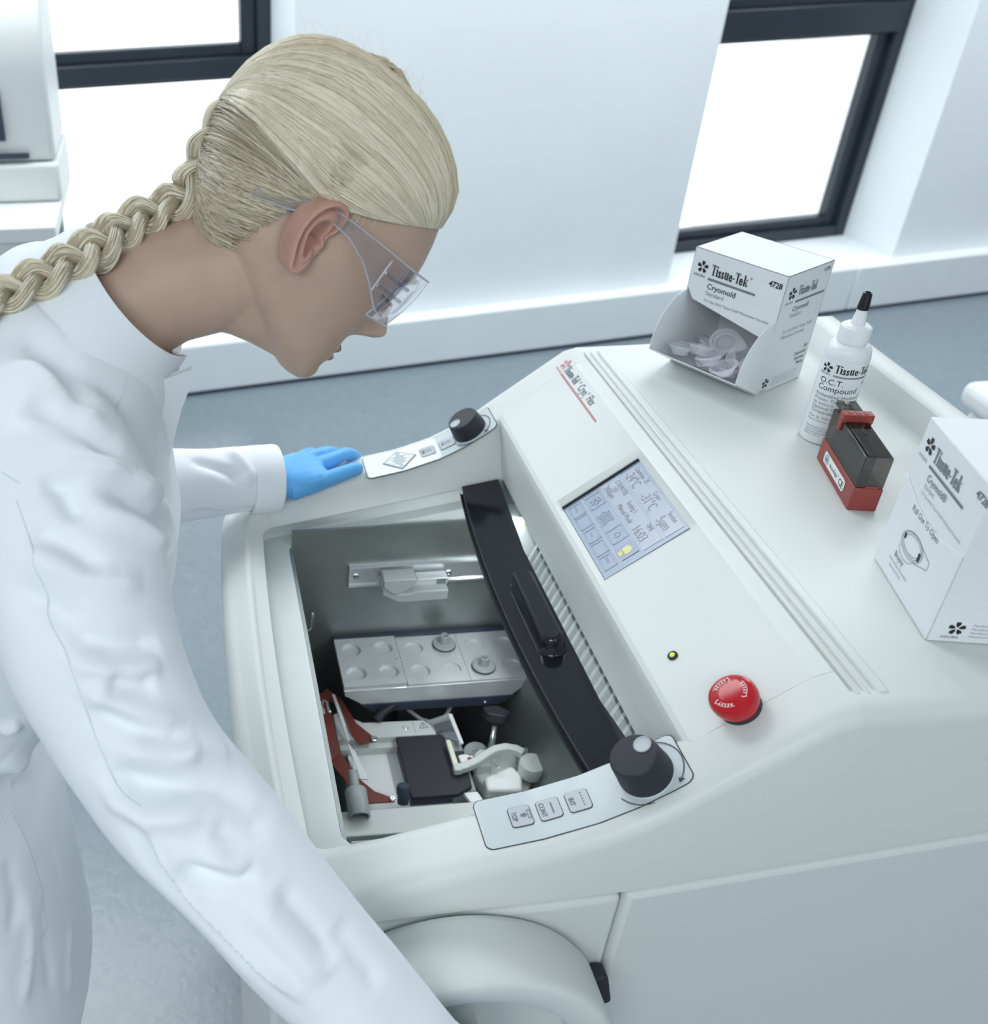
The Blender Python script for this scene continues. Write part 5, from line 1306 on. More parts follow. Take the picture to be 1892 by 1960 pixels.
for side in (-1, 1):
    e = ear_mb(side); Mx_, upv = ear_matrix(side)
    z = Mx_.to_3x3() @ Vector((0, 0, 1)); y = (upv - z * upv.dot(z)).normalized(); x = y.cross(z)
    w = MB(); flip = 1 if x.dot(HF) > 0 else -1
    o = Mx_.translation
    for (a, b, c) in e.v:
        w.v.append(tuple(o + (x * flip * a + y * b) * 0.82 + z * c * 0.88))
    w.f = e.f if flip > 0 else [tuple(reversed(f)) for f in e.f]
    n_before = len(body_me.polygons); append_mesh(body_me, w); EARF.append((n_before, len(body_me.polygons)))
# torso, arms and legs of the body, covered by the coat
leg = MB()
for sy in (-1, 1):
    yb_ = 0.785 + sy * 0.085
    leg.tube([(-0.285, yb_, 0.93), (-0.28, yb_, 0.75), (-0.235, yb_ + sy * 0.005, 0.50), (-0.27, yb_, 0.28), (-0.29, yb_, 0.09), (-0.288, yb_, 0.05)], [0.080, 0.072, 0.058, 0.052, 0.040, 0.036], 18)
leg.tube([(-0.29, 0.785, 0.90), (-0.27, 0.785, 1.02), (-0.22, 0.785, 1.15), (-0.165, 0.785, 1.26), (-0.125, 0.785, 1.32), (-0.10, 0.785, 1.35)], [0.10, 0.09, 0.085, 0.085, 0.070, 0.055], 18)
append_mesh(body_me, leg)
body = mesh_obj('body', body_me, M_SKIN, person)
body_me.materials.append(mat('ear_skin', (0.60, 0.345, 0.275), 0.45, sss=0.3, var=0.10, vscale=60))
for a_, b_ in EARF:
    for k_ in range(a_, b_): body_me.polygons[k_].material_index = 1
# lips as coloured skin
lipm = MB()
for z0, zc, z1, yw__ in ((-0.0562, -0.0610, -0.0654, 0.0205), (-0.0662, -0.0708, -0.0762, 0.0185)):
    rws = []
    for t in np.linspace(0, 1, 7):
        row = []
        for y in np.linspace(-yw__, yw__, 17):
            k = 1 - (y / yw__) ** 2
            zz = -0.0658 + ((z0 + (z1 - z0) * t) + 0.0658) * (0.25 + 0.75 * k)
            hit = head_bvh.ray_cast(Vector((0.2, y, zz)), Vector((-1, 0, 0)))[0]
            row.append((hit.x + 0.0009 * k, y, zz))
        rws.append(row)
    lipm.grid(rws, M=MH_)
lipm.build('lips', M_LIP, body)
# eyelashes / closed-looking upper lid line and eyebrow
bw = MB()
for sy in (-1, 1):
    for i in range(60):
        t = i / 59; y = sy * (0.014 + 0.032 * t); zz = 0.0220 + 0.004 * math.sin(math.pi * t) - 0.003 * t
        hit = head_bvh.ray_cast(Vector((0.2, y, zz)), Vector((-1, 0, 0)))[0]
        if hit is None: continue
        p = Vector((hit.x + 0.0003, y, zz + random.uniform(-0.0018, 0.0018))); q = p + Vector((0.0004, sy * 0.005, 0.0016))
        bw.tube([p, q], [0.00035, 0.0001], 3, M=MH_)
tag(bw.build('eyebrow', mat('eyebrow_hair', (0.26, 0.18, 0.11), 0.6, var=0.1), body), kind='stuff')
la = MB()
for sy in (-1, 1):
    for i in range(40):
        t = i / 39; y = sy * (0.020 + 0.022 * t); zz = 0.0015 - 0.002 * math.sin(math.pi * t)
        hit = head_bvh.ray_cast(Vector((0.2, y, zz)), Vector((-1, 0, 0)))[0]
        p = Vector((hit.x, y, zz)); la.tube([p, p + Vector((0.005, sy * 0.002, -0.0030)), p + Vector((0.0085, sy * 0.004, -0.0030))], [0.0003, 0.00025, 0.0001], 3, M=MH_)
tag(la.build('eyelash', mat('lash', (0.05, 0.04, 0.035), 0.5), body), kind='stuff')
# shoes
for sy in (-1, 1):
    yb_ = 0.785 + sy * 0.095
    sh = MB(); S_ = []
    for x, hw, hh in ((-0.345, 0.018, 0.035), (-0.335, 0.034, 0.055), (-0.30, 0.040, 0.075), (-0.26, 0.042, 0.07), (-0.21, 0.046, 0.052), (-0.16, 0.046, 0.042), (-0.12, 0.036, 0.034), (-0.105, 0.018, 0.022)):
        S_.append([(x, yb_ + hw * math.cos(a), max(0.0, hh * 0.5 + hh * 0.5 * math.sin(a))) for a in np.linspace(0, 2 * math.pi, 20, endpoint=False)])
    sh.grid(S_, closed=True); sh.add(S_[0], [tuple(range(20))]); sh.add(S_[-1], [tuple(reversed(range(20)))])
    sh.build('shoe', M_SHOE, person, ang=60)

# ---- hair
HC = Vector((-0.004, 0, 0.030))
def hair_r(d):
    h = head_bvh.ray_cast(HC, d)
    return (h[0] - HC).length if h[0] is not None else 0.10
HLP = ([0, 15, 32, 50, 66, 78, 88, 96, 104, 114, 126, 140, 160, 180], [.0730, .0715, .0650, .0540, .0440, .0380, .0345, .0300, .0190, .0000, -.0300, -.0570, -.0740, -.0780])
def hair_line(az):     # height of the hair line for azimuth (deg, 0 = front)
    return float(np.interp(abs(az), *HLP))
def dir_azel(az, el):
    a, e = math.radians(az), math.radians(el); return Vector((math.cos(e) * math.cos(a), math.cos(e) * math.sin(a), math.sin(e)))
def line_el(az):
    lo, hi = -75.0, 60.0
    zt_ = hair_line(az)
    for _ in range(22):
        m = (lo + hi) / 2; d = dir_azel(az, m); z = HC.z + d.z * hair_r(d)
        if z < zt_: lo = m
        else: hi = m
    return (lo + hi) / 2
LINE = {a: line_el(a) for a in range(-180, 181, 4)}
def line_el_i(az): return float(np.interp(az, sorted(LINE), [LINE[k] for k in sorted(LINE)]))
def thick(az, el):
    t = el - line_el_i(az)
    dx_ = math.cos(math.radians(el)) * math.cos(math.radians(az))
    full = 0.0118 - 0.0035 * max(0.0, dx_) + 0.0055 * max(0.0, -dx_)
    return 0.0012 + (full - 0.0012) * min(1.0, max(0.0, t / (16.0 if abs(az) < 95 else 34.0))) ** (0.7 if abs(az) < 95 else 0.9)
def hair_pt(az, el, off=0.0):
    d = dir_azel(az, el); return HC + d * (hair_r(d) + thick(az, el) + off)
cap = MB(); rowsC = []
azs = list(range(-180, 180, 5))
for j in range(26):
    t = j / 25
    rowsC.append([hair_pt(a, LINE.get(a, line_el_i(a)) + (88 - line_el_i(a)) * t, -0.0022 if j else -0.003) for a in azs])
cap.grid(rowsC, closed=True, M=MH_); cap.add([tuple(p) for p in rowsC[-1]], [tuple(range(len(azs)))], MH_)
M_HAIRC = mat('hair_base', (0.46, 0.40, 0.28), 0.55, bump=0.3, bscale=160, var=0.25, vscale=40, stretch=(1, 1, 1))
hair_cap = cap.build('hair', M_HAIRC, person, ang=80)
def hair_mat():
    m = bpy.data.materials.new('blond_hair'); m.use_nodes = True; nt = m.node_tree; b = nt.nodes['Principled BSDF']
    at = nt.nodes.new('ShaderNodeAttribute'); at.attribute_name = 'strand'
    r = nt.nodes.new('ShaderNodeValToRGB'); e = r.color_ramp.elements
    e[0].position = 0.0; e[0].color = (0.47, 0.39, 0.265, 1); e[1].position = 1.0; e[1].color = (0.96, 0.91, 0.76, 1)
    e2 = r.color_ramp.elements.new(0.5); e2.color = (0.84, 0.765, 0.585, 1)
    nt.links.new(at.outputs['Fac'], r.inputs['Fac']); nt.links.new(r.outputs['Color'], b.inputs['Base Color'])
    b.inputs['Roughness'].default_value = 0.34; b.inputs['Specular IOR Level'].default_value = 0.5
    return m
M_HAIR = hair_mat()
class Strands:
    def __init__(s): s.v = []; s.f = []; s.c = []
    def add(s, pts, r0_, r1_, tone, M=None, k=3):
        n = len(s.v); m = len(pts); pts = [(M @ Vector(p)) if M is not None else Vector(p) for p in pts]; up = Vector((0.3, -0.8, 0.5))
        for i, p in enumerate(pts):
            t = (pts[min(i + 1, m - 1)] - pts[max(i - 1, 0)]); t.normalize()
            a = (up - t * up.dot(t)); a.normalize(); b = t.cross(a)
            u = i / (m - 1); r = r0_ + (r1_ - r0_) * u
            for j in range(k):
                q = 2 * math.pi * j / k; s.v.append(p + (a * math.cos(q) + b * math.sin(q)) * r); s.c.append(tone)
        for i in range(m - 1):
            for j in range(k):
                j2 = (j + 1) % k; s.f.append((n + i * k + j, n + i * k + j2, n + (i + 1) * k + j2, n + (i + 1) * k + j))
    def build(s, name, parent):
        me = bpy.data.meshes.new(name); me.from_pydata([tuple(p) for p in s.v], [], s.f); me.update()
        at = me.attributes.new('strand', 'FLOAT', 'POINT'); at.data.foreach_set('value', s.c)
        me.materials.append(M_HAIR); o = bpy.data.objects.new(name, me); link(o, parent)
        me.polygons.foreach_set('use_smooth', [True] * len(me.polygons)); tag(o, kind='stuff'); return o
def azel(v):
    d = (v - HC).normalized(); return math.degrees(math.atan2(d.y, d.x)), math.degrees(math.asin(max(-1, min(1, d.z))))
def slerp(a, b, t):
    w = math.acos(max(-1, min(1, a.dot(b))))
    if w < 1e-4: return a.copy()
    return (a * math.sin((1 - t) * w) + b * math.sin(t * w)) / math.sin(w)
# the gathering line of the braid down the back of the head
def gather(s):      # s 0..1 from the crown knot to the nape
    return dir_azel(180, 10 - 52 * s)
st_h = Strands(); prs = random.Random(11)
def strand_path(d0, d1, ctrl, n, off, lift):
    P = []
    for i in range(n):
        t = i / (n - 1)
        d = slerp(slerp(d0, ctrl, t), slerp(ctrl, d1, t), t).normalized()
        az, el = math.degrees(math.atan2(d.y, d.x)), math.degrees(math.asin(max(-1, min(1, d.z))))
        th_ = thick(az, max(el, line_el_i(az)))
        P.append(HC + d * (hair_r(d) + th_ + off + lift * math.sin(math.pi * min(1, t * 1.1)) ** 0.8))
    return P
LOWP = ([0.0, 0.12, 0.26, 0.42, 0.58, 0.74, 0.88, 1.0], [52, 66, 80, 96, 116, 140, 162, 180])
LOWE = ([0.0, 0.12, 0.26, 0.42, 0.58, 0.74, 0.88, 1.0], [0.5, 1.0, 2.0, None, None, None, None, None])
EL90 = line_el_i(90)
def dir_low(s, sg):
    az = float(np.interp(s, *LOWP))
    e = [line_el_i(52) + 0.5, line_el_i(66) + 0.8, line_el_i(80) + 1.5, EL90 + 2.0, EL90 + 5, EL90 + 8.5, 11, 10]
    return dir_azel(sg * az, float(np.interp(s, LOWP[0], e)))
F_EL = line_el_i(0)
def dir_top(s):
    a = F_EL + (180 - 10 - F_EL) * s          # over the crown in the middle plane
    return Vector((math.cos(math.radians(a)), 0, math.sin(math.radians(a))))
def hair_path(w, sg, n, off, s0=0.0, wob=0.0):
    P = []
    for i in range(n):
        s = s0 + (1 - s0) * i / (n - 1)
        d = slerp(dir_top(s), dir_low(s, sg), w + wob * math.sin(math.pi * s) * (1 - s))
        az, el = math.degrees(math.atan2(d.y, d.x)), math.degrees(math.asin(max(-1, min(1, d.z))))
        le = line_el_i(az)
        if s < 0.5 and el < le: el = le; d = dir_azel(az, el)
        fr_ = min(1.0, s / 0.06)
        P.append(HC + d * (hair_r(d) + thick(az, max(el, le)) * (0.35 + 0.65 * fr_) + off + 0.0012 * math.sin(math.pi * s)))
    return P
for k in range(2900):       # top section: combed back from the forehead to the knot
    sg = 1 if k % 3 == 0 else -1
    w = prs.random() ** 0.85
    s0 = 0.0 if prs.random() < 0.55 else prs.uniform(0.0, 0.45)
    clump = math.sin(w * 34) * 0.45 + math.sin(w * 91 + 1.3) * 0.35 + math.sin(w * 13 + 0.7) * 0.4
    off = prs.uniform(-0.0014, 0.0010) + 0.0008 * clump
    tone = min(1, max(0, 0.58 + 0.13 * clump + prs.gauss(0, 0.17) - 0.12 * math.exp(-((w - 0.30) / 0.12) ** 2)))
    st_h.add(hair_path(min(1, w * 1.02), sg, 17, off, s0, prs.gauss(0, 0.02)), 0.00042, 0.00036, tone, MH_)
for k in range(1500):       # lower section: nape and behind the ears, drawn up and back into the braid
    az = prs.choice((-1, -1, 1)) * prs.uniform(96, 178)
    el = line_el_i(az) + abs(prs.gauss(0, 1)) * 11 - (prs.uniform(0, 7) if prs.random() < 0.4 else 0)
    top_lim = float(np.interp(abs(az), [96, 116, 140, 162, 180], [EL90 + 1.5, EL90 + 4.5, EL90 + 8, 10, 9]))
    el = min(el, top_lim)
    d0 = dir_azel(az, el)
    frac = (el - line_el_i(az)) / max(5.0, top_lim - line_el_i(az))
    s_ = min(1, max(0.0, prs.gauss(0.86 - 0.72 * max(0, frac) - 0.15 * (178 - abs(az)) / 80, 0.07)))
    d1 = gather(s_); mid = slerp(d0, d1, 0.5)
    ctrl = (mid + Vector((0.03, 0, 0.10))).normalized()
    tone = min(1, max(0, 0.27 + 0.12 * math.sin(az * 0.9) + 0.10 * math.sin(el * 0.8) + prs.gauss(0, 0.14)))  # low tone paints the shade of the under layers into the strands
    st_h.add(strand_path(d0, d1, ctrl, 11, prs.uniform(-0.0015, 0.0010), 0.0010), 0.00038, 0.00034, tone, MH_)
for k in range(90):         # hair between the temple and the ear, and fine hairs
    az = prs.choice((-1, -1, 1)) * prs.uniform(62, 92); el = line_el_i(az)
    p = hair_pt(az, el + 1, 0.0005); d0 = dir_azel(az, el + 1)
    P = [hair_pt(az, el + 2, 0.0)]
    for i in range(1, 6): P.append(HC + dir_azel(az + (1.8 * i if az < 0 else -1.8 * i) * 0.2, el + 2 - 2.4 * i) * (hair_r(dir_azel(az, el + 2 - 2.4 * i)) + 0.0010))
    st_h.add(P, 0.00026, 0.00008, prs.uniform(0.3, 0.7), MH_)
for k in range(70):         # flyaway hairs over the crown
    az = prs.uniform(-180, 180); el = prs.uniform(35, 80) if abs(az) > 90 else prs.uniform(55, 85)
    base_ = hair_pt(az, el, 0.0); dirt = Vector((prs.gauss(-0.5, 0.5), prs.gauss(0, 0.5), prs.gauss(0.2, 0.4))); nrm_ = (base_ - HC).normalized()
    L_ = prs.uniform(0.008, 0.022); P = []
    for i in range(8):
        t = i / 7; P.append(base_ + nrm_ * (L_ * math.sin(t * math.pi * 0.75) * 0.55) + dirt * L_ * t * 1.2 - nrm_ * 0.001)
    st_h.add(P, 0.00013, 0.00006, prs.uniform(0.5, 1.0), MH_)
st_h.build('hair_strands', hair_cap)
# ---- lab coat
YP = 0.795
TS = [  # centre x, z, normal (nx, nz), front depth, back depth, half width
    (-0.275, 0.50, 0.0, 1.0, 0.116, 0.145, 0.195), (-0.275, 0.70, 0.0, 1.0, 0.110, 0.135, 0.188), (-0.275, 0.85, 0.02, 1.0, 0.108, 0.125, 0.178), (-0.270, 0.96, 0.15, 0.98, 0.092, 0.108, 0.163),
    (-0.250, 1.05, 0.30, 0.95, 0.145, 0.105, 0.163), (-0.222, 1.13, 0.40, 0.92, 0.185, 0.105, 0.168), (-0.190, 1.20, 0.45, 0.89, 0.190, 0.102, 0.176), (-0.158, 1.26, 0.50, 0.87, 0.170, 0.095, 0.182),
    (-0.128, 1.318, 0.52, 0.85, 0.130, 0.084, 0.172), (-0.104, 1.352, 0.55, 0.835, 0.100, 0.070, 0.138), (-0.088, 1.372, 0.55, 0.835, 0.084, 0.062, 0.108), (-0.078, 1.385, 0.55, 0.835, 0.070, 0.052, 0.080)]
tm = MB(); trows = []
for cx_, cz_, nx, nz, df, db_, hw in TS:
    n = Vector((nx, 0, nz)).normalized(); fwd = Vector((n.z, 0, -n.x)); row = []
    for k in range(48):
        a = 2 * math.pi * k / 48; c, s_ = math.cos(a), math.sin(a); p = 2.4
        rad = (abs(c) ** p + abs(s_) ** p) ** (-1 / p)
        d = (df if c > 0 else db_) * c * rad
        q = Vector((cx_, YP, cz_)) + fwd * d + Vector((0, 1, 0)) * hw * s_ * rad
        row.append(tuple(q))
    trows.append(row)
tm.grid(trows, closed=True); tm.add(trows[0], [tuple(reversed(range(48)))]); tm.add(trows[-1], [tuple(range(48))])
NS = [((-0.128, 0.705, 1.318), .064), ((-0.110, 0.660, 1.305), .070), ((-0.097, 0.628, 1.286), .071), ((-0.090, 0.600, 1.258), .068), ((-0.080, 0.570, 1.222), .0640), ((-0.064, 0.545, 1.180), .0590), ((-0.043, 0.522, 1.140), .0560), ((-0.012, 0.497, 1.104), .0545), ((0.026, 0.472, 1.063), .0515), ((0.065, 0.447, 1.010), .0495), ((0.107, 0.427, 0.960), .0460), ((0.140, 0.412, 0.917), .0440), ((0.168, 0.401, 0.873), .0420)]
FS = [((-0.13, 0.885, 1.315), 0.066), ((-0.132, 0.9318, 1.29), 0.07), ((-0.14, 0.9786, 1.225), 0.066), ((-0.148, 1.0154, 1.145), 0.06), ((-0.148, 1.0472, 1.07), 0.056), ((-0.12, 1.069, 1.02), 0.053), ((-0.06, 1.089, 1.006), 0.049), ((0.01, 1.106, 0.999), 0.0445), ((0.07, 1.12, 0.993), 0.0425), ((0.104, 1.126, 0.989), 0.0425)]
def smooth_path(L, m=5):
    P = [Vector(p) for p, _ in L]; R = [r for _, r in L]; n = len(P); out = []; ro = []
    for i in range(n - 1):
        a, b, c, d = P[max(0, i - 1)], P[i], P[i + 1], P[min(n - 1, i + 2)]
        for k in range(m):
            t = k / m; out.append(0.5 * ((2 * b) + (c - a) * t + (2 * a - 5 * b + 4 * c - d) * t * t + (3 * b - a - 3 * c + d) * t ** 3)); ro.append(R[i] + (R[i + 1] - R[i]) * t)
    out.append(P[-1]); ro.append(R[-1]); return out, ro
ns_p, ns_r = smooth_path(NS); fs_p, fs_r = smooth_path(FS)
s1 = MB(); s1.tube(ns_p, ns_r, 36); s2 = MB(); s2.tube(fs_p, fs_r, 36)
coat_me = remeshed([tm, s1, s2], 0.0036, 10, 0.5)
#FOLDS#
# folds of the cloth: ridge (+) and valley (-) lines in mm, their width, and their course over the body
FOLDS3 = [
    (-6, 0.0096, [(-0.1294, 0.6965, 1.3877), (-0.1087, 0.6952, 1.3869), (-0.0913, 0.6883, 1.3754), (-0.0808, 0.6681, 1.3679), (-0.0746, 0.6467, 1.3634), (-0.0632, 0.6379, 1.3544)]),
    (5, 0.0081, [(-0.1304, 0.6793, 1.3788), (-0.1078, 0.6723, 1.377), (-0.0911, 0.6556, 1.3715), (-0.0794, 0.6398, 1.3645), (-0.0634, 0.6339, 1.3538), (-0.0498, 0.6337, 1.3416)]),
    (-6, 0.0104, [(-0.1126, 0.6365, 1.3701), (-0.0949, 0.6279, 1.3658), (-0.0778, 0.6228, 1.3588), (-0.0612, 0.6173, 1.3475), (-0.0471, 0.6121, 1.3332)]),
    (5, 0.0089, [(-0.1261, 0.6214, 1.3611), (-0.1046, 0.609, 1.3577), (-0.0809, 0.6001, 1.3494), (-0.0592, 0.6006, 1.3388), (-0.0433, 0.609, 1.3273)]),
    (7, 0.0059, [(-0.1058, 0.5831, 1.3396), (-0.0942, 0.5879, 1.344), (-0.0835, 0.5914, 1.3448), (-0.0593, 0.5965, 1.3364), (-0.0356, 0.6091, 1.3153), (-0.0272, 0.703, 1.2345), (-0.0183, 0.728, 1.1991)]),
    (-8, 0.0056, [(-0.0721, 0.5881, 1.3384), (-0.0517, 0.59, 1.3252), (-0.036, 0.5964, 1.3082), (-0.0267, 0.6039, 1.2876), (-0.0253, 0.7024, 1.2042)]),
    (6, 0.0048, [(-0.0777, 0.5858, 1.3389), (-0.073, 0.5787, 1.331), (-0.0651, 0.5746, 1.3229), (-0.0562, 0.5752, 1.3165), (-0.0405, 0.581, 1.303), (-0.0287, 0.5889, 1.2848), (-0.025, 0.7002, 1.187)]),
    (-7, 0.0067, [(-0.0995, 0.5783, 1.3358), (-0.091, 0.5807, 1.3378), (-0.0827, 0.5803, 1.3359), (-0.0781, 0.5725, 1.3272), (-0.0704, 0.5658, 1.3168)]),
    (-6, 0.0059, [(-0.1108, 0.5611, 1.3138), (-0.0955, 0.5574, 1.3128), (-0.0825, 0.5538, 1.3073), (-0.0696, 0.5484, 1.2965), (-0.0571, 0.5481, 1.2885)]),
    (5, 0.0067, [(-0.1132, 0.5541, 1.3031), (-0.0963, 0.5478, 1.3002), (-0.0767, 0.5436, 1.2934), (-0.0558, 0.5439, 1.2829), (-0.0347, 0.554, 1.269)]),
    (-5, 0.0067, [(-0.1218, 0.5464, 1.284), (-0.1046, 0.5347, 1.2788), (-0.0848, 0.5252, 1.2699), (-0.0753, 0.5214, 1.2634)]),
    (-6, 0.0067, [(-0.0886, 0.5218, 1.2642), (-0.074, 0.5172, 1.2568), (-0.0582, 0.517, 1.2502), (-0.0348, 0.5276, 1.2412), (-0.0262, 0.5379, 1.2384)]),
    (6, 0.0059, [(-0.0869, 0.5136, 1.2503), (-0.0766, 0.5102, 1.2452), (-0.0619, 0.5091, 1.2395), (-0.0419, 0.5139, 1.2315), (-0.0272, 0.5276, 1.2289)]),
    (-5, 0.0074, [(-0.064, 0.5055, 1.2338), (-0.0444, 0.508, 1.225), (-0.031, 0.5163, 1.2208)]),
    (6, 0.0067, [(-0.0808, 0.5046, 1.2339), (-0.0681, 0.4996, 1.2236), (-0.0498, 0.4972, 1.2114), (-0.0259, 0.4992, 1.1926), (-0.0151, 0.5035, 1.1832)]),
    (-7, 0.0059, [(-0.0786, 0.4977, 1.2193), (-0.064, 0.4939, 1.2113), (-0.0428, 0.4922, 1.1985), (-0.0218, 0.4968, 1.1848), (-0.0122, 0.5023, 1.1781)]),
    (6, 0.0081, [(-0.0584, 0.4865, 1.1953), (-0.0401, 0.4866, 1.1874), (-0.0234, 0.4899, 1.1782), (-0.0088, 0.4977, 1.1705)]),
    (-9, 0.0074, [(-0.0694, 0.4803, 1.1804), (-0.0584, 0.4757, 1.1723), (-0.0464, 0.4728, 1.1662), (-0.0235, 0.4746, 1.1616), (-0.0003, 0.4782, 1.152), (0.0137, 0.4796, 1.1425), (0.0294, 0.4767, 1.1274)]),
    (6, 0.0067, [(-0.0229, 0.4832, 1.1703), (-0.0184, 0.4899, 1.1736), (-0.0078, 0.497, 1.169), (0.0112, 0.5082, 1.1519)]),
    (6, 0.0067, [(-0.0725, 0.4765, 1.1679), (-0.0613, 0.4695, 1.1567), (-0.0462, 0.4634, 1.1493), (-0.0255, 0.4624, 1.1481), (-0.0013, 0.4644, 1.142)]),
    (-5, 0.0067, [(-0.0036, 0.4573, 1.136), (0.0119, 0.4575, 1.1286), (0.0265, 0.4642, 1.124), (0.0311, 0.4759, 1.1256)]),
    (6, 0.0059, [(-0.0009, 0.4527, 1.1297), (0.0013, 0.4469, 1.1216), (0.0107, 0.4434, 1.1141), (0.0247, 0.4432, 1.1082)]),
    (-7, 0.0059, [(-0.0285, 0.4439, 1.1139), (-0.0158, 0.4405, 1.1113), (-0.0023, 0.4389, 1.1096), (0.0138, 0.439, 1.1073), (0.0332, 0.4437, 1.1042)]),
    (7, 0.0044, [(-0.0474, 0.4649, 1.1519), (-0.0417, 0.4578, 1.1398), (-0.0345, 0.4486, 1.1227), (-0.0232, 0.4396, 1.1041), (-0.0115, 0.4321, 1.0886), (0.0087, 0.4211, 1.0656), (0.0363, 0.4086, 1.041), (0.0631, 0.3975, 1.0148)]),
    (-8, 0.0052, [(-0.0549, 0.4647, 1.1487), (-0.05, 0.4579, 1.1354), (-0.0434, 0.4494, 1.1157), (-0.0292, 0.4393, 1.0911), (-0.0143, 0.4312, 1.0746), (0.0042, 0.4217, 1.0564), (0.0281, 0.41, 1.0314)]),
    (-5, 0.0081, [(0.0385, 0.4404, 1.0979), (0.0519, 0.4311, 1.0804), (0.0691, 0.4228, 1.0607), (0.0827, 0.4117, 1.0392)]),
    (5, 0.0081, [(0.024, 0.4361, 1.1), (0.037, 0.4249, 1.0797), (0.0538, 0.4145, 1.0573), (0.0744, 0.4029, 1.0296)]),
    (-4, 0.0067, [(0.0817, 0.4342, 1.0602), (0.0989, 0.4206, 1.0353), (0.117, 0.4105, 1.0106)]),
    (-5, 0.0052, [(-0.0034, 1.0914, 1.0445), (0.0218, 1.0879, 1.0376), (0.0469, 1.0838, 1.0273), (0.0603, 1.0773, 1.0115)]),
    (5, 0.0044, [(0.0428, 1.1192, 1.0387), (0.0612, 1.102, 1.0342), (0.0717, 1.0886, 1.0227), (0.0654, 1.0773, 1.0073)]),
    (-4, 0.0044, [(-0.0135, 1.055, 0.9887), (0.0122, 1.064, 0.9832), (0.0384, 1.0795, 0.9678), (0.0853, 1.0876, 0.9679)]),
    (4, 0.0037, [(-0.0117, 0.7809, 1.1851)]),
    (7, 0.0081, [(-0.1807, 0.6483, 1.0182), (-0.17, 0.6722, 0.9831), (-0.1669, 0.7355, 0.9037)]),
    (-9, 0.0059, [(-0.1889, 0.6598, 0.9726), (-0.1816, 0.6926, 0.9332), (-0.1735, 0.7101, 0.914), (-0.1693, 0.7178, 0.8933)]),
    (-5, 0.0067, [(-0.1575, 0.6336, 1.1052)]),
    (5, 0.0059, [(-0.1736, 0.6395, 1.0587), (-0.1562, 0.6442, 1.0615)]),
    (-5, 0.0052, [(-0.1756, 0.6944, 0.8868), (-0.1713, 0.6932, 0.8403), (-0.17, 0.6946, 0.7883)]),
    (5, 0.0052, [(-0.1627, 0.7234, 0.801), (-0.1605, 0.7356, 0.7319), (-0.1604, 0.7327, 0.6799)]),
    (-5, 0.0059, [(-0.1696, 0.6951, 0.7702), (-0.1748, 0.6796, 0.7395), (-0.1777, 0.6708, 0.6883), (-0.1788, 0.6652, 0.6288)]),
    (4, 0.0059, [(-0.1598, 0.7337, 0.6591), (-0.1642, 0.7067, 0.6307), (-0.1662, 0.6943, 0.5788)]),
    (-4, 0.0067, [(-0.1937, 0.6575, 0.8729), (-0.1916, 0.6534, 0.8136), (-0.2017, 0.6391, 0.7673)]),
    (4, 0.0067, [(-0.183, 0.6664, 0.8112), (-0.185, 0.6599, 0.7517), (-0.1949, 0.6435, 0.7053), (-0.205, 0.6306, 0.6609)]),
    (-4, 0.0059, [(-0.0258, 0.7302, 1.2923), (-0.0234, 0.7278, 1.2643), (-0.0265, 0.7089, 1.2513)])]
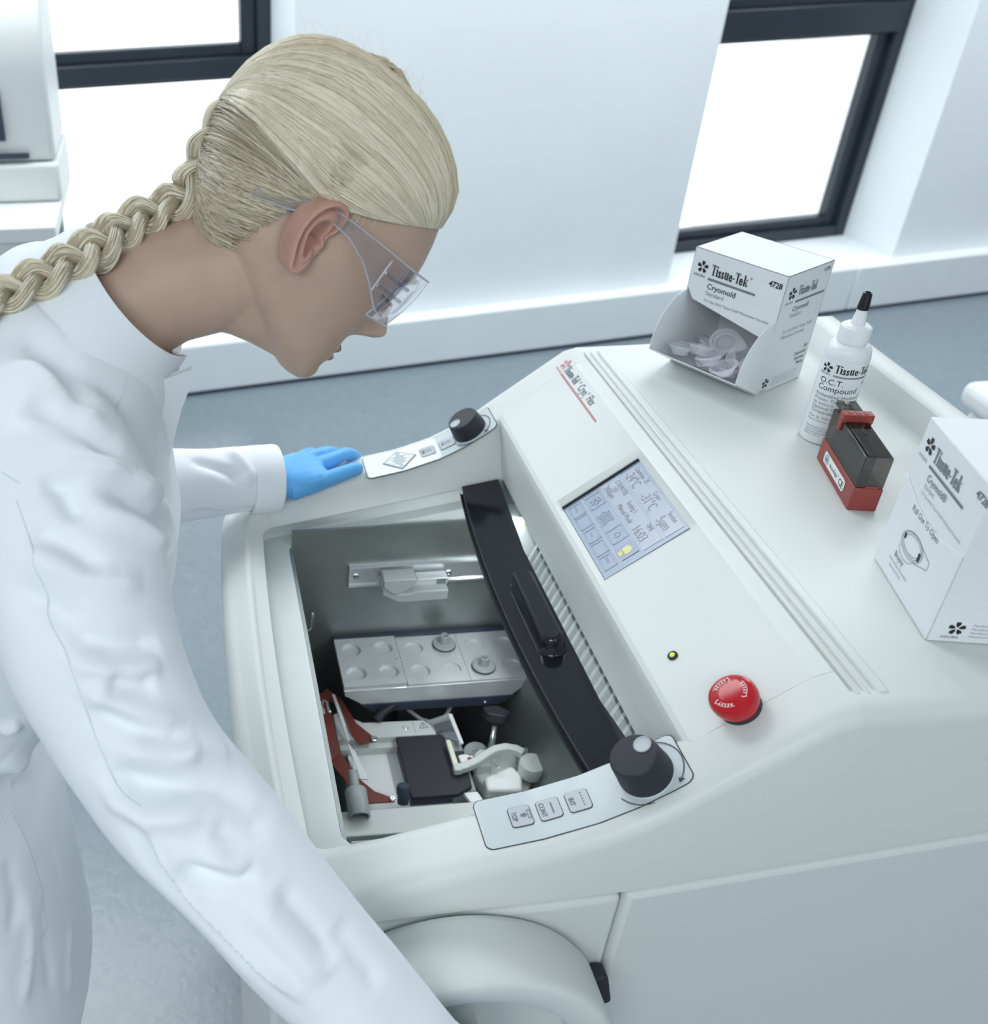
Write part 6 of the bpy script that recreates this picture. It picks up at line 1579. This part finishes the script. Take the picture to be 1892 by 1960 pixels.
SEAMS3 = [
    [(-0.1151, 0.5766, 1.3306), (-0.1135, 0.5731, 1.3273), (-0.112, 0.5697, 1.324), (-0.1104, 0.5663, 1.3206), (-0.1089, 0.5631, 1.3171), (-0.1075, 0.5603, 1.314), (-0.1062, 0.5575, 1.3109), (-0.1048, 0.5548, 1.3078), (-0.1035, 0.5522, 1.3046), (-0.1027, 0.5494, 1.3011), (-0.1019, 0.5467, 1.2976), (-0.1011, 0.5441, 1.294), (-0.1003, 0.5414, 1.2905), (-0.1, 0.5387, 1.2867), (-0.0996, 0.536, 1.2829), (-0.0993, 0.5333, 1.2791), (-0.099, 0.5307, 1.2752), (-0.0977, 0.5283, 1.2721), (-0.0964, 0.5261, 1.269), (-0.0951, 0.5238, 1.2658), (-0.0938, 0.5217, 1.2626), (-0.0921, 0.5197, 1.2597), (-0.0903, 0.5177, 1.2568), (-0.0886, 0.5158, 1.2539), (-0.0869, 0.5139, 1.2509), (-0.086, 0.5117, 1.2472), (-0.0851, 0.5096, 1.2433), (-0.0842, 0.5076, 1.2394), (-0.0834, 0.5056, 1.2355), (-0.0824, 0.5038, 1.2321), (-0.0814, 0.5021, 1.2286), (-0.0804, 0.5005, 1.2251), (-0.0794, 0.4988, 1.2216), (-0.0781, 0.4965, 1.2165), (-0.0767, 0.4941, 1.2114), (-0.0753, 0.4917, 1.2063), (-0.0739, 0.4893, 1.2012), (-0.0725, 0.487, 1.1961), (-0.071, 0.4847, 1.1909), (-0.0695, 0.4824, 1.1857), (-0.0681, 0.4801, 1.1805), (-0.0654, 0.4781, 1.1763), (-0.0627, 0.476, 1.1722), (-0.06, 0.474, 1.168), (-0.0573, 0.4719, 1.1638), (-0.0544, 0.4702, 1.1608), (-0.0515, 0.4684, 1.1578), (-0.0486, 0.4666, 1.1548), (-0.0457, 0.4647, 1.1519)],
    [(-0.1256, 0.594, 1.3422), (-0.1222, 0.5912, 1.3414), (-0.1187, 0.5884, 1.3406), (-0.1154, 0.5859, 1.3396), (-0.1121, 0.5835, 1.3386)],
    [(-0.1825, 0.6817, 0.9006), (-0.1808, 0.6825, 0.8905), (-0.1792, 0.6833, 0.8802), (-0.1775, 0.6842, 0.8697), (-0.1758, 0.6851, 0.8591), (-0.1748, 0.6851, 0.8487), (-0.1739, 0.686, 0.8368), (-0.1732, 0.6874, 0.8243), (-0.1725, 0.6888, 0.8115), (-0.1724, 0.6885, 0.7976), (-0.1722, 0.6882, 0.7834), (-0.1721, 0.6879, 0.769), (-0.172, 0.6877, 0.7544), (-0.1724, 0.6863, 0.7419), (-0.1727, 0.6849, 0.7292), (-0.173, 0.6835, 0.7164), (-0.1734, 0.682, 0.7035), (-0.1767, 0.6739, 0.7085), (-0.1802, 0.6669, 0.7119), (-0.1837, 0.6603, 0.7148), (-0.1874, 0.6543, 0.717), (-0.191, 0.6494, 0.72), (-0.1945, 0.6448, 0.7227), (-0.1982, 0.6404, 0.725), (-0.2019, 0.6366, 0.7265), (-0.2065, 0.6325, 0.7286), (-0.211, 0.6287, 0.7303), (-0.2157, 0.6253, 0.7314), (-0.2205, 0.6224, 0.7318)],
    [(-0.199, 0.6563, 0.9026), (-0.1962, 0.6602, 0.9039), (-0.1934, 0.6641, 0.9052), (-0.1907, 0.6682, 0.9062), (-0.1881, 0.6727, 0.9068), (-0.1858, 0.6772, 0.9079), (-0.1836, 0.6818, 0.9089), (-0.1813, 0.6865, 0.9098), (-0.1792, 0.6918, 0.9101), (-0.1787, 0.695, 0.9161), (-0.1783, 0.6982, 0.922), (-0.1778, 0.7014, 0.9279), (-0.1773, 0.7047, 0.9338)],
    [(-0.0454, 0.7095, 1.3504), (-0.0463, 0.7055, 1.348), (-0.0472, 0.7017, 1.3454), (-0.0481, 0.6984, 1.3428), (-0.0491, 0.6952, 1.34), (-0.0503, 0.6919, 1.3381), (-0.0515, 0.6879, 1.3367), (-0.0521, 0.6773, 1.3389), (-0.0522, 0.6607, 1.3443)],
    [(-0.0373, 0.6431, 1.323), (-0.0373, 0.6369, 1.3239), (-0.0374, 0.6317, 1.3242), (-0.0375, 0.6272, 1.3241), (-0.0377, 0.6231, 1.3238), (-0.0383, 0.6189, 1.3238), (-0.0389, 0.6151, 1.3235), (-0.0395, 0.6116, 1.3231), (-0.0401, 0.6084, 1.3225)]]

def fold_cloth(me, folds, seed=3.0):
    co = get_co(me); no = get_no(me); disp = np.zeros(len(co))
    for A, sg, pts in folds:
        sg = sg * 1.4
        P = np.array(pts); best = np.full(len(co), 1e9); tt = np.zeros(len(co)); seg = np.linalg.norm(P[1:] - P[:-1], axis=1); cum = np.concatenate([[0], np.cumsum(seg)])
        sel = np.where((np.abs(co - P.mean(0)).max(1)) < np.abs(P - P.mean(0)).max() + 4 * sg)[0]
        c = co[sel]; b = np.full(len(c), 1e9); t_ = np.zeros(len(c))
        for i in range(len(P) - 1):
            d = P[i + 1] - P[i]; L = d @ d
            u = np.clip(((c - P[i]) @ d) / L, 0, 1); dist = np.linalg.norm(c - P[i] - u[:, None] * d, axis=1)
            m = dist < b; b[m] = dist[m]; t_[m] = (cum[i] + u[m] * seg[i]) / cum[-1]
        w = np.exp(-(b / sg) ** 2) * np.clip(np.sin(np.pi * np.clip(t_, 0.03, 0.97)) * 1.6, 0, 1)
        disp[sel] += A * 0.001 * FOLD_K * w
    ns = np.array([mnoise.noise(Vector((p[0] * 16 + seed, p[1] * 16, p[2] * 9))) for p in co]) * 0.0026
    ns += np.array([mnoise.noise(Vector((p[0] * 40 + seed, p[1] * 40, p[2] * 22))) for p in co]) * 0.00025
    set_co(me, co + no * (disp + ns)[:, None])
FOLD_K = 1.45
fold_cloth(coat_me, FOLDS3)
coat = mesh_obj('lab_coat', coat_me, M_COAT, person)

coat_bvh = BVHTree.FromPolygons([v.co.copy() for v in coat_me.vertices], [tuple(p.vertices) for p in coat_me.polygons])
for S3 in SEAMS3:
    P = []
    for p in S3:
        h = coat_bvh.find_nearest(Vector(p)); P.append(h[0] + h[1] * 0.0001)
    for _ in range(3): P = [P[0]] + [(P[i_ - 1] + P[i_] * 2 + P[i_ + 1]) / 4 for i_ in range(1, len(P) - 1)] + [P[-1]]
    P = [coat_bvh.find_nearest(p)[0] for p in P]
    if len(P) > 2: MB().tube(P, 0.0005, 5).build('seam', M_SEAM, coat, ang=80)
# collar
def collar():
    n = Vector((0.78, 0.0, 0.625)).normalized(); f = Vector((n.z, 0, -n.x)); l = Vector((0, 1, 0))
    def ring(c, a_f, a_b, b, dz=0.0, tip=0.0):
        row = []
        for k in range(73):
            t = -math.pi + 2 * math.pi * k / 72 ; t = t * 0.9985
            cc, ss = math.cos(t + math.pi), math.sin(t + math.pi)     # starts and ends at the front
            r_ = a_f if cc > 0 else a_b
            e = abs(abs(k - 36) / 36)
            p = Vector(c) + f * r_ * cc + l * b * ss + n * (dz - tip * max(0, (e - 0.86) / 0.14))
            row.append(tuple(p))
        return row
    mb = MB()
    rows = [ring((-0.075, 0.797, 1.352), 0.092, 0.078, 0.106, 0.000), ring((-0.064, 0.802, 1.362), 0.083, 0.069, 0.097, 0.004), ring((-0.053, 0.807, 1.374), 0.075, 0.062, 0.089, 0.004), ring((-0.044, 0.808, 1.378), 0.071, 0.060, 0.083, 0.004, 0.010), ring((-0.041, 0.809, 1.380), 0.069, 0.058, 0.081, 0.0045, 0.014), ring((-0.0415, 0.809, 1.3795), 0.066, 0.055, 0.078, 0.003, 0.014), ring((-0.050, 0.808, 1.376), 0.064, 0.054, 0.079, 0.0), ring((-0.062, 0.803, 1.362), 0.070, 0.060, 0.084, 0.0)]
    mb.grid(rows)
    return mb
collar_o = collar().build('collar', M_COAT, coat, ang=70)
# lapel tip in front of the throat
lp = MB()
LPT = [Vector(p) + Vector((0.0035, -0.009, -0.009)) for p in ((-0.040, 0.742, 1.338), (-0.018, 0.756, 1.337), (0.004, 0.776, 1.333), (-0.010, 0.772, 1.300), (-0.022, 0.764, 1.262), (-0.042, 0.752, 1.285))]
lp.add([tuple(p) for p in LPT] + [tuple(p + Vector((-0.004, 0.006, -0.001))) for p in LPT], [(0, 1, 2, 3, 4, 5), (11, 10, 9, 8, 7, 6)] + [(k_, (k_ + 1) % 6, 6 + (k_ + 1) % 6, 6 + k_) for k_ in range(6)])
lp.build('lapel', M_COAT, coat, bevel=0.002)
# ---- gloves
def finger(mb, pts, rad):
    P, R = smooth_path([(p, r) for p, r in zip(pts, rad)], 4)
    # rounded ends
    d = (P[-1] - P[-2]).normalized(); r = R[-1]
    for k in (0.5, 0.8, 0.97):
        P.append(Vector(pts[-1]) + d * r * k); R.append(r * math.sqrt(1 - k * k))
    mb.tube(P, R, 14)
def glove(name, palm, palm_r, fingers, wrist, flat):
    mbs = []
    m = MB(); m.tube([Vector(p) for p in wrist[0]], wrist[1], 20); mbs.append(m)
    pm = MB(); N = 18; rows = []
    c0, ax, sd, nr = palm      # start, along, side, normal (vectors)
    for k, (t, hw, hh) in enumerate(palm_r):
        c = c0 + ax * t
        rows.append([tuple(c + sd * hw * math.copysign(abs(math.cos(a)) ** 0.8, math.cos(a)) + nr * hh * math.copysign(abs(math.sin(a)) ** 0.9, math.sin(a))) for a in np.linspace(0, 2 * math.pi, N, endpoint=False)])
    pm.grid(rows, closed=True); pm.add(rows[0], [tuple(reversed(range(N)))]); pm.add(rows[-1], [tuple(range(N))]); mbs.append(pm)
    for pts, rad in fingers:
        f = MB(); finger(f, pts, rad); mbs.append(f)
    me = remeshed(mbs, 0.0016, 5, 0.5)
    return mesh_obj(name, me, M_GLOVE, person)
c0 = Vector((0.102, 1.130, 0.9835)); ax = Vector((0.93, 0.30, 0.05)).normalized(); sd = Vector((-0.30, 0.93, 0.0)).normalized(); nr = ax.cross(sd)
left_f = [([(0.130, 1.124, 0.984), (0.158, 1.134, 0.986), (0.190, 1.146, 0.990), (0.2215, 1.157, 0.9935)], [0.0125, 0.0120, 0.0105, 0.0092]),
          ([(0.160, 1.164, 0.991), (0.188, 1.174, 0.9965), (0.214, 1.1865, 0.995), (0.232, 1.197, 0.978), (0.237, 1.200, 0.965)], [0.0105, 0.0100, 0.0092, 0.0086, 0.0078]),
          ([(0.154, 1.178, 0.991), (0.180, 1.192, 0.9965), (0.200, 1.204, 0.985), (0.206, 1.208, 0.962), (0.207, 1.206, 0.946)], [0.0105, 0.0098, 0.0092, 0.0085, 0.0076]),
          ([(0.145, 1.190, 0.989), (0.166, 1.203, 0.991), (0.178, 1.209, 0.975), (0.181, 1.207, 0.952)], [0.0100, 0.0094, 0.0088, 0.0078]),
          ([(0.134, 1.196, 0.985), (0.149, 1.206, 0.983), (0.156, 1.208, 0.966), (0.157, 1.205, 0.948)], [0.0092, 0.0085, 0.0080, 0.0070])]
left_f = [([(p[0] - 0.006, p[1] - (0.016 if k == 0 or n_ < 2 else 0.010), p[2] - 0.0055) for n_, p in enumerate(P_)], R_) for k, (P_, R_) in enumerate(left_f)]
glove('glove', (c0, ax, sd, nr), [(-0.028, 0.026, 0.020), (0.0, 0.029, 0.0185), (0.022, 0.036, 0.0175), (0.045, 0.040, 0.0165), (0.060, 0.038, 0.0145), (0.070, 0.030, 0.0100)], left_f, ([(0.068, 1.120, 0.990), (0.108, 1.131, 0.990)], [0.027, 0.028]), None)
hc = Vector((0.185, 0.405, 0.881))
right_f = []
for k, (yy, ln) in enumerate(((0.437, 1.0), (0.418, 1.06), (0.399, 1.0), (0.382, 0.85))):
    pts = [(0.168, yy, 0.907), (0.190, yy, 0.9105), (0.2085, yy, 0.897), (0.2095, yy, 0.875), (0.196, yy, 0.861), (0.182, yy, 0.8585)]
    right_f.append((pts[:6 if ln > 0.9 else 5], [0.0100, 0.0098, 0.0090, 0.0085, 0.0080, 0.0072][:6 if ln > 0.9 else 5]))
right_f.append(([(0.150, 0.440, 0.905), (0.160, 0.452, 0.885), (0.176, 0.455, 0.866), (0.192, 0.450, 0.858)], [0.0125, 0.0115, 0.0100, 0.0090]))
right_f = [([(x_ + 0.018, y_, z_ - 0.035) for x_, y_, z_ in P_], R_) for P_, R_ in right_f]
rc0 = Vector((0.162, 0.402, 0.878)); rax = Vector((0.80, 0.0, -0.42)).normalized(); rsd = Vector((0, 1, 0)); rnr = rax.cross(rsd)
glove('glove', (rc0, rax, rsd, rnr), [(-0.012, 0.027, 0.019), (0.008, 0.034, 0.0185), (0.030, 0.039, 0.0165), (0.044, 0.036, 0.0130)], right_f, ([(0.135, 0.412, 0.920), (0.165, 0.402, 0.880)], [0.028, 0.029]), None)
# cuffs
def cuff(path, rad, name):
    a, b = path; d = (Vector(b) - Vector(a)); L = d.length; M = frz(a, d)
    return MB(M).lathe([(rad * 0.985, -0.002), (rad * 1.03, 0.002), (rad * 1.035, L - 0.003), (rad * 1.02, L), (rad * 0.97, L - 0.001), (rad * 0.93, L - 0.010)], 40, cap0=False, cap1=True).build(name, M_COAT, coat, ang=60)
cuff(((0.074, 1.1205, 0.9925), (0.1085, 1.127, 0.9885)), 0.0425, 'cuff')
cuff(((0.148, 0.4085, 0.905), (0.170, 0.400, 0.870)), 0.0425, 'cuff')
# ---- safety glasses
M_LENS = pane_mat('clear_polycarbonate', (0.93, 0.93, 0.97), 0.06)
M_TEMP = pane_mat('frosted_polycarbonate', (0.90, 0.885, 0.91), 0.07)
ln_ = MB(); rows = []
for t in np.linspace(-1, 1, 41):
    y = 0.0735 * math.sin(t * 1.30) / math.sin(1.30); x = 0.080 + 0.0345 * (1 - (abs(t)) ** 2.3)
    row = []
    for s in np.linspace(0, 1, 9):
        nose = 0.016 * math.exp(-(y / 0.012) ** 2)
        z = (-0.0185 + nose) + (0.0310 + 0.0185 - nose) * s
        row.append((x - 0.010 * (0.6 - s) ** 2 - 0.006 * (1 - s), y, z))
    rows.append(row)
ln_.grid(rows, M=MH_)
gl = ln_.build('safety_glasses', M_LENS, person, ang=80)
def glink(o):
    o.parent = gl; return o
lens_rows = rows
def side_y(x, sg): return sg * float(np.interp(x, [-0.06, -0.02, 0.0, 0.03, 0.06, 0.08, 0.092], [0.0735, 0.0775, 0.0790, 0.0805, 0.0790, 0.0745, 0.069]))
for sg in (-1, 1):
    topz = ([-0.060, -0.030, -0.005, 0.02, 0.05, 0.084], [0.0165, 0.0270, 0.0330, 0.0335, 0.0325, 0.0305])
    botz = ([-0.060, -0.030, -0.005, 0.02, 0.040, 0.056, 0.072, 0.084], [0.0050, 0.0130, 0.0245, 0.0225, 0.0145, 0.0030, -0.0110, -0.0140])
    mb = MB(); A = []; B = []
    for x in np.linspace(-0.060, 0.082, 30):
        zt_, zb_ = float(np.interp(x, *topz)), float(np.interp(x, *botz)); y = side_y(x, sg)
        A.append([(x, y, zb_ + (zt_ - zb_) * t) for t in (0, 0.33, 0.66, 1)]); B.append([(x, y + sg * 0.0018, zb_ + (zt_ - zb_) * t) for t in (0, 0.33, 0.66, 1)])
    mb.grid(A, M=MH_); mb.grid(B, M=MH_)
    o = mb.build('temple', M_TEMP, None, ang=60); glink(o)
    rim = MB(); pts = [(x, side_y(x, sg) + sg * 0.001, float(np.interp(x, *botz))) for x in np.linspace(-0.058, 0.082, 40)]; rim.tube(pts, 0.0007, 6, M=MH_)
    pts = [(x, side_y(x, sg) + sg * 0.001, float(np.interp(x, *topz))) for x in np.linspace(-0.058, 0.082, 40)]; rim.tube(pts, 0.0007, 6, M=MH_)
    glink(rim.build('temple_edge', mat('frosted_edge', (0.62, 0.63, 0.70), 0.25, alpha=0.75), None, ang=80))
    hg = MB()
    for zz in (0.006, 0.017): hg.tube([(0.062, side_y(0.062, sg) + sg * 0.002, zz), (0.088, side_y(0.086, sg) + sg * 0.001, zz - 0.001)], 0.0014, 6, M=MH_)
    hg.tube([(0.060, side_y(0.06, sg) + sg * 0.002, 0.000), (0.060, side_y(0.06, sg) + sg * 0.002, 0.028)], 0.0009, 6, M=MH_)
    glink(hg.build('hinge', M_CLEAR, None, ang=80))
le_ = MB(); rows = lens_rows; le_.tube([r[0] for r in rows], 0.0008, 6, M=MH_); le_.tube([r[-1] for r in rows], 0.0008, 6, M=MH_); le_.tube(rows[0], 0.0007, 6, M=MH_)
glink(le_.build('lens_edge', mat('lens_edge_tint', (0.55, 0.57, 0.68), 0.15, alpha=0.8), None, ang=80))
# ---- braid: three interlaced strands
braid_c = [hp3(*hair_pt(180, 14, -0.009)), hp3(*hair_pt(180, 2, -0.006)), hp3(*hair_pt(180, -10, -0.004)), hp3(*hair_pt(180, -22, 0.000)), hp3(*hair_pt(180, -33, 0.006)), Vector((-0.0150, 0.8150, 1.4400)), Vector((-0.0363, 0.8040, 1.4340)), Vector((-0.0560, 0.7860, 1.4265)), Vector((-0.0800, 0.7620, 1.4200)), Vector((-0.1080, 0.7425, 1.4140)), Vector((-0.1319, 0.7290, 1.4085)), Vector((-0.1571, 0.7160, 1.4000)), Vector((-0.1867, 0.7060, 1.3850)), Vector((-0.215, 0.700, 1.366))]
bc, _ = smooth_path([(p, 0) for p in braid_c], 14)
arc = [0.0]
for a, b in zip(bc[:-1], bc[1:]): arc.append(arc[-1] + (b - a).length)
tot = arc[-1]
bs = Strands()
def braid_pt(s):
    s = max(0, min(tot, s)); i = min(len(bc) - 2, max(0, int(np.searchsorted(arc, s)) - 1)); t = (s - arc[i]) / max(1e-9, arc[i + 1] - arc[i]); p = bc[i].lerp(bc[i + 1], t)
    d = (bc[min(len(bc) - 1, i + 2)] - bc[max(0, i - 1)]).normalized(); return p, d
PER = 0.080
for k in range(3):
    cent = []
    M_ = 220
    for i in range(M_):
        s = tot * i / (M_ - 1); p, d = braid_pt(s)
        out = Vector((-0.25, -0.62, 0.74)); out = (out - d * out.dot(d)).normalized(); lat = d.cross(out)
        ph = 2 * math.pi * (s / PER + k / 3.0)
        sz = float(np.interp(s / tot, [0, 0.22, 0.5, 1.0], [0.55, 0.95, 1.05, 0.70]))
        cent.append((p + lat * 0.0120 * sz * math.sin(ph) + out * 0.0060 * sz * math.sin(2 * ph), d, out, lat, sz, ph))
    for q in range(130):
        a0 = random.uniform(0, 2 * math.pi); rr_ = math.sqrt(random.uniform(0.25, 1)); tw = random.uniform(-0.6, 0.6)
        tone = min(1, max(0, 0.78 + 0.14 * math.sin(a0 * 2) + random.gauss(0, 0.13))); P = []
        for i in range(0, M_, 2):
            c, d, out, lat, sz, ph = cent[i]; a = a0 + tw * i / M_ * 4
            P.append(c + (lat * math.cos(a) * 0.0072 + out * math.sin(a) * 0.0078) * rr_ * sz)
        bs.add(P, 0.00062, 0.00045, tone)
bo = bs.build('braid', person)
# core so that no light shows through
core = MB()
for k in range(3):
    pts = []; rd = []
    for i in range(0, 160):
        s = tot * i / 159; p, d = braid_pt(s); out = Vector((-0.25, -0.62, 0.74)); out = (out - d * out.dot(d)).normalized(); lat = d.cross(out); ph = 2 * math.pi * (s / PER + k / 3.0)
        sz = float(np.interp(s / tot, [0, 0.22, 0.5, 1.0], [0.55, 0.95, 1.05, 0.70])); pts.append(p + lat * 0.0120 * sz * math.sin(ph) + out * 0.0060 * sz * math.sin(2 * ph)); rd.append(0.0064 * sz)
    core.tube(pts, rd, 8)
core.build('braid_core', M_HAIRC, bo, ang=80)

# ------------------------------------------------------------------ background equipment
M_EQ = mat('instrument_white', (0.76, 0.79, 0.79), 0.45, var=0.015)
bench = thing('lab_bench', (-1.0, 2.75, 0), 'white laboratory bench under the left window', 'bench')
MB().box(-1.3, -0.285, 2.42, 2.93, 0.862, 0.900).build('worktop', M_EQ, bench, bevel=0.004)
MB().box(-1.28, -0.31, 2.44, 2.91, 0.80, 0.862).build('apron', M_EQ, bench, bevel=0.003)
for x in (-1.25, -0.34):
    for y in (2.47, 2.88): MB().box(x - 0.025, x + 0.025, y - 0.025, y + 0.025, 0, 0.80).build('leg', M_GREYP, bench, bevel=0.003)
dev = thing('bench_instrument', (-0.6, 2.75, 0.90), 'white rounded laboratory instrument standing on the bench', 'instrument')
dm = MB(fr((-0.268, 0, 0), (0, 1, 0), (0, 0, 1)))
prof_d = [(2.625, 0.995), (2.615, 1.20), (2.625, 1.27), (2.655, 1.335), (2.70, 1.38), (2.78, 1.41), (2.86, 1.41), (2.90, 1.38), (2.90, 0.995)]
dm = MB(fr((-0.97, 0, 0), (0, 1, 0), (0, 0, 1))); dm.prism(prof_d, 0, 0.682); dm.build('upper_housing', M_EQ, dev, bevel=0.014, seg=4)
MB().box(-0.975, -0.282, 2.608, 2.905, 0.901, 0.993).build('base_housing', M_EQ, dev, bevel=0.010, seg=3)
MB(fr((-0.95, 0, 0), (0, 1, 0), (0, 0, 1))).prism([(2.6125, 1.006), (2.620, 1.006), (2.620, 1.018), (2.6115, 1.018)], 0.0, 0.60).build('grip_recess', M_NAVY, dev)
MB().box(-0.92, -0.40, 2.607, 2.616, 1.05, 1.17).build('display', M_NAVY, dev)
binr = thing('waste_bin', (1.80, 1.63, 0), 'white lidded waste bin beyond the right end of the cryostat', 'bin')
MB().box(1.622, 1.97, 1.47, 1.785, 0.0, 0.655).build('bin_body', M_EQ, binr, bevel=0.02, seg=4)
MB().box(1.604, 1.99, 1.45, 1.802, 0.657, 0.715).build('bin_lid', M_EQ, binr, bevel=0.022, seg=4)
